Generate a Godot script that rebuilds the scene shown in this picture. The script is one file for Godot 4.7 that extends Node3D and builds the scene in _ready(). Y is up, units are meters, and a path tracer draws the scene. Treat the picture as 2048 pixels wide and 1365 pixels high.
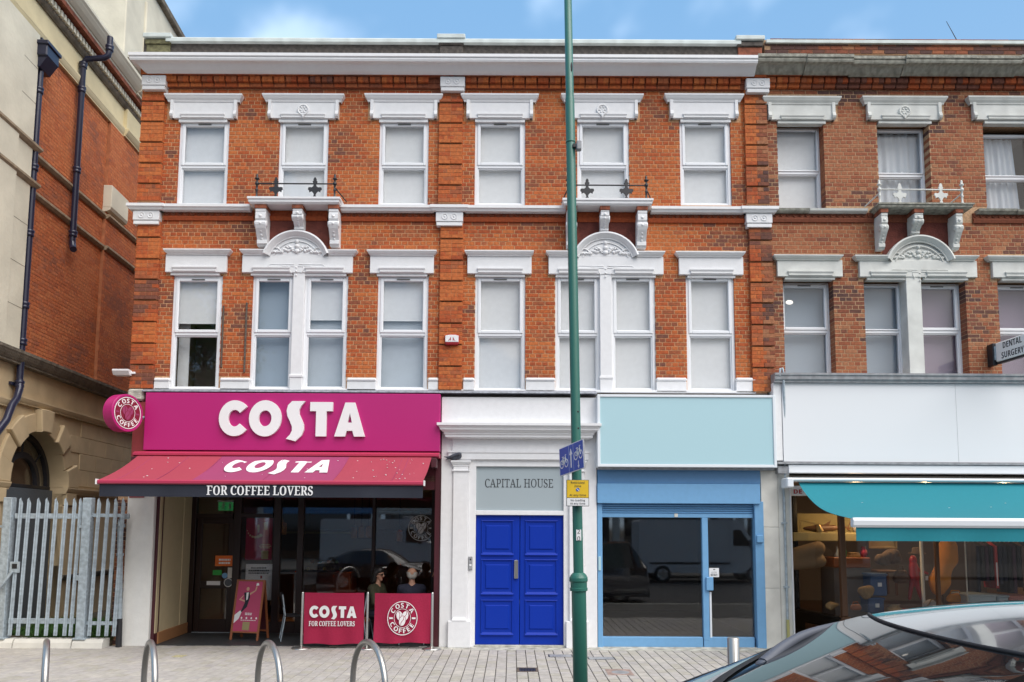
extends Node3D

var MT = {}
var TX = {}
var rng := RandomNumberGenerator.new()
var patch := FastNoiseLite.new()
var bricks := []
var unit_brick: ArrayMesh

func _ready():
	rng.seed = 7
	patch.seed = 5
	patch.frequency = 0.55
	patch.fractal_octaves = 3
	# camera
	var cam := Camera3D.new()
	cam.name = "camera"
	cam.projection = Camera3D.PROJECTION_FRUSTUM
	cam.near = 0.1
	cam.far = 400.0
	cam.size = 0.1 * 1365.0 / 1568.0
	cam.frustum_offset = Vector2(0, 0.1 * 220.5 / 1568.0)
	cam.position = Vector3(0, 2.09, 14)
	cam.rotation = Vector3(deg_to_rad(5.55), 0, 0.005)
	add_child(cam)
	cam.current = true
	# sky
	var e := Environment.new()
	e.background_mode = Environment.BG_SKY
	var sm := ProceduralSkyMaterial.new()
	sm.sky_top_color = Color(0.44, 0.65, 0.85)
	sm.sky_horizon_color = Color(0.72, 0.83, 0.93)
	sm.sky_curve = 0.3
	sm.sky_energy_multiplier = 0.95
	sm.ground_bottom_color = Color(0.42, 0.41, 0.4)
	sm.ground_horizon_color = Color(0.6, 0.62, 0.64)
	sm.sky_cover = cloud_cover()
	sm.sky_cover_modulate = Color(1, 0.98, 0.94, 0.8)
	var sk := Sky.new()
	sk.sky_material = sm
	e.sky = sk
	e.tonemap_mode = Environment.TONE_MAPPER_LINEAR
	e.tonemap_exposure = 1.32
	e.sdfgi_enabled = true
	e.ssao_enabled = true
	e.ssil_enabled = true
	var we := WorldEnvironment.new()
	we.name = "world"
	we.environment = e
	add_child(we)
	# soft sun behind thin cloud, over the street on the camera's side
	var sun := DirectionalLight3D.new()
	sun.name = "sun"
	sun.light_energy = 0.85
	sun.light_color = Color(1.0, 0.985, 0.975)
	sun.light_angular_distance = 52.0
	sun.rotation_degrees = Vector3(-52, 42, 0)
	sun.shadow_enabled = true
	add_child(sun)
	materials()
	ground()
	terrace()
	neighbour()
	hall()
	coffee_shop()
	entrance()
	blue_shop()
	corner_shop()
	street()
	people()
	vehicles()
	across()

# ---------- sky cover: thin wisps of cloud
func cloud_cover() -> ImageTexture:
	var w := 1024
	var h := 512
	var im := Image.create(w, h, false, Image.FORMAT_RGBAF)
	var n1 := FastNoiseLite.new()
	n1.seed = 21
	n1.frequency = 1.5
	n1.fractal_octaves = 6
	var n2 := FastNoiseLite.new()
	n2.seed = 4
	n2.frequency = 5.0
	n2.fractal_octaves = 5
	for y in h:
		var el := (0.5 - (y + 0.5) / h) * PI
		for x in w:
			var az := ((x + 0.5) / w - 0.5) * TAU
			var d := Vector3(cos(el) * sin(az), sin(el), -cos(el) * cos(az))
			var q := Vector3(d.x, d.y * 1.7, d.z) * 1.6
			var v := 0.75 * n1.get_noise_3dv(q) + 0.35 * n2.get_noise_3d(q.x + q.y * 0.6, q.y * 0.55, q.z)
			var a := smoothstep(0.0, 0.5, v) if el > 0 else 0.0
			im.set_pixel(x, y, Color(0.62, 0.64, 0.66, a * 0.85))
	return ImageTexture.create_from_image(im)

# ---------- materials
func noise_tex(key, freq, oct, lo, hi, sd, normal := false, bump := 4.0, kind := FastNoiseLite.TYPE_SIMPLEX_SMOOTH):
	var n := FastNoiseLite.new()
	n.seed = sd
	n.frequency = freq
	n.noise_type = kind
	n.fractal_octaves = oct
	var t := NoiseTexture2D.new()
	t.width = 512
	t.height = 512
	t.seamless = true
	t.noise = n
	if normal:
		t.as_normal_map = true
		t.bump_strength = bump
	else:
		var g := Gradient.new()
		g.set_color(0, Color(lo, lo, lo))
		g.set_color(1, Color(hi, hi, hi))
		t.color_ramp = g
	TX[key] = t

# c is a linear base colour; tex multiplies it; sc is repeats per metre
func mat(key, c: Color, rough := 0.8, tex = "", sc = 1.0, nrm = "", nstr := 0.5, metal := 0.0, spec := 0.5):
	var m := StandardMaterial3D.new()
	m.resource_name = key
	m.albedo_color = c.linear_to_srgb()
	m.roughness = rough
	m.metallic = metal
	m.metallic_specular = spec
	if tex != "":
		m.albedo_texture = TX[tex]
	if nrm != "":
		m.normal_enabled = true
		m.normal_texture = TX[nrm]
		m.normal_scale = nstr
	if tex != "" or nrm != "":
		m.uv1_triplanar = true
		m.uv1_world_triplanar = true
		m.uv1_scale = sc if sc is Vector3 else Vector3(sc, sc, sc)
	MT[key] = m
	return m

func glass(key, a := 0.06, c := Color(0.02, 0.025, 0.03)):
	var m := StandardMaterial3D.new()
	m.resource_name = key
	m.transparency = BaseMaterial3D.TRANSPARENCY_ALPHA
	m.albedo_color = Color(c.r, c.g, c.b, a)
	m.roughness = 0.02
	m.metallic_specular = 0.5
	MT[key] = m

func glow(key, c: Color, e: float):
	var m = mat(key, Color(0.3, 0.3, 0.3), 0.5)
	m.emission_enabled = true
	m.emission = c
	m.emission_energy_multiplier = e

func materials():
	noise_tex("grain", 0.05, 5, 0.86, 1.0, 1)
	noise_tex("blotch", 0.012, 6, 0.8, 1.06, 2)
	noise_tex("mottle", 0.006, 6, 0.9, 1.03, 13)
	noise_tex("stain", 0.009, 6, 0.66, 1.12, 3)
	noise_tex("faint", 0.015, 6, 0.965, 1.0, 9)
	noise_tex("rough_n", 0.06, 5, 0, 1, 4, true, 5.0)
	noise_tex("wave_n", 0.012, 3, 0, 1, 6, true, 6.0)
	noise_tex("cloth_n", 0.02, 4, 0, 1, 8, true, 5.0)
	var tints := [Color(0.52, 0.125, 0.03), Color(0.47, 0.1, 0.025), Color(0.41, 0.082, 0.022), Color(0.56, 0.155, 0.04), Color(0.36, 0.095, 0.034), Color(0.43, 0.12, 0.042), Color(0.28, 0.08, 0.036), Color(0.2, 0.07, 0.044)]
	for i in tints.size():
		mat("brick%d" % i, tints[i], 0.88, "blotch", 2.2, "rough_n", 0.5)
	var old := [Color(0.36, 0.115, 0.05), Color(0.32, 0.095, 0.042), Color(0.27, 0.08, 0.04), Color(0.39, 0.14, 0.062), Color(0.22, 0.074, 0.042), Color(0.4, 0.165, 0.078), Color(0.15, 0.06, 0.042), Color(0.11, 0.05, 0.042)]
	var hallt := [Color(0.6, 0.17, 0.055), Color(0.55, 0.15, 0.05), Color(0.5, 0.135, 0.048), Color(0.63, 0.2, 0.07), Color(0.46, 0.14, 0.055), Color(0.54, 0.17, 0.07), Color(0.42, 0.13, 0.06), Color(0.36, 0.12, 0.06)]
	for i in hallt.size():
		mat("hallb%d" % i, hallt[i], 0.9, "blotch", 2.2)
	for i in old.size():
		mat("oldbrick%d" % i, old[i], 0.9, "blotch", 2.2, "rough_n", 0.5)
	var bm = mat("brick_any", Color(1, 1, 1), 0.88, "blotch", 2.2, "rough_n", 0.5)
	bm.vertex_color_use_as_albedo = true
	mat("mortar", Color(0.62, 0.35, 0.185), 0.95, "blotch", 3.0, "rough_n", 0.5)
	mat("oldmortar", Color(0.54, 0.34, 0.2), 0.95, "blotch", 3.0, "rough_n", 0.5)
	mat("red_render", Color(0.16, 0.04, 0.028), 0.9, "blotch", 0.8, "rough_n", 0.4)
	mat("terracotta", Color(0.3, 0.09, 0.045), 0.85, "stain", 1.1, "rough_n", 0.6)
	mat("white_paint", Color(0.77, 0.775, 0.79), 0.5, "faint", 0.9, "rough_n", 0.08)
	mat("upvc", Color(0.77, 0.79, 0.82), 0.28)
	mat("old_paint", Color(0.68, 0.69, 0.655), 0.65, "mottle", 0.6, "rough_n", 0.05)
	mat("old_stone", Color(0.4, 0.39, 0.33), 0.92, "stain", 1.6, "rough_n", 1.0)
	mat("grey_render", Color(0.115, 0.1, 0.088), 0.92, "stain", 1.4, "rough_n", 0.7)
	mat("coping", Color(0.62, 0.68, 0.66), 0.7, "mottle", 0.8, "rough_n", 0.1)
	mat("lead", Color(0.3, 0.32, 0.37), 0.55, "stain", 2.0, "wave_n", 0.5, 0.3)
	mat("moss_stone", Color(0.2, 0.19, 0.1), 0.95, "stain", 1.5, "rough_n", 0.8)
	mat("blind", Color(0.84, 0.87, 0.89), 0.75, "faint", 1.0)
	mat("sky_tone_grey", Color(0.56, 0.63, 0.69), 0.8, "faint", 0.7)  # pale sky reflection of the panes, painted as a backing colour
	mat("curtain", Color(0.62, 0.67, 0.72), 0.9, "faint", Vector3(9, 0.3, 9))
	mat("sky_tone_mauve", Color(0.33, 0.28, 0.36), 0.8)  # backing colour with a mauve sky reflection painted in
	mat("mauve_dark", Color(0.16, 0.05, 0.12), 0.8)
	mat("sky_tone_blue", Color(0.36, 0.44, 0.52), 0.8)  # backing colour with the blue-grey sky reflection painted in
	glass("pane")
	glass("shop_glass")
	mat("vent", Color(0.1, 0.1, 0.1), 0.6)
	mat("black_iron", Color(0.02, 0.02, 0.025), 0.45, "grain", 4.0)
	mat("dark", Color(0.012, 0.012, 0.014), 0.6)
	mat("hall_brick", Color(0.46, 0.17, 0.075), 0.9, "blotch", 0.6, "rough_n", 0.3)
	mat("portland", Color(0.7, 0.665, 0.54), 0.9, "mottle", 0.3, "rough_n", 0.06)
	mat("cream_stone", Color(0.74, 0.64, 0.4), 0.9, "mottle", 0.3, "rough_n", 0.05)
	mat("bath_stone", Color(0.6, 0.47, 0.29), 0.9, "mottle", 0.4, "rough_n", 0.06)
	mat("rust_iron", Color(0.13, 0.1, 0.08), 0.8, "stain", 3.0)
	mat("faded_yellow", Color(0.55, 0.5, 0.3), 0.9, "stain", 4.0)
	mat("pink_patch", Color(0.38, 0.28, 0.245), 0.9, "stain", 1.5)
	mat("string_stone", Color(0.36, 0.28, 0.19), 0.9, "blotch", 0.8)
	mat("dirty_stone", Color(0.2, 0.17, 0.13), 0.95, "stain", 0.8, "rough_n", 0.8)
	mat("pipe_paint", Color(0.018, 0.02, 0.045), 0.3)
	mat("grey_board", Color(0.11, 0.13, 0.15), 0.7, "grain", 1.0)
	mat("galv", Color(0.42, 0.5, 0.56), 0.45, "blotch", 1.6, "rough_n", 0.1, 0.1)
	mat("concrete", Color(0.55, 0.54, 0.48), 0.92, "stain", 0.9, "rough_n", 0.7)
	mat("paver_bed", Color(0.13, 0.125, 0.115), 0.95, "blotch", 1.4, "rough_n", 0.6)
	for i in 6:
		var k: float = [0.41, 0.44, 0.37, 0.48, 0.425, 0.395][i]
		mat("paver%d" % i, Color(k * 1.04, k * 0.985, k * [0.92, 0.9, 0.95, 0.9, 0.94, 0.86][i]), 0.9, "mottle", 1.6, "rough_n", 0.6)
	var pm = mat("paver_any", Color(1, 1, 1), 0.9, "mottle", 1.6, "rough_n", 0.6)
	pm.vertex_color_use_as_albedo = true
	mat("asphalt", Color(0.05, 0.05, 0.052), 0.92, "blotch", 1.5, "rough_n", 0.8)
	mat("tile_dark", Color(0.055, 0.06, 0.065), 0.5, "blotch", 1.0)
	mat("magenta", Color(0.43, 0.012, 0.155), 0.38)
	mat("maroon", Color(0.075, 0.014, 0.022), 0.4, "grain", 2.0)
	mat("dull_red", Color(0.34, 0.05, 0.055), 0.6, "faint", 1.0)
	mat("awning_red", Color(0.34, 0.04, 0.07), 0.85, "faint", 2.0, "cloth_n", 0.12)
	mat("awning_band", Color(0.3, 0.04, 0.125), 0.85, "faint", 2.0, "cloth_n", 0.12)
	mat("awning_bar", Color(0.42, 0.035, 0.085), 0.35)
	mat("valance_navy", Color(0.022, 0.026, 0.042), 0.85, "grain", 3.0, "cloth_n", 0.3)
	mat("letter_white", Color(0.8, 0.8, 0.8), 0.4)
	mat("cream_panel", Color(0.6, 0.5, 0.31), 0.6, "faint", 0.7)
	mat("skirting", Color(0.42, 0.2, 0.085), 0.6, "grain", 2.0)
	mat("brown_frame", Color(0.022, 0.009, 0.008), 0.4, "grain", 3.0)
	mat("stucco_pier", Color(0.8, 0.8, 0.77), 0.85, "faint", 0.7, "rough_n", 0.12)
	mat("door_blue", Color(0.001, 0.028, 0.33), 0.45, "", 1.0, "rough_n", 0.05, 0.0, 0.35)
	mat("steel", Color(0.5, 0.5, 0.48), 0.3, "", 1.0, "rough_n", 0.05, 0.9)
	mat("frosted", Color(0.35, 0.41, 0.44), 0.3)
	mat("ink", Color(0.03, 0.033, 0.038), 0.6)
	mat("pale_blue", Color(0.4, 0.6, 0.66), 0.35)
	mat("alu_white", Color(0.72, 0.76, 0.8), 0.35)
	mat("shop_blue", Color(0.165, 0.37, 0.62), 0.42, "faint", 1.0)
	mat("shop_blue_deep", Color(0.11, 0.27, 0.5), 0.42, "faint", 1.0)
	mat("stone_pier", Color(0.68, 0.67, 0.62), 0.9, "mottle", 0.6, "rough_n", 0.05)
	mat("sign_blank", Color(0.74, 0.76, 0.785), 0.4)
	mat("grey_alu", Color(0.33, 0.34, 0.36), 0.45, "blotch", 1.0)
	mat("teal", Color(0.006, 0.19, 0.24), 0.85, "faint", 1.6, "cloth_n", 0.1)
	mat("post_green", Color(0.024, 0.135, 0.105), 0.38, "faint", 2.0, "rough_n", 0.08)
	mat("sign_blue", Color(0.006, 0.1, 0.44), 0.4)
	mat("sign_yellow", Color(0.72, 0.47, 0.02), 0.45)
	mat("sign_white", Color(0.75, 0.76, 0.77), 0.45)
	mat("banner_red", Color(0.34, 0.008, 0.05), 0.85, "faint", 2.0, "cloth_n", 0.4)
	mat("wood", Color(0.34, 0.11, 0.04), 0.55, "grain", Vector3(6, 1, 6))
	mat("wood_dark", Color(0.12, 0.05, 0.02), 0.5, "grain", Vector3(6, 1, 6))
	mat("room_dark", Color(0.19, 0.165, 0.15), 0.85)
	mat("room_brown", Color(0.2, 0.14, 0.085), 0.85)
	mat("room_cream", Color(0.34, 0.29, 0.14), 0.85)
	mat("red", Color(0.5, 0.02, 0.02), 0.5)
	mat("alarm_red", Color(0.36, 0.01, 0.02), 0.35)
	mat("green", Color(0.03, 0.36, 0.06), 0.6)
	mat("orange", Color(0.75, 0.16, 0.02), 0.5)
	mat("skin", Color(0.45, 0.24, 0.16), 0.6)
	mat("yellow", Color(0.7, 0.55, 0.05), 0.6)
	mat("grass_blade", Color(0.05, 0.14, 0.02), 0.8, "grain", 3.0)
	mat("soil", Color(0.09, 0.07, 0.045), 0.95, "blotch", 2.0)
	mat("maroon_field", Color(0.2, 0.008, 0.03), 0.45)
	mat("amber_glass", Color(0.6, 0.3, 0.1), 0.5)
	mat("poster_pink", Color(0.46, 0.05, 0.13), 0.5)
	mat("print_skin", Color(0.6, 0.36, 0.25), 0.6)
	mat("yellow_green", Color(0.42, 0.4, 0.16), 0.6)
	mat("black_gloss", Color(0.012, 0.012, 0.012), 0.25, "grain", 2.0)
	mat("brass", Color(0.5, 0.38, 0.18), 0.3, "", 1.0, "", 0.0, 0.8)
	mat("orange_wood", Color(0.36, 0.1, 0.025), 0.5, "grain", Vector3(6, 1, 6))
	mat("bin_blue", Color(0.02, 0.07, 0.2), 0.5)
	mat("salmon", Color(0.5, 0.2, 0.16), 0.6)
	mat("kraft", Color(0.34, 0.22, 0.1), 0.85, "blotch", 4.0)
	mat("taupe", Color(0.16, 0.11, 0.08), 0.9, "blotch", 3.0)
	mat("bag_grey", Color(0.33, 0.31, 0.3), 0.8, "faint", 3.0)
	mat("amber_cloth", Color(0.62, 0.24, 0.03), 0.8, "faint", 3.0)
	mat("cloth_navy", Color(0.018, 0.02, 0.04), 0.9, "grain", 4.0, "cloth_n", 0.3)
	mat("cloth_black", Color(0.012, 0.011, 0.012), 0.9, "grain", 4.0)
	mat("cloth_plum", Color(0.06, 0.02, 0.045), 0.9, "grain", 4.0)
	mat("olive", Color(0.045, 0.045, 0.022), 0.85, "grain", 4.0, "cloth_n", 0.4)
	mat("hair_dark", Color(0.012, 0.009, 0.008), 0.5)
	mat("hair_grey", Color(0.3, 0.28, 0.25), 0.7)
	mat("pigeon_grey", Color(0.09, 0.1, 0.13), 0.75, "blotch", 12.0)
	mat("pigeon_dark", Color(0.03, 0.032, 0.045), 0.6)
	mat("brushed", Color(0.46, 0.45, 0.43), 0.36, "faint", Vector3(1, 6, 1), "rough_n", 0.04, 0.9)
	mat("rubber", Color(0.012, 0.012, 0.014), 0.6)
	mat("wiper_black", Color(0.08, 0.09, 0.115), 0.4)
	mat("van_white", Color(0.7, 0.72, 0.74), 0.3)
	mat("bark", Color(0.1, 0.08, 0.06), 0.95, "stain", 2.0)
	var lm = mat("leaf", Color(0.1, 0.19, 0.045), 0.6)
	lm.backlight_enabled = true
	lm.backlight = Color(0.2, 0.35, 0.1)
	var cg = mat("car_glass", Color(0.01, 0.012, 0.014), 0.02)
	cg.metallic_specular = 0.7
	for k in [["car_paint", Color(0.3, 0.31, 0.34), 0.85], ["navy_paint", Color(0.01, 0.012, 0.025), 0.0]]:
		var cpm = mat(k[0], k[1], 0.1, "", 1.0, "", 0.0, k[2])
		cpm.clearcoat_enabled = true
		cpm.clearcoat = 1.0
		cpm.clearcoat_roughness = 0.03
	glow("lamp_glow", Color(1.0, 0.5, 0.12), 2.6)
	glow("white_lamp", Color(1.0, 0.97, 0.92), 1.1)
	glow("exit_glow", Color(0.05, 0.5, 0.25), 0.35)

# ---------- mesh helpers (points of a quad run anticlockwise seen from outside)
func S() -> SurfaceTool:
	var st := SurfaceTool.new()
	st.begin(Mesh.PRIMITIVE_TRIANGLES)
	st.set_smooth_group(-1)
	return st

func q(st, a, b, c, d):
	for v in [a, c, b, a, d, c]:
		st.add_vertex(v)

func t3(st, a, b, c):
	for v in [a, c, b]:
		st.add_vertex(v)

func bx(st, x0, x1, y0, y1, z0, z1, bev := 0.0, xf := Transform3D()):
	st.set_smooth_group(-1)
	var r: float = minf(bev, 0.45 * minf(absf(x1 - x0), minf(absf(y1 - y0), absf(z1 - z0))))
	var lo := Vector3(minf(x0, x1), minf(y0, y1), minf(z0, z1))
	var hi := Vector3(maxf(x0, x1), maxf(y0, y1), maxf(z0, z1))
	if r < 0.0005:
		var c := []
		for i in 8:
			c.append(xf * Vector3(hi.x if i & 1 else lo.x, hi.y if i & 2 else lo.y, hi.z if i & 4 else lo.z))
		q(st, c[4], c[5], c[7], c[6])
		q(st, c[1], c[0], c[2], c[3])
		q(st, c[5], c[1], c[3], c[7])
		q(st, c[0], c[4], c[6], c[2])
		q(st, c[6], c[7], c[3], c[2])
		q(st, c[0], c[1], c[5], c[4])
		return
	# chamfered box: each corner is three points
	var p := []
	for i in 8:
		var s := Vector3(1 if i & 1 else -1, 1 if i & 2 else -1, 1 if i & 4 else -1)
		var k := Vector3(hi.x if i & 1 else lo.x, hi.y if i & 2 else lo.y, hi.z if i & 4 else lo.z)
		p.append([xf * (k - Vector3(0, s.y, s.z) * r), xf * (k - Vector3(s.x, 0, s.z) * r), xf * (k - Vector3(s.x, s.y, 0) * r)])
	var F := [[2, 4, 5, 7, 6], [2, 1, 0, 2, 3], [0, 5, 1, 3, 7], [0, 0, 4, 6, 2], [1, 6, 7, 3, 2], [1, 0, 1, 5, 4]]
	for f in F:
		q(st, p[f[1]][f[0]], p[f[2]][f[0]], p[f[3]][f[0]], p[f[4]][f[0]])
	for e in [[4, 5, 2, 1], [7, 6, 2, 1], [1, 0, 2, 1], [2, 3, 2, 1]]:
		q(st, p[e[1]][e[2]], p[e[0]][e[2]], p[e[0]][e[3]], p[e[1]][e[3]])
	for e in [[5, 7, 0, 2], [6, 4, 0, 2], [3, 1, 0, 2], [0, 2, 0, 2]]:
		q(st, p[e[1]][e[3]], p[e[0]][e[3]], p[e[0]][e[2]], p[e[1]][e[2]])
	for e in [[5, 1, 0, 1], [0, 4, 0, 1], [3, 7, 0, 1], [6, 2, 0, 1]]:
		q(st, p[e[0]][e[2]], p[e[0]][e[3]], p[e[1]][e[3]], p[e[1]][e[2]])
	for i in 8:
		if (1 if i & 1 else -1) * (1 if i & 2 else -1) * (1 if i & 4 else -1) > 0:
			t3(st, p[i][0], p[i][1], p[i][2])
		else:
			t3(st, p[i][0], p[i][2], p[i][1])

# extrude a polygon in x,y from z0 to z1 with an optional chamfer on the front edge
func ex(st, poly: PackedVector2Array, z0, z1, bev := 0.0, xf := Transform3D()):
	st.set_smooth_group(-1)
	var pl := poly
	if Geometry2D.is_polygon_clockwise(pl):
		pl = pl.duplicate()
		pl.reverse()
	var inner := pl
	if bev > 0.0:
		var off := Geometry2D.offset_polygon(pl, -bev, Geometry2D.JOIN_MITER)
		inner = PackedVector2Array()
		var n := pl.size()
		for i in n:
			var d0 := (pl[i] - pl[(i + n - 1) % n]).normalized()
			var d1 := (pl[(i + 1) % n] - pl[i]).normalized()
			var n0 := Vector2(-d0.y, d0.x)
			var n1 := Vector2(-d1.y, d1.x)
			var m := n0 + n1
			inner.append(pl[i] + m * (bev / maxf(0.35, m.dot(n0))))
	var n := pl.size()
	for i in n:
		var a := pl[i]
		var b := pl[(i + 1) % n]
		q(st, xf * Vector3(a.x, a.y, z0), xf * Vector3(b.x, b.y, z0), xf * Vector3(b.x, b.y, z1 - bev), xf * Vector3(a.x, a.y, z1 - bev))
		if bev > 0.0:
			var c := inner[(i + 1) % n]
			var d := inner[i]
			q(st, xf * Vector3(a.x, a.y, z1 - bev), xf * Vector3(b.x, b.y, z1 - bev), xf * Vector3(c.x, c.y, z1), xf * Vector3(d.x, d.y, z1))
	var tri := Geometry2D.triangulate_polygon(pl)
	for i in range(0, tri.size(), 3):
		var a: Vector2 = inner[tri[i]]
		var b: Vector2 = inner[tri[i + 1]]
		var c: Vector2 = inner[tri[i + 2]]
		var up: bool = (b - a).cross(c - a) > 0
		var v := [Vector3(a.x, a.y, z1), Vector3(b.x, b.y, z1), Vector3(c.x, c.y, z1)]
		t3(st, xf * v[0], xf * (v[1] if up else v[2]), xf * (v[2] if up else v[1]))
		a = pl[tri[i]]
		b = pl[tri[i + 1]]
		c = pl[tri[i + 2]]
		v = [Vector3(a.x, a.y, z0), Vector3(b.x, b.y, z0), Vector3(c.x, c.y, z0)]
		t3(st, xf * v[0], xf * (v[2] if up else v[1]), xf * (v[1] if up else v[2]))

# a moulding: profile points (z, y) from top to bottom, run along x; rl / rr: mitred returns to the wall at zb
func run(st, prof, x0, x1, rl := true, rr := true, zb := 0.0, xf := Transform3D()):
	st.set_smooth_group(-1)
	var n: int = prof.size()
	for i in n - 1:
		var a: Vector2 = prof[i]
		var b: Vector2 = prof[i + 1]
		var xa0: float = x0 - (a.x - zb if rl else 0.0)
		var xb0: float = x0 - (b.x - zb if rl else 0.0)
		var xa1: float = x1 + (a.x - zb if rr else 0.0)
		var xb1: float = x1 + (b.x - zb if rr else 0.0)
		q(st, xf * Vector3(xb0, b.y, b.x), xf * Vector3(xb1, b.y, b.x), xf * Vector3(xa1, a.y, a.x), xf * Vector3(xa0, a.y, a.x))
		if rl:
			q(st, xf * Vector3(xb0, b.y, zb), xf * Vector3(xb0, b.y, b.x), xf * Vector3(xa0, a.y, a.x), xf * Vector3(xa0, a.y, zb))
		else:
			q(st, xf * Vector3(x0, b.y, zb), xf * Vector3(x0, b.y, b.x), xf * Vector3(x0, a.y, a.x), xf * Vector3(x0, a.y, zb))
		if rr:
			q(st, xf * Vector3(xb1, b.y, b.x), xf * Vector3(xb1, b.y, zb), xf * Vector3(xa1, a.y, zb), xf * Vector3(xa1, a.y, a.x))
		else:
			q(st, xf * Vector3(x1, b.y, b.x), xf * Vector3(x1, b.y, zb), xf * Vector3(x1, a.y, zb), xf * Vector3(x1, a.y, a.x))

# a side profile (z, y) as a closed polygon, extruded along x
func side(st, poly: PackedVector2Array, x0, x1, bev := 0.0):
	ex(st, poly, -maxf(x0, x1), -minf(x0, x1), bev, Transform3D(Basis(Vector3(0, 0, 1), Vector3(0, 1, 0), Vector3(-1, 0, 0)), Vector3.ZERO))

func tube(st, pts, r, n := 10, caps := true):
	st.set_smooth_group(1)
	var rings := []
	var up := Vector3(0.13, 0.31, 0.94).normalized()
	for i in pts.size():
		var t: Vector3 = (pts[mini(i + 1, pts.size() - 1)] - pts[maxi(i - 1, 0)]).normalized()
		var a: Vector3 = (up - t * up.dot(t)).normalized()
		up = a
		var b: Vector3 = t.cross(a)
		var rad: float = r[i] if r is Array else r
		var ring := []
		for k in n:
			ring.append(pts[i] + (a * cos(TAU * k / n) + b * sin(TAU * k / n)) * rad)
		rings.append(ring)
	for i in rings.size() - 1:
		for k in n:
			var l: int = (k + 1) % n
			q(st, rings[i][k], rings[i][l], rings[i + 1][l], rings[i + 1][k])
	if caps:
		st.set_smooth_group(-1)
		for k in range(1, n - 1):
			t3(st, rings[0][0], rings[0][k + 1], rings[0][k])
			t3(st, rings[-1][0], rings[-1][k], rings[-1][k + 1])

# profile (radius, height) turned about the y axis of xf, from bottom to top
func lathe(st, prof, xf := Transform3D(), n := 16, smooth := true):
	st.set_smooth_group(1 if smooth else -1)
	for i in prof.size() - 1:
		for k in n:
			var a := TAU * k / n
			var b := TAU * (k + 1) / n
			var p0 = xf * Vector3(prof[i].x * sin(a), prof[i].y, prof[i].x * cos(a))
			var p1 = xf * Vector3(prof[i].x * sin(b), prof[i].y, prof[i].x * cos(b))
			var p2 = xf * Vector3(prof[i + 1].x * sin(b), prof[i + 1].y, prof[i + 1].x * cos(b))
			var p3 = xf * Vector3(prof[i + 1].x * sin(a), prof[i + 1].y, prof[i + 1].x * cos(a))
			if prof[i].x > 0.0001:
				t3(st, p0, p1, p2)
			if prof[i + 1].x > 0.0001:
				t3(st, p0, p2, p3)

func ball(st, at: Vector3, r: Vector3, n := 12, b := Basis()):
	var pr := []
	for i in 9:
		var a := -PI / 2 + PI * i / 8
		pr.append(Vector2(maxf(0.0, cos(a)) if i % 8 else 0.0, sin(a)))
	lathe(st, pr, Transform3D(b * Basis.from_scale(r), at), n)

# ring sector in the plane z, from angle a0 to a1 (degrees, anticlockwise from +x)
func ring_poly(cx, cy, ro: Vector2, ri: Vector2, a0, a1, n := 24) -> PackedVector2Array:
	var p := PackedVector2Array()
	for i in n + 1:
		var a := deg_to_rad(lerpf(a0, a1, float(i) / n))
		p.append(Vector2(cx + ro.x * cos(a), cy + ro.y * sin(a)))
	for i in n + 1:
		var a := deg_to_rad(lerpf(a1, a0, float(i) / n))
		p.append(Vector2(cx + ri.x * cos(a), cy + ri.y * sin(a)))
	return p

func disc_poly(cx, cy, rx, ry, n := 32) -> PackedVector2Array:
	var p := PackedVector2Array()
	for i in n:
		p.append(Vector2(cx + rx * cos(TAU * i / n), cy + ry * sin(TAU * i / n)))
	return p

func rect_poly(x0, x1, y0, y1) -> PackedVector2Array:
	return PackedVector2Array([Vector2(x0, y0), Vector2(x1, y0), Vector2(x1, y1), Vector2(x0, y1)])

func obj(called: String, st: SurfaceTool, m, parent: Node = self) -> MeshInstance3D:
	st.generate_normals()
	var o := MeshInstance3D.new()
	o.name = called
	o.mesh = st.commit()
	o.material_override = MT[m] if m is String else m
	parent.add_child(o, true)
	return o

# one box as one named mesh
func box(called: String, m, parent: Node, x0, x1, y0, y1, z0, z1, bev := 0.0) -> MeshInstance3D:
	var st := S()
	bx(st, x0, x1, y0, y1, z0, z1, bev)
	return obj(called, st, m, parent)

func tag(o: Node, label: String, category: String, group := ""):
	o.set_meta("label", label)
	o.set_meta("category", category)
	if group != "":
		o.set_meta("group", group)
	return o

func thing(called: String, label: String, category: String, at := Vector3.ZERO, turn := 0.0, group := "") -> Node3D:
	var o := Node3D.new()
	o.name = called
	add_child(o, true)
	o.position = at
	o.rotation.y = turn
	return tag(o, label, category, group)

func group_part(called: String, parent: Node) -> Node3D:
	var o := Node3D.new()
	o.name = called
	parent.add_child(o, true)
	return o

func struct(o: Node, label: String):
	o.set_meta("kind", "structure")
	o.set_meta("label", label)
	return o

# lettering: font "Droid Sans" / "Droid Serif"; cap is the height of a capital letter in metres
func words(called: String, text: String, font: String, bold: bool, cap: float, m, parent: Node, at: Vector3, basis := Basis(), depth := 0.004, stretch := 1.0) -> MeshInstance3D:
	var f := SystemFont.new()
	f.font_names = PackedStringArray([font])
	f.font_weight = 700 if bold else 400
	var t := TextMesh.new()
	t.font = f
	t.text = text
	t.font_size = 64
	t.pixel_size = cap / (64.0 * 0.714)
	t.depth = depth
	t.curve_step = 2.0
	t.horizontal_alignment = HORIZONTAL_ALIGNMENT_CENTER
	t.vertical_alignment = VERTICAL_ALIGNMENT_CENTER
	var o := MeshInstance3D.new()
	o.name = called
	o.mesh = t
	o.material_override = MT[m] if m is String else m
	parent.add_child(o, true)
	o.transform = Transform3D(basis * Basis.from_scale(Vector3(stretch, 1, 1)), at)
	return o

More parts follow.
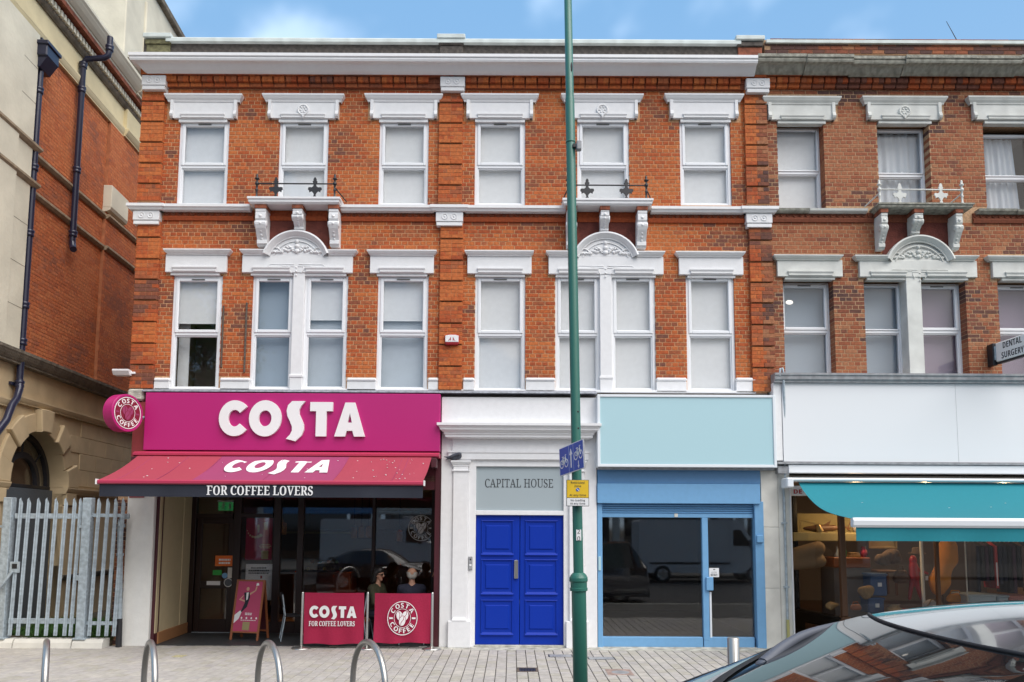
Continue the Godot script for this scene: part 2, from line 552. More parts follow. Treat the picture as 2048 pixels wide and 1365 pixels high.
# ---------- bricks: laid in English bond, clipped at openings and trim
func add_brick(list, x0, x1, y0, y1, z0, z1, kind, dark := 0.0):
	var c := Vector3((x0 + x1) / 2, (y0 + y1) / 2, (z0 + z1) / 2)
	var v := patch.get_noise_3d(c.x * 1.1, c.y * 1.7, 0.0) * 1.7 + rng.randf_range(-0.62, 0.62) + dark
	var i := 3
	if v < -0.45: i = 3
	elif v < -0.2: i = 0
	elif v < 0.1: i = 1
	elif v < 0.3: i = 5
	elif v < 0.5: i = 2
	elif v < 0.72: i = 4
	elif v < 0.95: i = 6
	else: i = 7
	var b := Basis.from_euler(Vector3(rng.randf_range(-0.006, 0.006), rng.randf_range(-0.006, 0.006), rng.randf_range(-0.005, 0.005))) * Basis.from_scale(Vector3(x1 - x0, y1 - y0, z1 - z0))
	list.append([Transform3D(b, c + Vector3(0, 0, rng.randf_range(-0.0015, 0.0015))), kind + str(i), x1 - x0])

func lay(list, x0, x1, y0, y1, covers, kind, z1 := 0.0, shift := 0, dark := 0.0, holes := []):
	var row := shift
	var y: float = y0
	var course := 0.075
	while y < y1 - 0.02:
		var top: float = minf(y + course, y1)
		var here := []
		for k in covers:
			if k[2] < top - 0.025 and k[3] > y + 0.025:
				here.append(k)
		var head := row % 2 == 1
		var pitch := 0.1125 if head else 0.225
		var x: float = x0 - (0.056 if head else 0.0) - (0.0 if row % 4 < 2 else 0.1125) * (0.0 if head else 1.0)
		while x < x1:
			var parts := [[maxf(x + 0.0065, x0), minf(x + pitch - 0.0065, x1)]]
			for k in here:
				var nx := []
				for s in parts:
					if k[1] <= s[0] or k[0] >= s[1]:
						nx.append(s)
					else:
						if k[0] > s[0]:
							nx.append([s[0], k[0]])
						if k[1] < s[1]:
							nx.append([k[1], s[1]])
				parts = nx
			for s in parts:
				if s[1] - s[0] < 0.012:
					continue
				var deep := 0.03
				var a: float = s[0]
				var b: float = s[1]
				for h in holes:
					if h[2] < top - 0.02 and h[3] > y + 0.02:
						if absf(h[0] - b) < 0.01:
							deep = h[4]
							b += 0.006
						elif absf(h[1] - a) < 0.01:
							deep = h[4]
							a -= 0.006
				add_brick(list, a, b, y + 0.006, top - 0.006, z1 - deep, z1, kind, dark)
			x += pitch
		y += course
		row += 1

# wall backing with openings: bands of boxes between the heights of the holes
func backing(st, x0, x1, y0, y1, z0, z1, holes):
	var ys := [y0, y1]
	for h in holes:
		for v in [h[2], h[3]]:
			if v > y0 and v < y1 and not ys.has(v):
				ys.append(v)
	ys.sort()
	for i in ys.size() - 1:
		var segs := [[x0, x1]]
		for h in holes:
			if h[2] < ys[i + 1] - 0.0005 and h[3] > ys[i] + 0.0005:
				var nx := []
				for s in segs:
					if h[1] <= s[0] or h[0] >= s[1]:
						nx.append(s)
					else:
						if h[0] > s[0]:
							nx.append([s[0], h[0]])
						if h[1] < s[1]:
							nx.append([h[1], s[1]])
				segs = nx
		for s in segs:
			bx(st, s[0], s[1], ys[i], ys[i + 1], z0, z1)

func brick_mesh() -> ArrayMesh:
	if unit_brick == null:
		var st := S()
		var e := Vector2(0.022, 0.07)
		var zf := 0.5
		var zb := 0.44
		var o := [Vector3(-0.5, -0.5, zb), Vector3(0.5, -0.5, zb), Vector3(0.5, 0.5, zb), Vector3(-0.5, 0.5, zb)]
		var f := [Vector3(-0.5 + e.x, -0.5 + e.y, zf), Vector3(0.5 - e.x, -0.5 + e.y, zf), Vector3(0.5 - e.x, 0.5 - e.y, zf), Vector3(-0.5 + e.x, 0.5 - e.y, zf)]
		var b := [Vector3(-0.5, -0.5, -0.5), Vector3(0.5, -0.5, -0.5), Vector3(0.5, 0.5, -0.5), Vector3(-0.5, 0.5, -0.5)]
		q(st, f[0], f[1], f[2], f[3])
		for i in 4:
			var j := (i + 1) % 4
			q(st, o[i], o[j], f[j], f[i])
			q(st, b[i], b[j], o[j], o[i])
		st.generate_normals()
		unit_brick = st.commit()
	return unit_brick

# the bricks nearest the eye as parts, the rest joined
func place_bricks(list, parent: Node, most: int, eye := Vector3(0, 3.5, 14), called := "brick", mesh: Mesh = null, any := "brick_any"):
	var m := mesh if mesh else brick_mesh()
	var order := range(list.size())
	order.sort_custom(func(i, j): return list[i][0].origin.distance_squared_to(eye) - list[i][2] * 60.0 < list[j][0].origin.distance_squared_to(eye) - list[j][2] * 60.0)
	var rest := []
	for n in order.size():
		var b = list[order[n]]
		if n < most:
			var o := MeshInstance3D.new()
			o.name = called
			o.mesh = m
			o.material_override = MT[b[1]]
			o.transform = b[0]
			parent.add_child(o, true)
		else:
			rest.append(b)
	if rest.is_empty():
		return
	var mm := MultiMesh.new()
	mm.transform_format = MultiMesh.TRANSFORM_3D
	mm.use_colors = true
	mm.mesh = m
	mm.instance_count = rest.size()
	for n in rest.size():
		mm.set_instance_transform(n, rest[n][0])
		var c: Color = MT[rest[n][1]].albedo_color.srgb_to_linear()
		mm.set_instance_color(n, c)
	var mi := MultiMeshInstance3D.new()
	mi.name = called + "work"
	mi.multimesh = mm
	mi.material_override = MT[any]
	mi.set_meta("kind", "stuff")
	parent.add_child(mi, true)

# ---------- ground: road, kerb, pavement of small blocks
func ground():
	var g = box("ground", "asphalt", self, -160, 160, -0.3, -0.13, -160, 160)
	struct(g, "dark ground sheet reaching to the horizon")
	var rd = box("road", "asphalt", self, -60, 60, -0.129, -0.12, 8.01, 20)
	struct(rd, "grey asphalt road beyond the kerb")
	var k := Node3D.new()
	k.name = "kerb"
	add_child(k)
	struct(k, "pale stone kerb between pavement and road")
	for i in 40:
		box("kerb_stone", "concrete", k, -18 + i * 0.915, -18 + i * 0.915 + 0.907, -0.29, 0.0, 7.86, 8.0, 0.015)
	var pv = box("pavement", "paver_bed", self, -60, 60, -0.28, -0.012, -3.2, 7.85)
	struct(pv, "pavement of small pale grey blocks laid in columns towards the shops")
	var list := []
	var x := -11.0
	while x < 9.5:
		var w := 0.157 + rng.randf_range(-0.006, 0.006)
		var z := 0.36 if x > -1.3 else 0.05
		if x > 5.2:
			z = 0.1
		z += rng.randf_range(-0.09, 0.0)
		while z < 4.3:
			var l: float = [0.16, 0.2, 0.2, 0.24, 0.28][rng.randi() % 5]
			var low := x < -1.6
			var j := 0.004 if low else 0.0065
			var c := Vector3(x + w / 2, -0.022 + (0.0 if low else rng.randf_range(-0.0025, 0.0015)), z + l / 2)
			var v := patch.get_noise_2d(c.x * 1.4 + 50.0, c.z * 1.4) + rng.randf_range(-0.5, 0.5)
			var b := Basis.from_euler(Vector3(PI / 2 + rng.randf_range(-0.008, 0.008), 0, 0)) * Basis.from_scale(Vector3(w - j * 2, l - j * 1.6, 0.05))
			# unit block faces +z; turned so that the face is up
			b = Basis.from_euler(Vector3(-PI / 2 + rng.randf_range(-0.006, 0.006), rng.randf_range(-0.006, 0.006), rng.randf_range(-0.006, 0.006))) * Basis.from_scale(Vector3(w - j * 2, l - j * 2, 0.05))
			var kind := clampi(int((v + 1.0) * 3.0), 0, 5)
			list.append([Transform3D(b, c), "paver%d" % [2, 5, 0, 4, 1, 3][kind], 0.2])
			z += l
		x += w
	place_bricks(list, pv, 300, Vector3(0.4, 2.1, 7.5), "paving_block", null, "paver_any")
	# poured strip along the shop fronts
	box("apron_strip", "concrete", pv, -1.32, 5.3, -0.03, 0.004, 0.0, 0.3, 0.006)
	box("yellow_paint_mark", "faded_yellow", pv, -5.42, -5.24, -0.01, 0.0075, 1.05, 1.25)
	# iron covers let into the blocks
	var d = thing("drain_grating", "small rusty drain grating let into the pavement in front of the blue door", "drain cover", Vector3(0.244, 0, 2.209))
	var st := S()
	for s in [[-0.16, 0.16, -0.17, -0.13], [-0.16, 0.16, 0.13, 0.17], [-0.16, -0.12, -0.13, 0.13], [0.12, 0.16, -0.13, 0.13]]:
		bx(st, s[0], s[1], -0.01, 0.008, s[2], s[3], 0.003)
	obj("frame", st, "rust_iron", d)
	box("pit", "dark", d, -0.12, 0.12, -0.011, 0.004, -0.13, 0.13)
	for i in 6:
		box("bar", "black_iron", d, -0.115 + i * 0.041, -0.095 + i * 0.041, -0.008, 0.007, -0.13, 0.13, 0.002)
	var cv = [[Vector3(0.809, 0, 0.932), "narrow iron cover in the pavement close to the blue door's right jamb", 0.2], [Vector3(1.453, 0, 1.158), "rectangular worn cover in the pavement just right of the green post", 0.22]]
	for c in cv:
		var u = thing("utility_cover", c[1], "cover", c[0], 0.0, "utility covers in the pavement")
		box("frame", "black_iron", u, -c[2], c[2], -0.01, 0.005, -0.13, 0.13, 0.002)
		box("lid", "grey_alu", u, -c[2] + 0.02, c[2] - 0.02, -0.01, 0.0075, -0.11, 0.11, 0.002)
	var rc = thing("round_cover", "small round grey cover in a reddish patch of paving right of the green post", "cover", Vector3(1.59, 0, 2.372))
	st = S()
	lathe(st, [Vector2(0, -0.01), Vector2(0.13, -0.01), Vector2(0.13, 0.006), Vector2(0.0, 0.007)], Transform3D(), 20, false)
	obj("lid", st, "grey_alu", rc)
	box("patch", "pink_patch", rc, -0.2, 0.17, -0.01, 0.0045, -0.25, 0.22)

# ---------- a white framed window with a top-hung upper light over a fixed lower one
func win(parent, x0, x1, y0, y1, split: float, zf: float, up: float, lo: String, fr := "upvc", fw := 0.062, behind := "sky_tone_grey", sash := true):
	var w = group_part("window", parent)
	var yt: float = lerpf(y1, y0, split)
	var st := S()
	bx(st, x0, x0 + fw, y0, y1, zf - 0.09, zf, 0.006)
	bx(st, x1 - fw, x1, y0, y1, zf - 0.09, zf, 0.006)
	bx(st, x0 + fw, x1 - fw, y1 - fw, y1, zf - 0.09, zf - 0.001, 0.006)
	bx(st, x0 + fw, x1 - fw, y0, y0 + fw * 0.7, zf - 0.09, zf - 0.001, 0.006)
	bx(st, x0 + fw, x1 - fw, yt - 0.045, yt + 0.012, zf - 0.09, zf - 0.002, 0.006)
	# glazing bead of the lower light
	var b := 0.022
	bx(st, x0 + fw, x0 + fw + b, y0 + fw * 0.7, yt - 0.045, zf - 0.08, zf - 0.018, 0.006)
	bx(st, x1 - fw - b, x1 - fw, y0 + fw * 0.7, yt - 0.045, zf - 0.08, zf - 0.018, 0.006)
	bx(st, x0 + fw + b, x1 - fw - b, yt - 0.067, yt - 0.045, zf - 0.08, zf - 0.019, 0.006)
	bx(st, x0 + fw + b, x1 - fw - b, y0 + fw * 0.7, y0 + fw * 0.7 + b, zf - 0.08, zf - 0.019, 0.006)
	obj("frame", st, fr, w)
	st = S()
	var s := 0.058 if sash else 0.03
	var a0: float = x0 + fw - 0.012
	var a1: float = x1 - fw + 0.012
	var c0: float = yt + 0.006
	var c1: float = y1 - fw + 0.014
	var zs: float = zf + 0.016
	bx(st, a0, a0 + s, c0, c1, zf - 0.06, zs, 0.01)
	bx(st, a1 - s, a1, c0, c1, zf - 0.06, zs, 0.01)
	bx(st, a0 + s, a1 - s, c1 - s, c1, zf - 0.06, zs - 0.001, 0.01)
	bx(st, a0 + s, a1 - s, c0, c0 + s, zf - 0.06, zs - 0.001, 0.01)
	obj("sash", st, fr, w)
	box("pane", "pane", w, a0 + s, a1 - s, c0 + s, c1 - s, zf - 0.04, zf - 0.016)
	box("pane", "pane", w, x0 + fw + b, x1 - fw - b, y0 + fw * 0.7 + b, yt - 0.067, zf - 0.06, zf - 0.036)
	if sash:
		var m: float = (x0 + x1) / 2
		box("trickle_vent", "vent", w, m - 0.12, m + 0.12, c1 - s * 0.62, c1 - s * 0.28, zs - 0.004, zs + 0.012, 0.003)
	var yb: float = lerpf(y1, y0, up)
	if up > 0.01:
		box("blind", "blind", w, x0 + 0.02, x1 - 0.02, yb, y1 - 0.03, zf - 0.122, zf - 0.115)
	if up < 0.99:
		if up > 0.01:
			box("blind_bar", "blind", w, x0 + 0.03, x1 - 0.03, yb - 0.022, yb, zf - 0.124, zf - 0.112, 0.003)
		var deep: float = 1.1 if lo == "deep" else 0.2
		if lo.begins_with("curtain"):
			# a hanging curtain in soft folds
			var cs := S()
			cs.set_smooth_group(1)
			var cx1: float = x1 - 0.02 if lo == "curtain" else lerpf(x0, x1, 0.7)
			for i in 60:
				var p := []
				for u in [i / 60.0, (i + 1) / 60.0]:
					var x: float = lerpf(x0 + 0.02, cx1, u)
					var z: float = zf - 0.15 + 0.016 * sin(u * 44.0) + 0.012 * sin(u * 19.0 + 1.0)
					p.append(Vector3(x + (0.1 * u if lo != "curtain" else 0.0), y0 + 0.02, z))
					p.append(Vector3(x, y1 - 0.03, z))
				q(cs, p[0], p[2], p[3], p[1])
			obj("curtain", cs, "curtain", w)
			deep = 0.9
		box("pane_backing", ("room_dark" if lo == "deep" else "room_brown") if deep > 0.5 else (lo if lo != "" else behind), w, x0 + 0.01, x1 - 0.01, y0 + 0.01, y1 - 0.02, zf - deep, zf - deep + 0.02)  # added backing sheet; its sky tones paint in the reflection on the glass
		if lo == "deep":
			box("room_wall", "blind", w, x0 + 0.02, x0 + 0.22, y0 + 0.01, y1 - 0.3, zf - 0.3, zf - 0.28)
		var r := S()
		bx(r, x0 - 0.03, x0, y0, y1, zf - deep, zf - 0.09)
		bx(r, x1, x1 + 0.03, y0, y1, zf - deep, zf - 0.09)
		bx(r, x0, x1, y1, y1 + 0.02, zf - deep, zf - 0.09)
		bx(r, x0, x1, y0 - 0.02, y0, zf - deep, zf - 0.09)
		obj("reveal", r, "white_paint" if deep < 0.5 else "room_brown", w)
	return w

# ---------- plaster lintels
func lintel_upper(parent, x0, x1, y0, y1, xi0, xi1, m, boss := false):
	var l = group_part("window_lintel", parent)
	var st := S()
	var h: float = y1 - y0
	bx(st, x0 + 0.05, x1 - 0.05, y0, y1 - 0.02, -0.02, 0.055, 0.006)
	run(st, [Vector2(0.0, y1), Vector2(0.125, y1), Vector2(0.125, y1 - 0.03), Vector2(0.115, y1 - 0.045), Vector2(0.1, y1 - 0.075), Vector2(0.075, y1 - 0.11), Vector2(0.068, y1 - 0.135), Vector2(0.055, y1 - 0.14)], x0 + 0.055, x1 - 0.055)
	# end strips that turn out into small drops
	for s in [x0 + 0.035, x1 - 0.095]:
		var c := PackedVector2Array([Vector2(0, y0), Vector2(0.06, y0), Vector2(0.095, y0 + 0.025), Vector2(0.112, y0 + 0.06), Vector2(0.1, y0 + 0.1), Vector2(0.082, y0 + 0.14), Vector2(0.082, y1 - 0.05), Vector2(0, y1 - 0.05)])
		side(st, c, s, s + 0.06, 0.004)
	# stepped strip over the opening and the soffit block under it
	run(st, [Vector2(0.055, y0 + 0.085), Vector2(0.085, y0 + 0.085), Vector2(0.085, y0 + 0.065), Vector2(0.07, y0 + 0.04), Vector2(0.07, y0 + 0.015), Vector2(0.05, y0 - 0.004)], xi0 + 0.07, xi1 - 0.07, true, true, 0.055)
	bx(st, xi0, xi1, y0 - 0.062, y0 + 0.003, -0.1, 0.03, 0.005)
	if boss:
		var cx: float = (x0 + x1) / 2
		lathe(st, [Vector2(0.11, 0.0), Vector2(0.11, 0.035), Vector2(0.085, 0.045), Vector2(0.08, 0.03), Vector2(0.03, 0.03), Vector2(0.0, 0.05)], Transform3D(Basis.from_euler(Vector3(PI / 2, 0, 0)), Vector3(cx, y0 + 0.15, 0.052)), 20)
		for k in 6:
			ball(st, Vector3(cx + 0.05 * cos(TAU * k / 6), y0 + 0.15 + 0.05 * sin(TAU * k / 6), 0.085), Vector3(0.022, 0.022, 0.014), 8)
		ex(st, PackedVector2Array([Vector2(cx - 0.035, y0 + 0.05), Vector2(cx, y0 - 0.01), Vector2(cx + 0.035, y0 + 0.05)]), 0.05, 0.095, 0.008)
	obj("moulding", st, m, l)

func cap_profile(y1, y0, p) -> Array:
	var h: float = y1 - y0
	return [Vector2(0.0, y1), Vector2(p, y1), Vector2(p, y1 - h * 0.22), Vector2(p * 0.93, y1 - h * 0.34), Vector2(p * 0.9, y1 - h * 0.42), Vector2(p * 0.8, y1 - h * 0.62), Vector2(p * 0.66, y1 - h * 0.82), Vector2(p * 0.6, y1 - h * 0.84), Vector2(p * 0.6, y0), Vector2(0.0, y0)]

# cornice x0..x1, body b0..b1, y1 top, yc under the cornice, y0 bottom
func lintel_lower(parent, x0, x1, b0, b1, y1, yc, y0, strips, m, cuts = []):
	var l = group_part("window_lintel", parent)
	var st := S()
	bx(st, b0, b1, y0, yc + 0.01, -0.02, 0.06, 0.006)
	var p := 0.14
	if cuts.is_empty():
		run(st, cap_profile(y1, yc, p), x0 + p, x1 - p)
	else:
		run(st, cap_profile(y1, yc, p), x0 + p, cuts[0], true, false)
		run(st, cap_profile(y1, yc, p), cuts[1], x1 - p, false, true)
	for s in strips:
		run(st, [Vector2(0.06, y0 + 0.1), Vector2(0.095, y0 + 0.1), Vector2(0.095, y0 + 0.08), Vector2(0.078, y0 + 0.05), Vector2(0.078, y0 + 0.02), Vector2(0.05, y0 - 0.004)], s[0] + 0.075, s[1] - 0.075, true, true, 0.06)
		bx(st, s[0], s[1], y0 - 0.05, y0 + 0.003, -0.1, 0.03, 0.005)
	obj("moulding", st, m, l)
	return l

# a scrolled console: side profile extruded across its width
func console(parent, x0, x1, y0, y1, proj, m, red = "terracotta"):
	var st := S()
	var h: float = y1 - y0
	var pr := PackedVector2Array()
	pr.append(Vector2(0, y1))
	pr.append(Vector2(proj, y1))
	for v in [[1.0, 0.93], [0.97, 0.92], [0.97, 0.87], [1.0, 0.86], [1.0, 0.72], [0.94, 0.68], [0.9, 0.665], [0.98, 0.65], [1.02, 0.61], [1.0, 0.55], [0.9, 0.45], [0.72, 0.34], [0.58, 0.24], [0.5, 0.17], [0.54, 0.15], [0.54, 0.06], [0.46, 0.04], [0.4, 0.0]]:
		pr.append(Vector2(proj * v[0], y0 + h * v[1]))
	pr.append(Vector2(0, y0))
	side(st, pr, x0, x1, 0.008)
	# carved leaf on the face and sides
	for k in 5:
		var t := float(k) / 4.0
		ball(st, Vector3((x0 + x1) / 2, y0 + h * lerpf(0.2, 0.58, t), proj * lerpf(0.5, 0.97, t)), Vector3(0.03, 0.03, 0.022), 8)
	ball(st, Vector3((x0 + x1) / 2, y0 + h * 0.79, proj), Vector3(0.03, 0.03, 0.018), 8)
	for sx in [x0, x1]:
		lathe(st, [Vector2(0.06, -0.012), Vector2(0.06, 0.012), Vector2(0.03, 0.016), Vector2(0.0, 0.012)], Transform3D(Basis.from_euler(Vector3(0, 0, -PI / 2 if sx == x1 else PI / 2)), Vector3(sx, y0 + h * 0.58, proj * 0.8)), 12)
	var o = obj("console", st, m, parent)
	box("console_block", red, parent, x0 - 0.012, x1 + 0.012, y1, y1 + 0.075, 0, proj + 0.015, 0.006)
	return o

# carved half-round panel over a pair of windows
func pediment(parent, cx, ys, half, rise, m, deep := 0.0):
	var pd = group_part("pediment", parent)
	# circle through springing points and apex
	var R: float = (half * half + rise * rise) / (2.0 * rise)
	var cy: float = ys + rise - R
	var a0: float = asin(clampf((ys - cy) / R, -1, 1))
	var st := S()
	var prof := [Vector2(0.0, 0.06), Vector2(0.0, 0.15), Vector2(-0.03, 0.16), Vector2(-0.045, 0.145), Vector2(-0.075, 0.115), Vector2(-0.1, 0.085), Vector2(-0.115, 0.085), Vector2(-0.12, 0.062)]
	var n := 28
	for i in n:
		var a: float = lerpf(a0, PI - a0, float(i) / n)
		var b: float = lerpf(a0, PI - a0, float(i + 1) / n)
		for k in prof.size() - 1:
			var u: Vector2 = prof[k]
			var v: Vector2 = prof[k + 1]
			q(st, Vector3(cx + (R + u.x) * cos(a), cy + (R + u.x) * sin(a), u.y), Vector3(cx + (R + u.x) * cos(b), cy + (R + u.x) * sin(b), u.y), Vector3(cx + (R + v.x) * cos(b), cy + (R + v.x) * sin(b), v.y), Vector3(cx + (R + v.x) * cos(a), cy + (R + v.x) * sin(a), v.y))
		q(st, Vector3(cx + R * cos(a), cy + R * sin(a), 0), Vector3(cx + R * cos(b), cy + R * sin(b), 0), Vector3(cx + R * cos(b), cy + R * sin(b), 0.06), Vector3(cx + R * cos(a), cy + R * sin(a), 0.06))
	for k in 2:
		var r2: float = R - 0.17 - k * 0.02
		for i in n:
			var a: float = lerpf(a0 + 0.08, PI - a0 - 0.08, float(i) / n)
			var b: float = lerpf(a0 + 0.08, PI - a0 - 0.08, float(i + 1) / n)
			q(st, Vector3(cx + r2 * cos(a), cy + r2 * sin(a), 0.066 - 0.01 * k), Vector3(cx + r2 * cos(b), cy + r2 * sin(b), 0.066 - 0.01 * k), Vector3(cx + (r2 - 0.02) * cos(b), cy + (r2 - 0.02) * sin(b), 0.076 - 0.02 * k), Vector3(cx + (r2 - 0.02) * cos(a), cy + (r2 - 0.02) * sin(a), 0.076 - 0.02 * k))
	obj("arch_moulding", st, m, pd)
	st = S()
	var p := PackedVector2Array()
	for i in n + 1:
		var a: float = lerpf(a0, PI - a0, float(i) / n)
		p.append(Vector2(cx + (R - 0.03) * cos(a), cy + (R - 0.03) * sin(a)))
	ex(st, p, -0.01, 0.058 - deep)
	obj("tympanum", st, m, pd)
	# carved leaves and flowers
	st = S()
	var r := RandomNumberGenerator.new()
	r.seed = 11
	var z: float = 0.06 - deep
	for sx in [-1.0, 1.0]:
		for k in 16:
			var t := float(k) / 15.0
			var u: float = sx * lerpf(0.08, half * 0.72, t)
			var top: float = sqrt(maxf(0.01, (R - 0.24) * (R - 0.24) - u * u)) + cy - ys
			var v: float = ys + lerpf(0.03, maxf(0.05, top), 0.12 + 0.72 * absf(sin(k * 1.9 + 0.4)))
			ball(st, Vector3(cx + u, v, z), Vector3(r.randf_range(0.03, 0.05), r.randf_range(0.018, 0.03), 0.03), 8, Basis.from_euler(Vector3(0, 0, sx * r.randf_range(-0.9, 0.9))))
		var pts := []
		for k in 14:
			var t := float(k) / 13.0
			pts.append(Vector3(cx + sx * (0.06 + (half * 0.62) * t), ys + 0.05 + 0.13 * absf(sin(t * 5.2)) * (1.0 - 0.5 * t), z + 0.012))
		tube(st, pts, 0.014, 6)
	for k in 3:
		ball(st, Vector3(cx, ys + 0.06 + k * 0.09, z), Vector3(0.055 - k * 0.008, 0.045, 0.04), 10)
	obj("carving", st, m, pd)
	# incised ornament under it
	st = S()
	var y: float = ys - 0.17
	for sx in [-1.0, 1.0]:
		tube(st, [Vector3(cx + sx * 0.04, y - 0.02, 0.062), Vector3(cx + sx * half * 0.8, y - 0.02, 0.062), Vector3(cx + sx * half * 0.86, y - 0.05, 0.062)], 0.008, 6)
		tube(st, [Vector3(cx + sx * 0.03, y - 0.06, 0.062), Vector3(cx + sx * 0.13, y - 0.06, 0.062), Vector3(cx + sx * 0.13, y - 0.12, 0.062), Vector3(cx + sx * 0.09, y - 0.18, 0.062)], 0.007, 6)
		tube(st, [Vector3(cx + sx * 0.14, y - 0.05, 0.062), Vector3(cx + sx * 0.27, y - 0.05, 0.062)], 0.007, 6)
	for k in 3:
		ball(st, Vector3(cx, y - 0.08 - k * 0.07, 0.062), Vector3(0.02, 0.016, 0.008), 6)
	obj("incised_ornament", st, m, pd)

# balcony slab on three consoles, with an iron rail
func balcony(parent, x0, x1, y1, y0, proj, m, rail_m, cons, cy0, cm, xr0, xr1, bent := false):
	var b = group_part("balcony", parent)
	var st := S()
	var h: float = y1 - y0
	run(st, [Vector2(0, y1), Vector2(proj, y1), Vector2(proj, y1 - h * 0.3), Vector2(proj - 0.02, y1 - h * 0.38), Vector2(proj - 0.02, y1 - h * 0.75), Vector2(proj - 0.05, y0), Vector2(0, y0)], x0 + proj, x1 - proj)
	obj("slab", st, m, b)
	for c in cons:
		console(b, c[0], c[1], c[2], y0 - 0.075, proj * c[3], cm)
	var rl = group_part("balcony_railing", parent)
	var zr: float = proj - 0.07
	var hr := 0.27
	st = S()
	tube(st, [Vector3(xr0, y1 + hr, zr), Vector3(xr1, y1 + hr, zr)], 0.013, 8)
	obj("rail", st, rail_m, rl)
	for x in [xr0, xr1]:
		st = S()
		lathe(st, [Vector2(0.03, 0), Vector2(0.03, 0.02), Vector2(0.018, 0.04), Vector2(0.018, 0.13), Vector2(0.03, 0.15), Vector2(0.018, 0.17), Vector2(0.02, hr - 0.03), Vector2(0.034, hr - 0.02), Vector2(0.034, hr + 0.02), Vector2(0.018, hr + 0.03), Vector2(0.016, hr + 0.07), Vector2(0.045, hr + 0.085), Vector2(0.04, hr + 0.1), Vector2(0.018, hr + 0.115), Vector2(0.022, hr + 0.15), Vector2(0.012, hr + 0.18), Vector2(0, hr + 0.185)], Transform3D(Basis(), Vector3(x, y1, zr)), 10)
		obj("post", st, rail_m, rl)
		st = S()
		tube(st, [Vector3(x, y1 + hr * 0.75, zr), Vector3(x + (0.16 if x == xr1 or bent else 0.1) * (1.0 if x == xr1 else -1.0) * (-1.0 if bent and x == xr1 else 1.0), y1 + 0.05, 0.02)], 0.012, 6)
		obj("stay", st, rail_m, rl)
	for x in [lerpf(xr0, xr1, 0.245), lerpf(xr0, xr1, 0.745)]:
		st = S()
		var o := Vector3(x, y1, zr)
		var pl := PackedVector2Array()
		for v in [[0.02, 0.0], [0.03, 0.03], [0.015, 0.06], [0.03, 0.1], [0.06, 0.13], [0.1, 0.11], [0.105, 0.145], [0.125, 0.16], [0.12, 0.2], [0.085, 0.205], [0.06, 0.2], [0.03, 0.22], [0.022, 0.265], [0.03, 0.28], [0.045, 0.31], [0.025, 0.33], [0.03, 0.35], [0.012, 0.39]]:
			pl.append(Vector2(v[0], v[1]))
		var full := PackedVector2Array()
		for v in pl:
			full.append(v)
		for i in range(pl.size() - 1, -1, -1):
			full.append(Vector2(-pl[i].x, pl[i].y))
		ex(st, full, -0.01, 0.01, 0.003, Transform3D(Basis(), o))
		obj("ornament", st, rail_m, rl)

func pilaster(parent, x0, x1, ytop, yb_cap, ysc, y0, capm, list, kind, blocks_up, blocks_lo, x0b, x1b, twotone := 0.0):
	var p = group_part("pilaster", parent)
	for part in [[blocks_up, x0, x1], [blocks_lo, x0b, x1b]]:
		var ys: Array = part[0]
		for i in ys.size() - 1:
			var a: float = ys[i + 1]
			var b: float = ys[i]
			# each block is a few courses of rubbed brick, proud of the wall, with a drip at the foot
			var core = box("core", "mortar" if kind == "brick" else "oldmortar", p, part[1] + 0.004, part[2] - 0.004, a + 0.022, b, -0.02, 0.062)
			var n := int(round((b - a - 0.022) / 0.075))
			var h: float = (b - a - 0.022) / n
			for c in n:
				var yy: float = a + 0.022 + c * h
				var head := c % 2 == 1
				var wdt: float = part[2] - part[1]
				var cuts := [0.0, 0.25, 0.5, 0.75, 1.0] if head else [0.0, 0.5, 1.0]
				if head and rng.randf() < 0.5:
					cuts = [0.0, 0.22, 0.36, 0.64, 0.78, 1.0]
				for k in cuts.size() - 1:
					var xa: float = part[1] + wdt * cuts[k]
					var xb: float = part[1] + wdt * cuts[k + 1]
					var kd: String = kind
					if twotone > 0.0 and (cuts[k] + cuts[k + 1]) / 2 > twotone:
						kd = "oldbrick"
					add_brick(list, xa + 0.0025, xb - 0.0025, yy + 0.0025, yy + h - 0.0025, 0.0, 0.069 + (0.016 if c == 0 else 0.0), kd, -0.12 if kd == "brick" else 0.1)
	return p

func cap_block(parent, x0, x1, y0, y1, m, z := 0.11):
	var st := S()
	bx(st, x0, x1, y0 + (y1 - y0) * 0.3, y1, -0.02, z, 0.008)
	bx(st, x0 + 0.012, x1 - 0.012, y0, y0 + (y1 - y0) * 0.3 - 0.012, -0.02, z - 0.008, 0.006)
	bx(st, x0 + 0.02, x1 - 0.02, y0 + (y1 - y0) * 0.3 - 0.012, y0 + (y1 - y0) * 0.3, -0.02, z - 0.03)
	for k in [0.33, 0.67]:
		var c := Vector3(lerpf(x0, x1, k), lerpf(y0, y1, 0.66), z)
		lathe(st, [Vector2(0.062, -0.004), Vector2(0.058, 0.008), Vector2(0.045, 0.01), Vector2(0.04, 0.001), Vector2(0.018, 0.001), Vector2(0.012, 0.012), Vector2(0, 0.014)], Transform3D(Basis.from_euler(Vector3(PI / 2, 0, 0)), c), 14)
	obj("capital", st, m, parent)

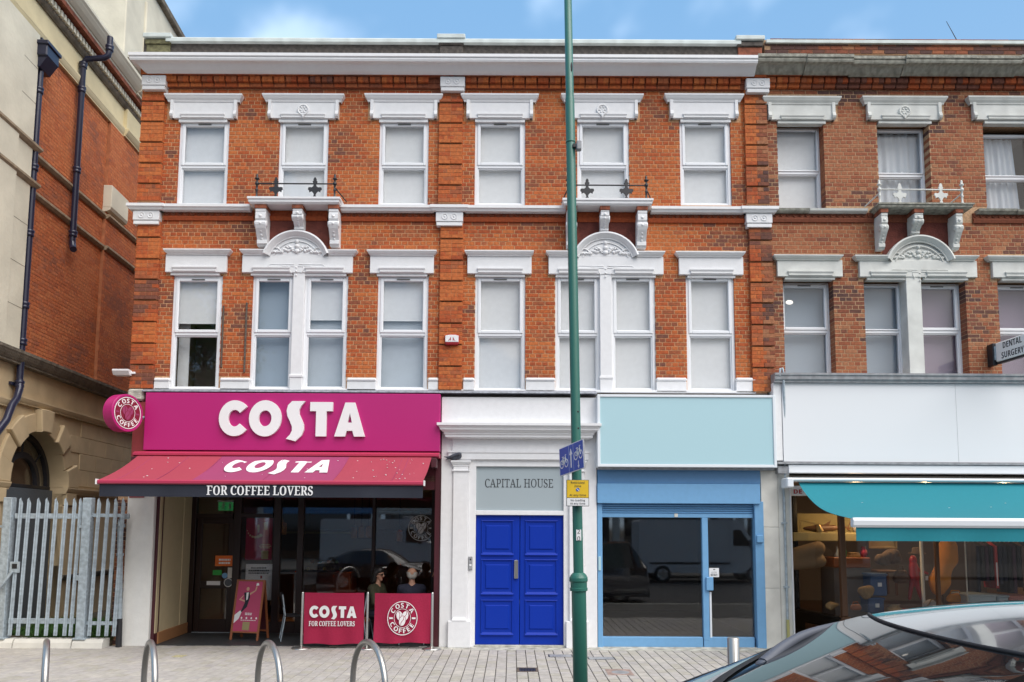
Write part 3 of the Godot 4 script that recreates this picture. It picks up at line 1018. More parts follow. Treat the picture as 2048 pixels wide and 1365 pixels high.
# course of fish-scale tiles under the string course
func scales(parent, segs, yt, m, backm):
	var f = group_part("scale_frieze", parent)
	for s in segs:
		var st := S()
		bx(st, s[0], s[1], yt - 0.115, yt, -0.02, 0.02)
		run(st, [Vector2(0.0, yt - 0.11), Vector2(0.05, yt - 0.11), Vector2(0.05, yt - 0.13), Vector2(0.035, yt - 0.17), Vector2(0.03, yt - 0.185), Vector2(0.0, yt - 0.185)], s[0], s[1], false, false)
		obj("band", st, backm, f)
	var u := S()
	var p := ring_poly(0, 0, Vector2(0.053, 0.09), Vector2(0.036, 0.066), 180, 360, 10)
	ex(u, p, 0.0, 0.022, 0.004)
	ex(u, ring_poly(0, 0, Vector2(0.028, 0.052), Vector2(0.014, 0.03), 180, 360, 8), 0.0, 0.016, 0.003)
	u.generate_normals()
	var mesh := u.commit()
	for s in segs:
		var n := int((s[1] - s[0]) / 0.112)
		for i in n:
			var o := MeshInstance3D.new()
			o.name = "scale_tile"
			o.mesh = mesh
			o.material_override = MT[m]
			o.position = Vector3(s[0] + 0.058 + i * (s[1] - s[0] - 0.004) / n, yt - 0.012, 0.02)
			f.add_child(o, true)

func cornice_profile(y1, ym, y0, p) -> Array:
	var h: float = y1 - y0
	return [Vector2(0.0, y1 + 0.02), Vector2(p, y1), Vector2(p, y1 - 0.055), Vector2(p - 0.025, y1 - 0.07), Vector2(p - 0.02, y1 - 0.085), Vector2(p - 0.015, y1 - 0.1), Vector2(p - 0.03, ym), Vector2(p - 0.09, ym - 0.005), Vector2(p - 0.12, ym - 0.02), Vector2(p - 0.19, ym - 0.09), Vector2(p - 0.24, ym - 0.12), Vector2(p - 0.26, ym - 0.125), Vector2(p - 0.265, y0), Vector2(0.0, y0)]

# ---------- the painted brick terrace over the coffee shop and the blue shop
func terrace():
	var T = thing("brick_terrace", "orange brick terrace with white plaster window heads, blue door and two shop units", "building")
	var list := []
	var holes := []
	var up := [[-6.25, -5.31, 7.994, 9.652], [-4.38, -3.45, 8.004, 9.661], [-2.511, -1.58, 8.014, 9.671], [-0.725, 0.224, 8.023, 9.681], [1.183, 2.16, 8.033, 9.691], [3.099, 4.058, 8.043, 9.701]]
	var lo := [[-6.228, -5.318, 4.52, 6.673], [-4.772, -3.998, 4.527, 6.68], [-3.816, -3.015, 4.532, 6.685], [-2.478, -1.54, 4.53, 6.693], [-0.693, 0.235, 4.521, 6.702], [0.772, 1.601, 4.528, 6.709], [1.792, 2.611, 4.533, 6.714], [3.167, 4.059, 4.531, 6.722]]
	for h in up + lo:
		holes.append([h[0], h[1], h[2], h[3], 0.09])
	var xl: float = -6.946
	var xr: float = 4.613
	var yb: float = 4.525
	var wall = group_part("brick_wall", T)
	var st := S()
	backing(st, xl + 0.02, xr, yb, 11.21, -0.32, -0.005, holes)
	obj("backing", st, "mortar", wall)
	# bricks between the trim
	var cov := []
	for h in holes:
		cov.append(h)
	for r in [[-6.487, -5.166, 9.632, 10.163], [-4.651, -3.255, 9.642, 10.173], [-2.731, -1.4, 9.652, 10.183], [-0.922, 0.399, 9.661, 10.192], [0.961, 2.367, 9.671, 10.202], [2.901, 4.25, 9.681, 10.212], [-6.362, -5.242, 6.655, 7.117], [-4.958, -2.938, 6.664, 7.127], [-2.616, -1.45, 6.674, 7.137], [-0.835, 0.341, 6.683, 7.146], [0.653, 2.757, 6.693, 7.156], [3.041, 4.217, 6.703, 7.166], [-4.517, -3.412, 7.108, 7.764], [1.169, 2.248, 7.137, 7.794], [-3.998, -3.816, 4.456, 6.777], [1.601, 1.792, 4.485, 6.806], [-7.081, 4.933, 7.684, 7.999]]:
		cov.append(r)
	var P := [[-6.946, -6.522, -6.903, -6.476], [-1.389, -0.951, -1.336, -0.913], [4.306, 4.725, 4.334, 4.752]]
	for p in P:
		cov.append([maxf(p[0], p[2]) + 0.01, minf(p[1], p[3]) - 0.01, 0.0, 20.0])
	lay(list, xl, xr, 4.782, 10.286, cov, "brick", 0.0, 0, 0.0, holes)
	# corbelled courses under the cornice
	var c1 := [10.45, 10.558]
	var cb := S()
	bx(cb, xl, xr, c1[0], c1[1] + 0.02, -0.02, 0.165)
	bx(cb, xl, xr, 10.363, c1[0] - 0.003, -0.02, 0.07)
	bx(cb, xl, xr, 10.266, 10.365, -0.02, 0.055)
	obj("corbel_backing", cb, "brick6", wall)
	var x: float = xl
	while x < xr - 0.06:
		add_brick(list, x + 0.004, x + 0.22, c1[0], c1[1] - 0.006, 0.03, 0.178, "brick", 0.25)
		x += 0.224
	x = xl
	while x < xr - 0.06:
		var near := false
		for p in P:
			near = near or (x + 0.2 > p[0] - 0.02 and x < p[1] + 0.02)
		if not near:
			for k in 2:
				add_brick(list, x + k * 0.1 + 0.003, x + k * 0.1 + 0.1, 10.347, 10.45, 0.02, 0.13, "brick", 0.0)
			add_brick(list, x + 0.003, x + 0.203, 10.269, 10.343, 0.0, 0.07, "brick", 0.1)
		x += 0.224
	place_pilasters(T, list, P)
	place_bricks(list, wall, 300)
	# windows
	var lower := ["blind", "blind", "blind", "blind", "blind", "blind"]
	for i in 6:
		var h: Array = up[i]
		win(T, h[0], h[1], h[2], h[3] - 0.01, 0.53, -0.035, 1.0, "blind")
	var frac := [0.40, 0.0, 0.37, 0.375, 1.0, 1.0, 0.97, 1.0]
	var behind := ["deep", "sky_tone_blue", "sky_tone_grey", "sky_tone_grey", "", "", "sky_tone_grey", ""]  # sky tones put the pane reflection into the backing colour
	for i in 8:
		var h: Array = lo[i]
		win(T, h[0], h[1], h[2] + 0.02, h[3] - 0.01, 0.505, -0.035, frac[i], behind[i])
	# plaster heads
	lintel_upper(T, -6.442, -5.131, 9.656, 10.105, -6.258, -5.352, "white_paint")
	lintel_upper(T, -4.619, -3.233, 9.666, 10.115, -4.391, -3.476, "white_paint", true)
	lintel_upper(T, -2.712, -1.391, 9.675, 10.125, -2.515, -1.6, "white_paint")
	lintel_upper(T, -0.916, 0.396, 9.685, 10.134, -0.722, 0.212, "white_paint")
	lintel_upper(T, 0.954, 2.35, 9.695, 10.144, 1.192, 2.154, "white_paint", true)
	lintel_upper(T, 2.881, 4.221, 9.705, 10.154, 3.116, 4.059, "white_paint")
	var yh := [7.119, 7.029, 6.706]
	lintel_lower(T, -6.381, -5.153, -6.361, -5.241, yh[0], yh[1], yh[2], [[-6.272, -5.373]], "white_paint")
	lintel_lower(T, -4.989, -2.85, -4.957, -2.937, yh[0], yh[1], yh[2], [[-4.804, -4.034], [-3.841, -3.053]], "white_paint", [-4.506, -3.384])
	lintel_lower(T, -2.668, -1.393, -2.616, -1.45, yh[0], yh[1], yh[2], [[-2.493, -1.567]], "white_paint")
	lintel_lower(T, -0.883, 0.383, -0.834, 0.341, yh[0], yh[1], yh[2], [[-0.695, 0.222]], "white_paint")
	lintel_lower(T, 0.601, 2.777, 0.653, 2.756, yh[0], yh[1], yh[2], [[0.782, 1.607], [1.809, 2.617]], "white_paint", [1.131, 2.254])
	lintel_lower(T, 2.968, 4.243, 3.041, 4.217, yh[0], yh[1], yh[2], [[3.195, 4.076]], "white_paint")
	for p in [[-3.962, -4.003, -3.82], [1.694, 1.602, 1.793]]:
		pediment(T, p[0], 7.049, 0.6, 0.43, "white_paint")
		var ms := S()
		bx(ms, p[1] - 0.012, p[2] + 0.012, 4.516, 6.744, -0.1, 0.045, 0.006)
		bx(ms, p[1] - 0.03, p[2] + 0.03, 4.763, 4.818, -0.02, 0.07, 0.008)
		bx(ms, p[1] - 0.02, p[2] + 0.02, 4.516, 4.763, -0.02, 0.058, 0.006)
		obj("window_mullion", ms, "white_paint", T)
	for r in [[-4.535, -3.393, 7.079, 7.764], [1.151, 2.266, 7.109, 7.794]]:
		box("rendered_panel", "red_render", T, r[0], r[1], r[2], r[3], -0.02, 0.012)
	# string course, frieze and balconies
	var ys := [7.956, 7.849]
	st = S()
	var prof := [Vector2(0, ys[0]), Vector2(0.17, ys[0]), Vector2(0.17, ys[0] - 0.05), Vector2(0.15, ys[0] - 0.06), Vector2(0.13, ys[0] - 0.1), Vector2(0.1, ys[1] + 0.01), Vector2(0.1, ys[1]), Vector2(0, ys[1])]
	for s in [[xl + 0.05, -4.823, true, false], [-3.177, 0.976, false, false], [2.531, 4.381, false, false]]:
		run(st, prof, s[0], s[1], s[2], s[3])
	for p in P:
		run(st, [Vector2(0, ys[0] + 0.003), Vector2(0.19, ys[0] + 0.003), Vector2(0.19, ys[0] - 0.05), Vector2(0.17, ys[0] - 0.06), Vector2(0.15, ys[0] - 0.1), Vector2(0.13, ys[1]), Vector2(0, ys[1])], p[0] + 0.06, p[1] - 0.06, true, true)
	obj("string_course", st, "white_paint", T)
	for p in P:
		cap_block(T, p[0] - 0.03, p[1] + 0.03, 7.588, 7.844, "white_paint", 0.12)
		cap_block(T, p[0] + 0.02, p[1] + 0.04, 10.163, 10.437, "white_paint", 0.16)
	scales(T, [[-6.452, -4.79], [-3.219, -1.39], [-0.927, 0.976], [2.492, 4.267]], 7.884, "terracotta", "brick2")
	for s in [[-4.549, -3.432], [1.189, 2.27]]:
		st = S()
		bx(st, s[0], s[1], 7.779, 7.894, -0.02, 0.02)
		run(st, [Vector2(0.0, 7.779), Vector2(0.05, 7.779), Vector2(0.05, 7.76), Vector2(0.03, 7.702), Vector2(0.0, 7.702)], s[0], s[1], false, false)
		obj("plain_frieze", st, "brick2", T)
	balcony(T, -4.81, -3.13, 8.019, 7.897, 0.36, "white_paint", "black_iron", [[-4.675, -4.485, 7.179, 0.8], [-4.001, -3.825, 7.474, 0.8], [-3.346, -3.175, 7.179, 0.8]], 0.0, "white_paint", -4.661, -3.245)
	balcony(T, 0.89, 2.534, 8.019, 7.898, 0.36, "white_paint", "black_iron", [[0.973, 1.145, 7.179, 0.8], [1.588, 1.742, 7.474, 0.8], [2.257, 2.428, 7.179, 0.8]], 0.0, "white_paint", 0.993, 2.417)
	# white plinth blocks between the first-floor windows
	for s in [[-6.472, -6.182, 4.499, 4.746], [-5.278, -4.736, 4.506, 4.753], [-2.99, -2.457, 4.508, 4.764], [-1.525, -1.335, 4.515, 4.771], [-0.892, -0.684, 4.509, 4.774], [0.238, 0.772, 4.515, 4.781], [2.599, 3.151, 4.518, 4.793], [4.037, 4.399, 4.516, 4.8]]:
		var pb := S()
		bx(pb, s[0] + 0.004, s[1] - 0.004, s[2], s[3] - 0.07, -0.02, 0.05, 0.006)
		bx(pb, s[0], s[1], s[3] - 0.068, s[3], -0.02, 0.066, 0.02)
		obj("sill_block", pb, "white_paint", T)
	box("sill", "white_paint", T, -6.458, 4.397, yb - 0.005, 4.562, -0.1, 0.05, 0.006)
	# lead flashing in lengths
	var fx := [-6.61, -4.921, -3.837, -2.391, -1.307, -0.719, 0.157, 1.513]
	for i in fx.size() - 1:
		st = S()
		run(st, [Vector2(0.0, yb + 0.02), Vector2(0.06, yb + 0.012), Vector2(0.2, yb - 0.03), Vector2(0.21, yb - 0.055), Vector2(0.0, yb - 0.055)], fx[i], fx[i + 1] - 0.004, false, false)
		obj("flashing", st, "lead", T)
	# cornice and parapet
	st = S()
	var pc := 0.44
	run(st, cornice_profile(10.711, 10.576, 10.558, pc), -7.059 + pc, 4.466, true, false)
	obj("cornice", st, "white_paint", T)
	var pw = box("parapet", "grey_render", T, -6.968, 4.269, 10.941, 11.221, -0.3, 0.06)
	st = S()
	run(st, [Vector2(-0.34, 11.208), Vector2(0.14, 11.198), Vector2(0.15, 11.198 - 0.02), Vector2(0.15, 11.119), Vector2(0.11, 11.119), Vector2(-0.34, 11.119)], -6.522, 4.253, false, false)
	obj("coping", st, "coping", T)
	for p in [[-6.897, -6.458, 10.837, 11.272, "moss_stone", 0.0], [-1.393, -0.954, 10.866, 11.281, "grey_render", 0.0], [4.205, 4.654, 10.895, 11.281, "terracotta", 0.0]]:
		var pr = group_part("parapet_pier", T)
		var top: float = p[3]
		box("shaft", p[4], pr, p[0], p[1], p[2], top - 0.2, -0.3, 0.1, 0.006)
		box("neck", "moss_stone" if p[4] == "moss_stone" else "grey_render", pr, p[0] - 0.02, p[1] + 0.01, top - 0.19, top - 0.11, -0.3, 0.13, 0.006)
		box("cap", "coping", pr, p[0] - 0.05, p[1] + 0.04, top - 0.085, top, -0.32, 0.17, 0.01)
	# bricks of the right-hand pier
	# roof, flank and back, so that no light leaks in
	box("roof", "lead", T, xl, xr + 0.4, 10.55, 10.65, -9, -0.32)
	box("flank_wall", "mortar", T, xl, xl + 0.25, 0, 11.0, -9, -0.33)
	box("back_wall", "mortar", T, xl, xr + 0.4, 0, 10.6, -9.25, -9)
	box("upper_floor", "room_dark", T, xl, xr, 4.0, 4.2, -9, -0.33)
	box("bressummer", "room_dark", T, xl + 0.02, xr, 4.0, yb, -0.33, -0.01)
	# rusted straps left by an old sign, and a stone corbel
	for s in [[-5.296, -5.265, 4.945, 6.094], [-4.877, -4.841, 4.864, 6.152]]:
		box("iron_strap", "rust_iron", T, s[0] + 0.004, s[1], s[2], s[3], 0.0, 0.03, 0.006)
	st = S()
	bx(st, -6.886, -6.597, 4.314, 4.524, -0.05, 0.16, 0.03)
	obj("stone_corbel", st, "concrete", T)
	# alarm box and lamp on the front
	var al = thing("alarm_box", "white and maroon burglar alarm box on the middle brick pilaster", "alarm box", Vector3(-1.094, 5.452, 0.09))
	st = S()
	ex(st, PackedVector2Array([Vector2(-0.125, -0.07), Vector2(-0.1, -0.09), Vector2(0.1, -0.09), Vector2(0.125, -0.07), Vector2(0.135, 0.08), Vector2(0.07, 0.1), Vector2(-0.07, 0.1), Vector2(-0.135, 0.08)]), -0.02, 0.05, 0.02)
	obj("case", st, "alarm_red", al)
	st = S()
	ex(st, PackedVector2Array([Vector2(-0.118, -0.045), Vector2(0.118, -0.045), Vector2(0.12, 0.07), Vector2(0.06, 0.086), Vector2(-0.06, 0.086), Vector2(-0.12, 0.07)]), 0.04, 0.06, 0.006)
	obj("cover", st, "white_paint", al)
	st = S()
	for sx in [-1.0, 1.0]:
		ex(st, PackedVector2Array([Vector2(sx * 0.065, -0.018), Vector2(sx * 0.045, 0.0), Vector2(sx * 0.022, 0.045), Vector2(sx * 0.018, 0.045), Vector2(sx * 0.018, -0.018), Vector2(sx * 0.03, -0.018), Vector2(sx * 0.03, 0.0), Vector2(sx * 0.04, 0.0), Vector2(sx * 0.048, -0.018)]), 0.06, 0.064)
	obj("emblem", st, "alarm_red", al)
	var cc = thing("security_light", "white wedge-shaped fitting on an arm at the left corner of the brick front", "light fitting", Vector3(-6.994, 4.824, 0.1))
	st = S()
	side(st, PackedVector2Array([Vector2(-0.09, 0.035), Vector2(0.1, 0.05), Vector2(0.1, 0.02), Vector2(0.05, -0.05), Vector2(-0.09, -0.05)]), -0.17, 0.13, 0.01)
	obj("housing", st, "white_paint", cc)
	box("arm", "white_paint", cc, 0.12, 0.2, -0.02, 0.02, -0.04, 0.0, 0.005)

func place_pilasters(T, list, P):
	var ub := []
	for y in [181.0, 211.0, 251.5, 292.0, 334.0, 375.0, 410.0]:
		ub.append(yv(y))
	var lb := []
	for y in [450.0, 482.0, 525.0, 566.0, 607.0, 650.0, 693.0, 736.0, 784.0]:
		lb.append(yv(y))
	for i in 3:
		var p: Array = P[i]
		pilaster(T, p[0], p[1], 0, 0, 0, 0, "white_paint", list, "brick", ub, lb, p[2], p[3], 0.52 if i == 2 else 0.0)

# height on the front of the terrace for the measured block joints
func yv(y: float) -> float:
	var k := [[181.0, 10.256], [292.0, 9.168], [410.0, 8.028], [525.0, 6.933], [650.0, 5.761], [784.0, 4.525]]
	for i in k.size() - 1:
		if y <= k[i + 1][0]:
			return lerpf(k[i][1], k[i + 1][1], (y - k[i][0]) / (k[i + 1][0] - k[i][0]))
	return k[-1][1]

# ---------- the older brick building on the right
func neighbour():
	var T = thing("old_brick_building", "weathered brown brick building with peeling stone cornice beside the terrace", "building")
	var list := []
	var xl: float = 4.693
	var xr := 12.2
	var yb: float = 4.74
	var up := [[4.922, 5.797, 7.985, 9.691], [6.792, 7.769, 7.975, 9.681], [8.773, 9.843, 7.986, 9.672]]
	var lo := [[4.946, 5.876, 4.851, 6.675], [6.431, 7.206, 4.859, 6.663], [7.452, 8.3, 4.864, 6.668], [8.883, 9.84, 4.871, 6.657]]
	var holes := []
	for h in up + lo:
		holes.append([h[0], h[1], h[2], h[3], 0.26])
	var wall = group_part("brick_wall", T)
	var st := S()
	backing(st, xl, xr, yb - 0.2, 11.006, -0.4, -0.005, holes)
	obj("backing", st, "oldmortar", wall)
	var cov := []
	for h in holes:
		cov.append(h)
	for r in [[4.746, 6.077, 9.671, 10.173], [6.611, 8.073, 9.681, 10.183], [8.598, 9.976, 9.691, 10.193], [4.831, 6.052, 6.675, 7.071], [6.336, 8.485, 6.647, 7.081], [8.761, 10.047, 6.657, 7.092], [6.809, 8.1, 7.072, 7.785], [7.199, 7.463, 4.788, 6.835], [4.377, 12.698, 7.724, 8.001]]:
		cov.append(r)
	lay(list, xl, xr, yb, 10.33, cov, "oldbrick", 0.0, 1, 0.12, holes)
	var cb := S()
	bx(cb, xl, xr, 10.588, 10.707, -0.02, 0.165)
	bx(cb, xl, xr, 10.449, 10.588, -0.02, 0.07)
	bx(cb, xl, xr, 10.34, 10.439, -0.02, 0.055)
	obj("corbel_backing", cb, "oldbrick6", wall)
	var x: float = xl
	while x < xr - 0.1:
		add_brick(list, x + 0.004, x + 0.22, 10.494, 10.592, 0.03, 0.178, "brick", 0.45)
		for k in 2:
			add_brick(list, x + k * 0.1 + 0.003, x + k * 0.1 + 0.1, 10.381, 10.489, 0.02, 0.13, "brick", 0.3)
		add_brick(list, x + 0.003, x + 0.203, 10.309, 10.388, 0.0, 0.07, "brick", 0.5)
		x += 0.224
	# parapet of dark brick
	box("parapet_backing", "oldmortar", wall, 4.722, xr, 10.986, 11.265, -0.3, 0.04)
	for c in 4:
		x = 4.722 + (0.11 if c % 2 else 0.0)
		while x < xr - 0.2:
			var y: float = 10.996 + c * 0.075
			add_brick(list, x + 0.004, x + 0.221, y + 0.004, y + 0.071, 0.0, 0.05, "oldbrick", 0.35 + (0.4 if int(x * 1.3) % 3 == 0 else 0.0))
			x += 0.225
	place_bricks(list, wall, 300, Vector3(4, 3.5, 14))
	st = S()
	run(st, [Vector2(-0.34, 11.249), Vector2(0.1, 11.24), Vector2(0.1, 11.18), Vector2(-0.34, 11.18)], 4.744, xr, false, false)
	obj("coping", st, "coping", T)
	# cornice in worn lengths, each a little out of line
	x = 4.475
	var i := 0
	while x < xr:
		var w: float = rng.randf_range(0.7, 1.5)
		st = S()
		var dy := rng.randf_range(-0.015, 0.015)
		var dp := rng.randf_range(-0.035, 0.02)
		run(st, cornice_profile(10.735 + dy, 10.6 + dy, 10.592, 0.44 + dp), x, x + w - 0.006, false, false)
		obj("cornice_stone", st, "old_stone", T)
		x += w
		i += 1
	# windows, set deep
	var c1 = win(T, up[0][0], up[0][1], up[0][2], up[0][3] - 0.03, 0.52, -0.21, 1.0, "curtain", "upvc", 0.04, "curtain", false)
	win(T, up[1][0], up[1][1], up[1][2], up[1][3] - 0.03, 0.54, -0.21, 0.0, "curtain", "upvc", 0.045, "curtain", false)
	win(T, up[2][0], up[2][1], up[2][2], up[2][3] - 0.12, 0.54, -0.21, 0.0, "curtain_drawn", "upvc", 0.045, "curtain", false)
	for k in 4:
		win(T, lo[k][0], lo[k][1], lo[k][2], lo[k][3] - 0.03, 0.505, -0.21, 0.0, ["sky_tone_blue", "sky_tone_blue", "sky_tone_mauve", "sky_tone_mauve"][k], "upvc", 0.05, "sky_tone_grey", k != 1)  # backings coloured like the sky these panes reflect
	var lamp = thing("ceiling_lamp", "round white lamp glowing behind the first-floor window nearest the terrace", "lamp", Vector3(5.202, 6.327, -0.42))
	st = S()
	ball(st, Vector3.ZERO, Vector3(0.09, 0.055, 0.05), 16)
	obj("shade", st, "white_lamp", lamp)
	box("stem", "white_paint", lamp, -0.01, 0.01, 0.05, 0.35, -0.01, 0.01)
	var m := "old_paint"
	lintel_upper(T, 4.713, 6.035, 9.685, 10.115, 4.936, 5.833, m)
	lintel_upper(T, 6.565, 8.017, 9.695, 10.125, 6.822, 7.812, m, true)
	lintel_upper(T, 8.539, 9.907, 9.705, 10.135, 8.802, 9.886, m)
	var yh := [7.067, 6.982, 6.682]
	lintel_lower(T, 4.76, 6.026, 4.84, 6.034, yh[0], yh[1], yh[2], [[4.983, 5.9]], m)
	lintel_lower(T, 6.235, 8.502, 6.346, 8.495, yh[0], yh[1], yh[2], [[6.488, 7.24], [7.515, 8.341]], m, [6.87, 8.002])
	lintel_lower(T, 8.657, 10.096, 8.78, 10.094, yh[0], yh[1], yh[2], [[8.956, 9.892]], m)
	pediment(T, 7.44, 7.006, 0.62, 0.44, m, 0.02)
	st = S()
	bx(st, 7.199 - 0.01, 7.454 + 0.01, yb - 0.05, 6.74, -0.3, 0.045, 0.006)
	obj("window_mullion", st, m, T)
	box("rendered_panel", "red_render", T, 6.809, 8.099, 7.053, 7.785, -0.02, 0.012)
	# peeling string course in lengths, frieze, balcony
	var ys := [7.955, 7.876]
	x = 4.714
	while x < xr:
		var w2 := rng.randf_range(0.5, 1.1)
		var mid := x + w2 / 2
		if mid < 6.712 or mid > 8.313:
			st = S()
			var dp := rng.randf_range(-0.05, 0.0)
			var dy := rng.randf_range(-0.02, 0.01)
			run(st, [Vector2(0, ys[0] + dy), Vector2(0.17 + dp, ys[0] + dy), Vector2(0.16 + dp, ys[0] - 0.04 + dy), Vector2(0.1, ys[1] + 0.02 + dy), Vector2(0.08, ys[1]), Vector2(0, ys[1])], x, x + w2 - 0.004, false, false)
			obj("string_stone", st, "old_stone" if rng.randf() < 0.4 else m, T)
		x += w2
	scales(T, [[xl, 6.651], [8.491, xr]], 7.908, "terracotta", "oldbrick2")
	st = S()
	bx(st, 6.874, 8.168, 7.726, 7.918, -0.02, 0.03)
	obj("plain_frieze", st, "oldbrick2", T)
	balcony(T, 6.598, 8.333, 7.965, 7.872, 0.36, "old_stone", "old_paint", [[6.665, 6.782, 7.174, 0.82], [7.27, 7.424, 7.45, 0.82], [8.02, 8.138, 7.174, 0.82]], 0.0, m, 6.653, 8.15, true)
	box("roof", "lead", T, xl, xr, 10.55, 10.65, -9, -0.4)
	box("back_wall", "oldmortar", T, xl + 0.4, xr, 0, 10.6, -9.25, -9)
	box("upper_floor", "room_dark", T, xl + 0.4, xr, 4.2, 4.35, -9, -0.4)
	box("end_wall", "oldmortar", T, xr - 0.2, xr, 0, 10.6, -9, -0.41)
	st = S()
	var a := Vector3(8.975, 11.97, -1)
	tube(st, [a + Vector3(0.02, -0.5, 0), a, a + Vector3(-0.19, 0.4, 0)], [0.012, 0.009, 0.005], 6)
	var an = thing("roof_aerial", "thin bent aerial rod standing on the old brick building's parapet", "aerial")
	obj("rod", st, "black_iron", an)
	# dental sign on its bracket
	var ds = thing("dental_sign", "white projecting dental surgery sign on a black bracket between upper windows", "sign", Vector3(8.645, 5.246, 0.12))
	box("bracket", "black_iron", ds, -0.02, 0.06, -0.22, 0.18, -0.12, 0.06, 0.01)
	var turn := Basis.from_euler(Vector3(0, -1.5, 0))
	var sg = group_part("board", ds)
	sg.transform = Transform3D(turn, Vector3(0.06, 0.0, 0.06))
	box("face", "letter_white", sg, 0.02, 1.15, -0.17, 0.17, -0.05, 0.05, 0.012)
	box("end_plate", "galv", sg, -0.03, 0.02, -0.13, 0.12, -0.06, 0.06, 0.006)
	box("rail", "black_iron", sg, 0.02, 1.15, -0.21, -0.172, -0.03, 0.03, 0.004)
	words("lettering", "DENTAL\nSURGERY", "Droid Sans", true, 0.105, "ink", sg, Vector3(0.44, 0.0, 0.051), Basis(), 0.003, 0.86)
# ---------- the stone and brick hall on the left: local x runs back along its side wall, z is outwards
func hall():
	var T = thing("stone_hall", "old hall with brick upper wall, cream frieze and tan stone ground floor", "building", Vector3(-9.3, 0, -0.2), 1.6326)
	box("lower_wall", "bath_stone", T, -3.0, 0.19, 0, 5.06, -0.6, 0.0)
	# ground floor round the arch
	var st := S()
	var poly := PackedVector2Array([Vector2(0.19, 0), Vector2(0.19, 5.06), Vector2(12, 5.06), Vector2(12, 0), Vector2(2.31, 0), Vector2(2.31, 2.87)])
	for i in range(1, 24):
		var a := PI * i / 24.0
		poly.append(Vector2(1.25 + 1.06 * cos(a), 2.87 + 1.06 * sin(a)))
	poly.append(Vector2(0.19, 2.87))
	# two halves keep the outline simple
	var lft := PackedVector2Array([Vector2(0.19, 2.87), Vector2(0.19, 5.06), Vector2(1.25, 5.06)])
	var rgt := PackedVector2Array([Vector2(1.25, 5.06), Vector2(12, 5.06), Vector2(12, 0), Vector2(2.31, 0), Vector2(2.31, 2.87)])
	for i in range(0, 13):
		var a := PI / 2 + PI / 2 * i / 12.0
		lft.append(Vector2(1.25 + 1.06 * cos(a), 2.87 + 1.06 * sin(a)))
	for i in range(1, 13):
		var a := PI / 2 * i / 12.0
		rgt.append(Vector2(1.25 + 1.06 * cos(a), 2.87 + 1.06 * sin(a)))
	ex(st, lft, -0.6, 0.0)
	ex(st, rgt, -0.6, 0.0)
	obj("lower_wall", st, "bath_stone", T)
	# ashlar blocks of the ground floor
	var ab = group_part("ashlar", T)
	for row in 6:
		var y0 := 2.93 + row * 0.36
		var x := 2.45 + (0.45 if row % 2 else 0.0)
		while x < 7.5:
			var w := rng.randf_range(0.75, 1.0)
			if y0 < 4.3:
				box("ashlar_block", "bath_stone", ab, maxf(x, 2.4) + 0.004, x + w - 0.004, y0 + 0.004, minf(y0 + 0.356, 4.36), -0.02, rng.randf_range(0.011, 0.015), 0.007)
			x += w
	# arch stones, every second one proud
	var ar = group_part("arch", T)
	var nv := 9
	for i in nv:
		var a0 := 180.0 * i / nv
		var a1 := 180.0 * (i + 1) / nv
		st = S()
		var big := i % 2 == 0
		ex(st, ring_poly(1.25, 2.87, Vector2(1.5, 1.5) if big else Vector2(1.42, 1.42), Vector2(1.055, 1.055), a0 + 0.4, a1 - 0.4, 6), -0.3, 0.15 if i == 4 else (0.1 if big else 0.05), 0.015)
		obj("keystone" if i == 4 else "arch_stone", st, "bath_stone", ar)
	for x in [-0.3, 2.31]:
		box("jamb_block", "bath_stone", ar, x, x + 0.42, 2.5, 2.76, -0.3, 0.08, 0.012)
		box("jamb_block", "bath_stone", ar, x, x + 0.36, 0.0, 2.49, -0.3, 0.04, 0.012)
	# arched window: dark frames with dusty panes, board below
	var w = group_part("arched_window", T)
	st = S()
	ex(st, ring_poly(1.25, 2.87, Vector2(1.06, 1.06), Vector2(0.95, 0.95), 0, 180), -0.36, -0.28, 0.01)
	ex(st, ring_poly(1.25, 2.87, Vector2(0.66, 0.66), Vector2(0.54, 0.54), 0, 180), -0.36, -0.27, 0.01)
	bx(st, 0.19, 2.31, 2.82, 2.89, -0.36, -0.27, 0.008)
	for a in [45.0, 90.0, 135.0]:
		var d := Vector3(cos(deg_to_rad(a)), sin(deg_to_rad(a)), 0)
		tube(st, [Vector3(1.25, 2.87, -0.31) + d * 0.6, Vector3(1.25, 2.87, -0.31) + d * 1.0], 0.02, 6)
	obj("frame", st, "black_iron", w)
	st = S()
	ex(st, ring_poly(1.25, 2.87, Vector2(1.0, 1.0), Vector2(0.01, 0.01), 0, 180), -0.35, -0.34)
	obj("pane", st, "pane", w)
	st = S()
	ex(st, ring_poly(1.25, 2.87, Vector2(1.06, 1.06), Vector2(0.01, 0.01), 0, 180), -0.58, -0.55)
	obj("pane_backing", st, "room_brown", w)
	box("board", "grey_board", T, 0.19, 2.31, 0.0, 2.81, -0.36, -0.22, 0.004)
	# mouldings of the ground floor
	var mold := func(called, m, y1, y0, p, a, b):
		var s := S()
		run(s, cap_profile(y1, y0, p), a, b, false, false)
		obj(called, s, m, T)
	mold.call("impost", "bath_stone", 2.88, 2.74, 0.11, 2.28, 12.0)
	mold.call("impost", "bath_stone", 2.88, 2.74, 0.11, -3.0, 0.2)
	mold.call("plinth_moulding", "dirty_stone", 1.05, 0.93, 0.12, 2.28, 12.0)
	mold.call("string_moulding", "bath_stone", 4.5, 4.37, 0.12, 0.32, 12.0)
	mold.call("string_moulding", "bath_stone", 4.4, 4.25, 0.1, -3.0, 0.25)
	mold.call("ledge", "dirty_stone", 5.3, 5.06, 0.26, -3.0, 12.0)
	# upper brick wall
	box("upper_wall", "hall_brick", T, 0.0, 3.34, 5.28, 11.6, -0.6, 0.0)
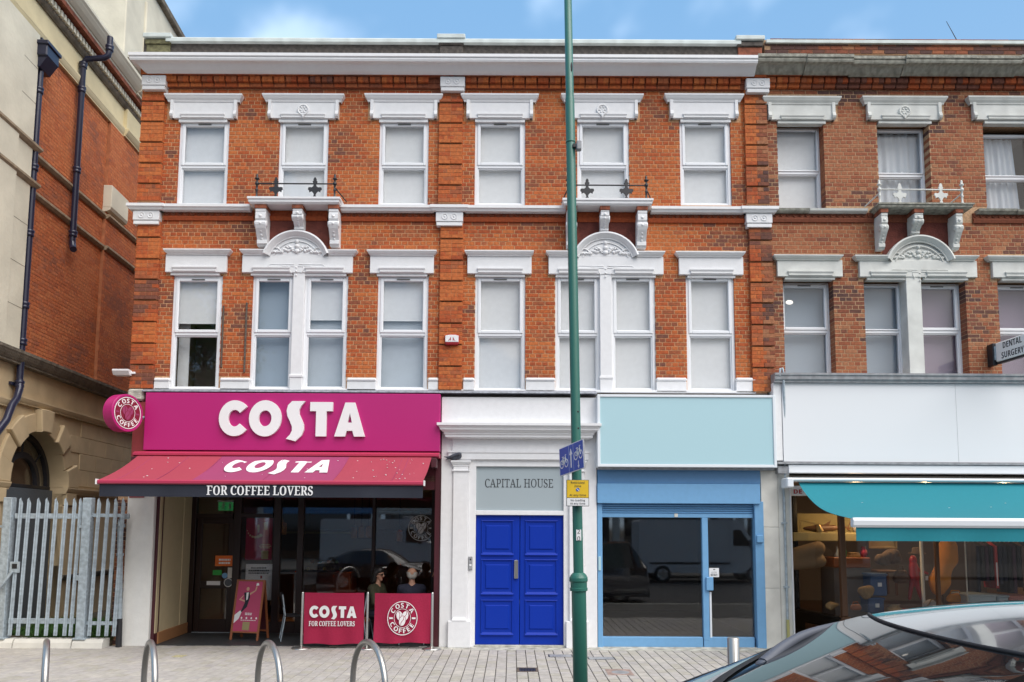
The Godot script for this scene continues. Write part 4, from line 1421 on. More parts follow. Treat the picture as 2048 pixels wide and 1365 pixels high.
	box("brick_pilaster", "hall_brick", T, 3.34, 12.0, 5.28, 11.6, -0.6, 0.07)
	# near courses of narrow bricks; beyond about three metres they are finer than can be told apart
	var list := []
	lay(list, 0.13, 3.33, 5.3, 9.2, [], "hallb", 0.006, 0, 0.0)
	for b in list:
		pass
	lay(list, 0.13, 3.33, 9.28, 11.5, [], "hallb", 0.006, 0, 0.0)
	lay(list, 3.35, 7.2, 5.3, 11.5, [], "hallb", 0.076, 0, 0.0)
	place_bricks(list, T, 0, Vector3.ZERO, "brick", null, "brick_any")
	for y in [8.47, 9.22]:
		for s in [[0.1, 3.34, 0.0], [3.34, 12.0, 0.07]]:
			st = S()
			run(st, [Vector2(s[2], y + 0.05), Vector2(s[2] + 0.09, y + 0.045), Vector2(s[2] + 0.09, y), Vector2(s[2] + 0.05, y - 0.05), Vector2(s[2], y - 0.06)], s[0], s[1], false, false)
			obj("brick_string", st, "string_stone", T)
	# tall stone pier at the street corner
	box("corner_pier", "portland", T, -3.0, 0.08, 5.3, 11.5, -0.6, 0.16, 0.01)
	for p in [[-3.0, -0.45, 0.2, 5.3, 11.0]]:
		box("pier_face", "portland", T, p[0], p[1], p[3], p[4], 0.1, p[2], 0.012)
	for y in [8.55, 9.27]:
		st = S()
		run(st, [Vector2(0.16, y + 0.05), Vector2(0.23, y + 0.045), Vector2(0.23, y), Vector2(0.19, y - 0.05), Vector2(0.16, y - 0.07)], -3.0, 0.08, false, true, 0.0)
		obj("pier_moulding", st, "string_stone", T)
	var ps := S()
	for j in [6.1, 6.9, 7.7, 10.1, 10.8]:
		bx(ps, -3.0, 0.082, j, j + 0.006, 0.15, 0.163)
	obj("pier_joint", ps, "dirty_stone", T)
	# stone tablet with a moulded foot
	st = S()
	bx(st, 3.3, 4.2, 9.42, 9.95, 0.0, 0.2, 0.01)
	side(st, PackedVector2Array([Vector2(0.0, 9.42), Vector2(0.2, 9.42), Vector2(0.17, 9.36), Vector2(0.1, 9.33), Vector2(0.0, 9.31)]), 3.3, 4.2)
	obj("stone_tablet", st, "portland", T)
	# entablature: moulding, cream frieze, fillets, dentils, gutter cornice, parapet
	mold.call("frieze_moulding", "cream_stone", 11.68, 11.5, 0.12, -3.0, 12.0)
	mold.call("frieze_moulding", "cream_stone", 11.69, 11.5, 0.2, 4.0, 12.0)
	box("frieze", "cream_stone", T, -3.0, 12.0, 11.68, 12.22, -0.6, 0.04)
	box("frieze", "cream_stone", T, 4.05, 12.0, 11.69, 12.22, -0.6, 0.12)
	mold.call("fillet", "dirty_stone", 12.3, 12.2, 0.14, -3.0, 12.0)
	box("dentil_bed", "dirty_stone", T, -3.0, 12.0, 12.29, 12.5, -0.6, 0.1)
	var dn = group_part("dentil_course", T)
	for i in 74:
		box("dentil", "portland", dn, -1.0 + i * 0.13, -1.0 + i * 0.13 + 0.085, 12.33, 12.46, 0.08, 0.2, 0.006)
	box("soffit_brick", "terracotta", T, -3.0, 12.0, 12.5, 12.62, -0.6, 0.3)
	mold.call("gutter_cornice", "portland", 12.92, 12.6, 0.5, -3.0, 12.0)
	mold.call("gutter_cornice", "portland", 12.93, 12.6, 0.58, 4.05, 12.0)
	box("parapet", "portland", T, -3.0, 12.0, 12.9, 13.4, -0.9, -0.05)
	mold.call("parapet_coping", "dirty_stone", 13.52, 13.38, 0.06, -3.0, 4.0)
	mold.call("parapet_coping", "dirty_stone", 13.53, 13.38, 0.16, 4.0, 12.0)
	# attic block with its coping
	box("attic_block", "portland", T, 3.95, 9.5, 13.2, 16.2, -2.6, 0.0, 0.02)
	box("attic_panel", "portland", T, 5.0, 9.0, 13.9, 15.7, -0.05, 0.05, 0.03)
	box("attic_coping", "dirty_stone", T, 3.85, 9.6, 16.2, 16.4, -2.7, 0.12, 0.03)
	box("roof", "lead", T, -3.0, 12.0, 12.6, 12.7, -8.0, -0.6)
	# joints between the big stones of attic and parapet
	# downpipes
	var d1 = thing("downpipe", "black downpipe with a square hopper head on the hall, nearest the street", "downpipe", Vector3.ZERO, 0.0, "black downpipes on the hall")
	d1.transform = T.transform
	st = S()
	tube(st, [Vector3(0.2, 11.0, 0.13), Vector3(0.2, 4.75, 0.13)], 0.06, 12)
	tube(st, [Vector3(0.2, 4.78, 0.13), Vector3(0.18, 4.6, 0.15), Vector3(0.05, 4.4, 0.18), Vector3(-0.12, 4.25, 0.2), Vector3(-0.3, 3.95, 0.22), Vector3(-0.8, 3.45, 0.22)], 0.065, 12)
	obj("pipe", st, "pipe_paint", d1)
	for y in [10.45, 8.9, 7.6, 6.2, 5.5, 4.7]:
		st = S()
		lathe(st, [Vector2(0.06, -0.07), Vector2(0.08, -0.06), Vector2(0.08, -0.02), Vector2(0.07, 0.0), Vector2(0.085, 0.02), Vector2(0.085, 0.06), Vector2(0.06, 0.07)], Transform3D(Basis(), Vector3(0.2, y, 0.13)), 14)
		bx(st, 0.08, 0.32, y - 0.03, y + 0.03, 0.0, 0.06, 0.004)
		obj("collar", st, "pipe_paint", d1)
	st = S()
	bx(st, 0.0, 0.46, 11.06, 11.3, 0.0, 0.34, 0.02)
	side(st, PackedVector2Array([Vector2(0, 11.07), Vector2(0.34, 11.07), Vector2(0.2, 10.85), Vector2(0.05, 10.85)]), 0.04, 0.42)
	bx(st, -0.03, 0.49, 11.28, 11.36, -0.02, 0.37, 0.012)
	bx(st, 0.14, 0.26, 11.36, 11.5, 0.02, 0.16)
	obj("hopper", st, "pipe_paint", d1)
	var d2 = thing("downpipe", "black downpipe bending over the hall's gutter, ending in an elbow on the brick", "downpipe", Vector3.ZERO, 0.0, "black downpipes on the hall")
	d2.transform = T.transform
	st = S()
	tube(st, [Vector3(1.8, 8.0, 0.13), Vector3(1.8, 12.0, 0.13), Vector3(1.8, 12.1, 0.2), Vector3(1.8, 12.14, 0.56), Vector3(1.8, 12.2, 0.64), Vector3(1.8, 12.3, 0.66), Vector3(1.8, 12.62, 0.66)], 0.062, 12)
	tube(st, [Vector3(1.8, 8.02, 0.13), Vector3(1.78, 7.9, 0.15), Vector3(1.72, 7.84, 0.2)], 0.066, 12)
	obj("pipe", st, "pipe_paint", d2)
	for y in [11.4, 9.6, 8.2, 11.95, 12.36]:
		st = S()
		var zz := 0.66 if y > 12.2 else 0.13
		lathe(st, [Vector2(0.06, -0.07), Vector2(0.08, -0.06), Vector2(0.08, -0.02), Vector2(0.07, 0.0), Vector2(0.085, 0.02), Vector2(0.085, 0.06), Vector2(0.06, 0.07)], Transform3D(Basis(), Vector3(1.8, y, zz)), 14)
		obj("collar", st, "pipe_paint", d2)
	yard()

# ---------- palisade fence and gate closing the passage between hall and terrace
func pale(parent, x, z, y0, y1, lean := 0.0):
	var st := S()
	var w := 0.034
	# a W-section pale: three folds, with a split pointed head
	var pr := [[-w, 0.0], [-w * 0.55, 0.022], [0.0, 0.006], [w * 0.55, 0.022], [w, 0.0]]
	for i in 4:
		var a: Array = pr[i]
		var b: Array = pr[i + 1]
		var h0: float = [0.0, 0.07, 0.1, 0.06, 0.0][i]
		var h1: float = [0.0, 0.07, 0.1, 0.06, 0.0][i + 1]
		q(st, Vector3(x + a[0], y0, z + a[1]), Vector3(x + b[0], y0, z + b[1]), Vector3(x + b[0] + lean, y1 - 0.1 + h1, z + b[1]), Vector3(x + a[0] + lean, y1 - 0.1 + h0, z + a[1]))
		q(st, Vector3(x + b[0], y0, z + b[1] - 0.004), Vector3(x + a[0], y0, z + a[1] - 0.004), Vector3(x + a[0] + lean, y1 - 0.1 + h0, z + a[1] - 0.004), Vector3(x + b[0] + lean, y1 - 0.1 + h1, z + b[1] - 0.004))
	obj("pale", st, "galv", parent)

func yard():
	var kw = thing("kerb_wall", "low whitish concrete kerb under the palisade fence", "kerb")
	for s in [[-11.2, -9.55], [-9.54, -8.5], [-8.49, -7.5], [-7.49, -6.96]]:
		var st := S()
		side(st, PackedVector2Array([Vector2(0.16, -0.02), Vector2(0.42, -0.02), Vector2(0.4, 0.09), Vector2(0.36, 0.15), Vector2(0.16, 0.15)]), s[0], s[1], 0.012)
		obj("kerb_stone", st, "stone_pier", kw)
	var gd = box("yard_soil", "soil", self, -12.0, -6.96, -0.02, 0.1, -5.0, 0.15)
	struct(gd, "earth floor of the passage behind the fence")
	# grass: many blades, one object
	var st2 := S()
	t3(st2, Vector3(-0.006, 0, 0), Vector3(0.006, 0, 0), Vector3(0.01, 1, 0.15))
	t3(st2, Vector3(0, 0, -0.006), Vector3(0.0, 0, 0.006), Vector3(-0.2, 0.8, 0.01))
	st2.generate_normals()
	var mm := MultiMesh.new()
	mm.transform_format = MultiMesh.TRANSFORM_3D
	mm.mesh = st2.commit()
	mm.instance_count = 7000
	for i in 7000:
		var p := Vector3(rng.randf_range(-8.4, -6.98), 0.09, rng.randf_range(-1.6, 0.14))
		if rng.randf() < 0.35:
			p.x = rng.randf_range(-9.3, -7.0)
			p.z = rng.randf_range(-2.5, -0.4)
		var s := rng.randf_range(0.05, 0.2)
		mm.set_instance_transform(i, Transform3D(Basis.from_euler(Vector3(rng.randf_range(-0.4, 0.4), rng.randf() * TAU, rng.randf_range(-0.4, 0.4))) * Basis.from_scale(Vector3(1.2, s, 1.2)), p))
	var gr := MultiMeshInstance3D.new()
	gr.name = "grass"
	gr.multimesh = mm
	gr.material_override = MT["grass_blade"]
	add_child(gr)
	gr.set_meta("kind", "stuff")
	tag(gr, "short green grass growing behind the palisade fence", "grass")
	var z := 0.3
	var top: float = 2.565
	# gate
	var g = thing("palisade_gate", "galvanised palisade gate leaf with a slide bolt, between two steel posts", "gate")
	for p in [-8.601, -8.462, -8.297, -8.141, -7.981, -7.82, -7.664, -7.56]:
		pale(g, p, z + 0.02, 0.2, top, rng.randf_range(-0.008, 0.008) + 0.05)
	for y in [1030.0, 1245.0]:
		var yy: float = 2.244 if y < 1100.0 else 0.445
		box("rail", "galv", g, -8.653, -7.508, yy - 0.045, yy + 0.045, z - 0.03, z + 0.012, 0.005)
	box("bolt_plate", "galv", g, -8.661, -8.488, 1.267, 1.456, z + 0.03, z + 0.05, 0.004)
	box("bolt_slot", "dark", g, -8.617, -8.53, 1.336, 1.421, z + 0.03, z + 0.053)
	var st := S()
	tube(st, [Vector3(-8.574, 1.299, 0.4), Vector3(-8.666, 1.115, 0.45), Vector3(-8.776, 0.971, 0.45)], 0.026, 8)
	obj("bolt_handle", st, "galv", g)
	# fixed fence with its posts
	var f = thing("palisade_fence", "short fixed length of galvanised palisade fence beside the coffee shop pillar", "fence")
	for p in [-7.24, -7.084, -6.945, -6.815]:
		pale(f, p, z + 0.02, 0.2, top, 0.05)
	for y in [2.261, 0.412]:
		box("rail", "galv", f, -7.3, -6.789, y - 0.03, y + 0.03, z - 0.03, z + 0.012, 0.004)
	var pl := [[-8.757, "steel post at the gate's lock side with the bolt bar across it"], [-7.378, "steel post between the palisade gate and the fixed fence"]]
	for p in pl:
		var po = thing("fence_post", p[1], "post", Vector3(p[0], 0.14, z), 0.0, "steel posts of the palisade fence")
		box("shaft", "galv", po, -0.075, 0.075, 0.0, top - 0.14, -0.07, 0.07, 0.008)
		box("base_plate", "galv", po, -0.11, 0.11, 0.0, 0.03, -0.1, 0.1, 0.006)
		box("hinge", "galv", po, -0.12, -0.06, 1.0, 1.09, 0.03, 0.06, 0.004)
		box("hinge", "galv", po, -0.12, -0.06, 1.9, 1.94, 0.03, 0.06, 0.004)
	# waste pipe and dark brick nib by the pillar
	var nb = thing("brick_nib", "narrow dark brick wall end behind the grey drainpipe", "wall")
	var nl := []
	lay(nl, -7.0, -6.82, 0.02, 2.55, [], "oldbrick", 0.06, 0, 0.5)
	place_bricks(nl, nb, 80, Vector3(-6, 1, 5))
	box("backing", "oldmortar", nb, -7.0, -6.8, 0.0, 2.6, -1.5, 0.05)
	var pp = thing("drainpipe", "grey drainpipe with a bent top and black foot beside the white pillar", "pipe")
	st = S()
	tube(st, [Vector3(-6.782, 0.467, 0.22), Vector3(-6.847, 2.016, 0.22), Vector3(-6.847, 2.172, 0.22), Vector3(-6.815, 2.242, 0.22), Vector3(-6.712, 2.252, 0.2)], 0.048, 12)
	obj("pipe", st, "galv", pp)
	st = S()
	tube(st, [Vector3(-6.768, 0.0, 0.22), Vector3(-6.783, 0.484, 0.22)], 0.052, 12)
	obj("foot", st, "black_iron", pp)
	for y in [1052.0, 1110.0, 1238.0]:
		st = S()
		lathe(st, [Vector2(0.047, -0.03), Vector2(0.06, -0.025), Vector2(0.06, 0.025), Vector2(0.047, 0.03)], Transform3D(Basis(), Vector3(-6.828, 2.085 if y < 1060 else (1.582 if y < 1200 else 0.484), 0.22)), 12)
		obj("collar", st, "galv", pp)
# ---------- lettering of the coffee shop, one shape per letter, capitals one unit high
func costa_letters() -> Array:
	var a := 0.425
	return [
		[[ring_poly(0.44, 0.5, Vector2(0.44, 0.505), Vector2(0.18, 0.235), 40, 320, 26)]],
		[[ring_poly(1.29, 0.5, Vector2(0.45, 0.51), Vector2(0.18, 0.225), 0, 180, 16), ring_poly(1.29, 0.5, Vector2(0.45, 0.51), Vector2(0.18, 0.225), 180, 360, 16)]],
		[[PackedVector2Array([Vector2(2.03, 0.99), Vector2(2.4, 0.99), Vector2(2.29, 0.86), Vector2(2.235, 0.74), Vector2(2.24, 0.62), Vector2(2.31, 0.47), Vector2(2.37, 0.33), Vector2(2.375, 0.18), Vector2(2.32, 0.02), Vector2(2.15, -0.14), Vector2(1.89, -0.07), Vector2(2.0, 0.05), Vector2(2.05, 0.16), Vector2(2.045, 0.28), Vector2(1.98, 0.43), Vector2(1.91, 0.57), Vector2(1.885, 0.72), Vector2(1.92, 0.87)])]],
		[[PackedVector2Array([Vector2(2.54, 0.965), Vector2(2.54, 0.71), Vector2(2.71, 0.71), Vector2(2.71, 0.0), Vector2(3.0, 0.0), Vector2(3.0, 0.71), Vector2(3.17, 0.71), Vector2(3.17, 0.965)])]],
		[[PackedVector2Array([Vector2(3.23, 0), Vector2(3.53, 0), Vector2(3.575, 0.16), Vector2(3.655, 0.16), Vector2(3.655, 0.39), Vector2(3.595, 0.39), Vector2(3.655, 0.66), Vector2(3.655, 0.955), Vector2(3.52, 0.955)]), PackedVector2Array([Vector2(4.08, 0), Vector2(3.79, 0.955), Vector2(3.655, 0.955), Vector2(3.655, 0.66), Vector2(3.715, 0.39), Vector2(3.655, 0.39), Vector2(3.655, 0.16), Vector2(3.735, 0.16), Vector2(3.78, 0)])]],
	]

func costa(parent, at: Vector3, basis: Basis, cap: float, depth: float, m, bev := 0.0, squash := 1.0):
	for l in costa_letters():
		var st := S()
		for p in l[0]:
			var pl := PackedVector2Array()
			for v in p:
				pl.append(Vector2(v.x * cap * squash, v.y * cap))
			ex(st, pl, 0.0, depth, bev, Transform3D(basis, at))
		obj("letter", st, m, parent)

func fit(o: MeshInstance3D, width: float):
	var w: float = o.mesh.get_aabb().size.x
	if w > 0.001:
		o.transform.basis = o.transform.basis * Basis.from_scale(Vector3(width / w, 1, 1))

# round emblem: ring, words on the arc, three beans
func roundel(parent, xf: Transform3D, r: float, m, bean_m, field = null, crease = "banner_red"):
	var g = group_part("emblem", parent)
	g.transform = xf
	var st := S()
	if field != null:
		ex(st, disc_poly(0, 0, r * 0.97, r * 0.97, 36), -0.004, 0.001)
		obj("field", st, field, g)
		st = S()
	for k in 2:
		ex(st, ring_poly(0, 0, Vector2(r, r), Vector2(r * 0.955, r * 0.955), 180 * k, 180 * k + 180, 24), 0.0, 0.005)
		ex(st, ring_poly(0, 0, Vector2(r * 0.56, r * 0.56), Vector2(r * 0.535, r * 0.535), 180 * k, 180 * k + 180, 20), 0.0, 0.004)
	obj("ring", st, m, g)
	var tw := [["C", 146.0], ["O", 116.0], ["S", 91.0], ["T", 66.0], ["A", 37.0]]
	for l in tw:
		var a := deg_to_rad(l[1])
		words("letter", l[0], "Droid Sans", true, r * 0.27, m, g, Vector3(cos(a) * r * 0.755, sin(a) * r * 0.755, 0.003), Basis(Vector3(0, 0, 1), a - PI / 2), 0.004, 1.15)
	var bw := [["C", 208.0], ["O", 236.0], ["F", 259.5], ["F", 280.5], ["E", 302.0], ["E", 326.0]]
	for l in bw:
		var a := deg_to_rad(l[1])
		words("letter", l[0], "Droid Sans", true, r * 0.27, m, g, Vector3(cos(a) * r * 0.755, sin(a) * r * 0.755, 0.003), Basis(Vector3(0, 0, 1), a + PI / 2), 0.004, 1.15)
	for sx in [-1.0, 1.0]:
		st = S()
		ex(st, rect_poly(sx * r * 0.755 - r * 0.12, sx * r * 0.755 + r * 0.12, -r * 0.05, r * 0.05), 0.0, 0.003)
		obj("year_bar", st, bean_m, g)
	var zz := 0.001
	for b in [[-0.18, 0.13, 0.35], [0.18, 0.13, -0.35], [0.0, -0.16, -0.3]]:
		var rt := Transform3D(Basis(Vector3(0, 0, 1), b[2]), Vector3(b[0] * r, b[1] * r, zz))
		st = S()
		ex(st, disc_poly(0, 0, 0.235 * r, 0.32 * r, 28), 0.0, 0.001, 0.0, rt)
		obj("bean_edge", st, field if field != null else crease, g)
		st = S()
		ex(st, disc_poly(0, 0, 0.205 * r, 0.29 * r, 28), 0.001, 0.003, 0.0, rt)
		obj("bean", st, bean_m, g)
		st = S()
		var cr := PackedVector2Array()
		for k in 13:
			var y: float = lerpf(-0.27, 0.27, k / 12.0)
			cr.append(Vector2((0.05 * sin(y * 11.0) - 0.018) * r, y * r))
		for k in 13:
			var y: float = lerpf(0.27, -0.27, k / 12.0)
			cr.append(Vector2((0.05 * sin(y * 11.0) + 0.018) * r, y * r))
		ex(st, cr, 0.003, 0.004, 0.0, rt)
		obj("bean_crease", st, field if field != null else crease, g)
		zz += 0.004
	return g

func sticker(parent, called, m, x0, x1, y0, y1, z):
	box(called, m, parent, x0, x1, y0, y1, z, z + 0.003)

# small gray lines that stand for print too fine to read
func print_lines(parent, m, x0, x1, y0, y1, n, z, rs := 3):
	var r := RandomNumberGenerator.new()
	r.seed = rs
	var st := S()
	for i in n:
		var y: float = lerpf(y1, y0, (i + 0.5) / n)
		var h: float = (y1 - y0) / n * 0.28
		var c: float = (x0 + x1) / 2
		var w: float = (x1 - x0) / 2 * r.randf_range(0.55, 1.0)
		var x: float = c - w
		while x < c + w:
			var l: float = r.randf_range(0.02, 0.05)
			bx(st, x, minf(x + l, c + w), y - h, y + h, z, z + 0.0015)
			x += l + 0.008
	obj("print", st, m, parent)

func frame_bar(st, r, z0, z1, b := 0.006):
	bx(st, r[0], r[1], r[2], r[3], z0, z1, b)

func coffee_shop():
	# fascia with standing letters
	var F = thing("fascia_sign", "magenta shop fascia with large white raised capitals above the red awning", "shop sign")
	box("panel", "magenta", F, -6.509, -1.276, 3.415, 4.441, 0.02, 0.25, 0.008)
	costa(F, Vector3(-5.173, 3.666, 0.25), Basis(), 0.632, 0.055, "letter_white", 0.0)
	# round projecting sign
	var R = thing("projecting_sign", "round magenta drum sign projecting on an arm at the left of the fascia", "sign", Vector3(-6.695, 4.014, 0.62), deg_to_rad(68))
	var st := S()
	lathe(st, [Vector2(0, -0.13), Vector2(0.31, -0.13), Vector2(0.325, -0.115), Vector2(0.325, 0.085), Vector2(0.318, 0.095), Vector2(0.29, 0.095), Vector2(0.285, 0.085), Vector2(0.0, 0.085)], Transform3D(Basis.from_euler(Vector3(PI / 2, 0, 0)), Vector3.ZERO), 48, false)
	obj("drum", st, "magenta", R)
	roundel(R, Transform3D(Basis(), Vector3(0, 0, 0.09)), 0.275, "letter_white", "awning_band", "maroon_field")
	st = S()
	tube(st, [Vector3(0.3, -0.02, -0.02), Vector3(0.62, -0.02, -0.02)], 0.03, 10)
	obj("arm", st, "galv", R)
	box("wall_plate", "sign_white", R, 0.5, 0.54, -0.18, 0.13, 0.0, 0.16, 0.006)
	# pier, red jamb and maroon post
	var B = thing("shopfront", "dark brown glazed coffee shop front set back behind a tiled lobby", "shopfront")
	box("pier", "stucco_pier", B, -6.815, -6.332, -0.079, 2.634, -0.35, 0.08, 0.01)
	box("pier_head", "dull_red", B, -6.786, -6.519, 2.58, 4.298, -0.3, 0.1, 0.006)
	box("shutter_channel", "maroon", B, -6.367, -6.278, 0.0, 2.9, -0.2, 0.0, 0.004)
	box("right_post", "maroon", B, -1.371, -1.247, -0.071, 3.424, -0.3, 0.02, 0.006)
	# lobby: cream wall, skirting, tiled floor, ceiling
	var za := -1.7
	var wl: float = -6.387
	var st2 := S()
	var p0 := Vector3(-6.278, 0, -0.02)
	var p1 := Vector3(wl, 0, za)
	var dd := (p1 - p0)
	var nn := Vector3(-dd.z, 0, dd.x).normalized()
	var xf := Transform3D(Basis(dd.normalized(), Vector3.UP, dd.normalized().cross(Vector3.UP)), p0)
	bx(st2, 0, dd.length(), 0, 2.9, -0.1, 0.0, 0.0, xf)
	obj("lobby_wall", st2, "cream_panel", B)
	for s in [[0.0, 0.12], [1.22, 1.68]]:
		st2 = S()
		bx(st2, s[0], s[1], 0.2, 2.9, -0.05, 0.012, 0.004, xf)
		obj("wall_panel", st2, "cream_panel", B)
	st2 = S()
	bx(st2, 0.13, dd.length() - 0.01, 0, 0.2, -0.05, 0.03, 0.005, xf)
	obj("skirting", st2, "skirting", B)
	box("lobby_floor", "tile_dark", B, -6.272, -1.244, -0.02, 0.004, -1.8, -0.02)
	box("lobby_ceiling", "room_brown", B, -6.432, -1.262, 2.9, 3.0, -1.8, 0.0)
	box("lintel", "maroon", B, -6.562, -1.268, 2.75, 3.2, -0.12, 0.0, 0.004)
	# frames
	st = S()
	for r in [[-6.399, -6.28, -0.013, 2.809], [-5.526, -5.387, -0.009, 2.813], [-4.733, -4.594, 0.043, 2.817], [-4.257, -4.138, 0.046, 2.82], [-2.778, -2.709, 0.053, 2.827], [-1.597, -1.369, 0.059, 2.833]]:
		bx(st, r[0], r[1], 0.0, 2.9, za - 0.06, za + 0.05, 0.006)
	for r in [[-6.319, -5.561, 2.233, 2.332], [-5.422, -4.763, 2.257, 2.336]]:
		bx(st, r[0], r[1], r[2], r[3], za - 0.05, za + 0.04, 0.005)
	bx(st, -5.343, -1.58, 0.0, 0.22, za - 0.05, za + 0.04, 0.005)
	obj("frame", st, "brown_frame", B)
	for r in [[-6.331, -5.571, 2.332, 2.761], [-5.432, -4.772, 2.336, 2.765], [-5.381, -4.727, 0.254, 2.257], [-4.597, -4.259, 0.257, 2.769], [-4.14, -2.78, 0.262, 2.773], [-2.71, -1.598, 0.269, 2.78]]:
		box("pane", "shop_glass", B, r[0], r[1], maxf(r[2], 0.2), r[3], za - 0.008, za)
		box("pane", "shop_glass", B, r[0], r[1], maxf(r[2], 0.2), r[3], za - 0.03, za - 0.022)  # second sheet, added to strengthen the mirrored street
	var D = group_part("door", B)
	st = S()
	var d := [-6.267, -5.515, -0.011, 2.233]
	bx(st, d[0] + 0.005, d[0] + 0.11, 0.01, d[3], za - 0.03, za + 0.02, 0.006)
	bx(st, d[1] - 0.11, d[1] - 0.005, 0.01, d[3], za - 0.03, za + 0.02, 0.006)
	bx(st, d[0] + 0.11, d[1] - 0.11, d[3] - 0.1, d[3], za - 0.03, za + 0.019, 0.006)
	bx(st, d[0] + 0.11, d[1] - 0.11, 0.01, 0.26, za - 0.03, za + 0.019, 0.006)
	bx(st, d[0] + 0.11, d[1] - 0.11, 0.86, 1.0, za - 0.03, za + 0.019, 0.006)
	obj("leaf", st, "brown_frame", D)
	box("door_pane", "shop_glass", D, d[0] + 0.11, d[1] - 0.11, 0.26, d[3] - 0.1, za - 0.015, za)
	box("letter_plate", "sign_white", D, -6.026, -5.759, 0.923, 1.002, za + 0.02, za + 0.03, 0.003)
	box("kick_sill", "galv", B, d[0], d[1], 0.0, 0.012, za - 0.03, za + 0.07)
	sticker(D, "orange_sticker", "orange", -5.876, -5.499, 1.296, 1.503, za + 0.02)
	print_lines(D, "letter_white", -5.836, -5.539, 1.326, 1.453, 2, za + 0.023)
	sticker(D, "green_sticker", "green", -5.916, -5.738, 1.119, 1.217, za + 0.02)
	sticker(D, "pale_sticker", "stone_pier", -5.619, -5.49, 1.062, 1.268, za + 0.02)
	st = S()
	ex(st, disc_poly(-5.676, 1.11, 0.055, 0.055), za + 0.02, za + 0.022)
	obj("blue_sticker", st, "shop_blue", D)
	st = S()
	ex(st, disc_poly(-5.601, 0.974, 0.085, 0.085), za + 0.023, za + 0.025)
	obj("round_sticker", st, "sign_white", D)
	st = S()
	ex(st, disc_poly(-5.601, 0.974, 0.072, 0.072), za + 0.025, za + 0.028)
	obj("round_sticker", st, "grey_board", D)
	roundel(B, Transform3D(Basis(), Vector3(-1.805, 2.065, -1.69)), 0.255, "letter_white", "letter_white", null, "room_dark")
	# posters behind the glass
	var P1 = thing("poster", "red drinks poster with a drawn cup, behind the glass beside the door", "poster")
	box("sheet", "banner_red", P1, -5.311, -4.782, 1.415, 2.248, -1.76, -1.752)
	st = S()
	for k in 7:
		var a := PI + 0.25 + k * 0.33
		ex(st, disc_poly(-5.119 + 0.17 * cos(a), 2.038 + 0.17 * sin(a), 0.012 + 0.004 * k, 0.012 + 0.004 * k, 10), -1.752, -1.749)
	ex(st, PackedVector2Array([Vector2(-4.964, 2.158), Vector2(-4.874, 2.179), Vector2(-4.889, 2.02), Vector2(-4.939, 2.019)]), -1.752, -1.749)
	ex(st, PackedVector2Array([Vector2(-5.092, 2.118), Vector2(-5.042, 2.118), Vector2(-5.046, 1.959), Vector2(-5.076, 1.959)]), -1.752, -1.749)
	obj("drawing", st, "cream_panel", P1)
	print_lines(P1, "cream_panel", -5.037, -4.797, 1.642, 1.741, 3, -1.752)
	box("price_panel", "room_cream", P1, -4.991, -4.851, 1.435, 1.603, -1.752, -1.747)
	var P2 = thing("notice", "white printed notice under the red poster beside the coffee shop door", "notice")
	box("sheet", "sign_white", P2, -5.289, -4.743, 0.629, 1.336, -1.762, -1.752)
	print_lines(P2, "ink", -5.238, -4.82, 1.129, 1.286, 3, -1.752, 8)
	box("drawing", "alarm_red", P2, -4.995, -4.955, 1.05, 1.109, -1.752, -1.749)
	# room behind
	var I = thing("cafe_room", "dim brown coffee shop interior seen through the glass", "room")
	box("rear_wall", "room_brown", I, -6.406, -1.179, 0, 3.0, -7.2, -7.0)
	box("ceiling", "room_cream", I, -6.406, -1.179, 2.85, 3.0, -7.0, -1.81)
	box("side_wall", "room_brown", I, -6.406 - 0.1, wl - 0.02, 0, 3.0, -7.0, -1.75)
	box("side_wall", "room_brown", I, -1.214, -1.161, 0, 3.0, -7.0, -0.3)
	box("floor", "room_dark", I, -6.406, -1.179, -0.05, 0.001, -7.0, -1.81)
	box("rear_shelf", "room_cream", I, -6.038, -4.214, 1.9, 1.95, -7.0, -6.7)
	box("menu_board", "room_dark", I, -5.359, -2.436, 2.0, 2.5, -6.99, -6.93, 0.01)
	var C = thing("counter", "dark shop counter with a lit food case deep inside the coffee shop", "counter")
	box("body", "wood_dark", C, -5.536, -3.861, 0.0, 1.0, -5.8, -5.0, 0.01)
	box("case", "shop_glass", C, -5.058, -3.981, 1.0, 1.4, -5.6, -5.05)
	for k in 9:
		box("cake", ["yellow", "orange", "room_cream", "green"][k % 4], C, -5.01 + k * 0.1, -5.01 + k * 0.1 + 0.07, 1.02 + 0.17 * (k % 2), 1.09 + 0.17 * (k % 2), -5.4, -5.3, 0.015)
	var lamps := [[Vector3(-4.99, 2.036, -3.2), "single amber pendant lamp by the narrow pane next to the door"], [Vector3(-3.698, 1.947, -4.5), "left of three amber pendant lamps over the counter"], [Vector3(-3.523, 1.96, -4.5), "middle of three amber pendant lamps over the counter"], [Vector3(-3.358, 1.961, -4.5), "right of three amber pendant lamps, by the window bar"], [Vector3(-2.771, 1.859, -5.5), "small amber pendant lamp near the round window emblem"]]
	for l in lamps:
		var pl = thing("pendant_lamp", l[1], "lamp", l[0], 0.0, "pendant lamps in the coffee shop")
		st = S()
		lathe(st, [Vector2(0.02, 0.13), Vector2(0.07, 0.12), Vector2(0.075, -0.13), Vector2(0.07, -0.13), Vector2(0.066, 0.11)], Transform3D(), 14)
		obj("shade", st, "amber_glass", pl)
		st = S()
		ball(st, Vector3.ZERO, Vector3(0.035, 0.055, 0.035), 10)
		obj("bulb", st, "lamp_glow", pl)
		st = S()
		tube(st, [Vector3(0, 0.12, 0), Vector3(0, 2.84 - l[0].y, 0)], 0.008, 5)
		obj("cord", st, "black_iron", pl)
		var om := OmniLight3D.new()
		om.name = "light"
		om.light_color = Color(1.0, 0.62, 0.28)
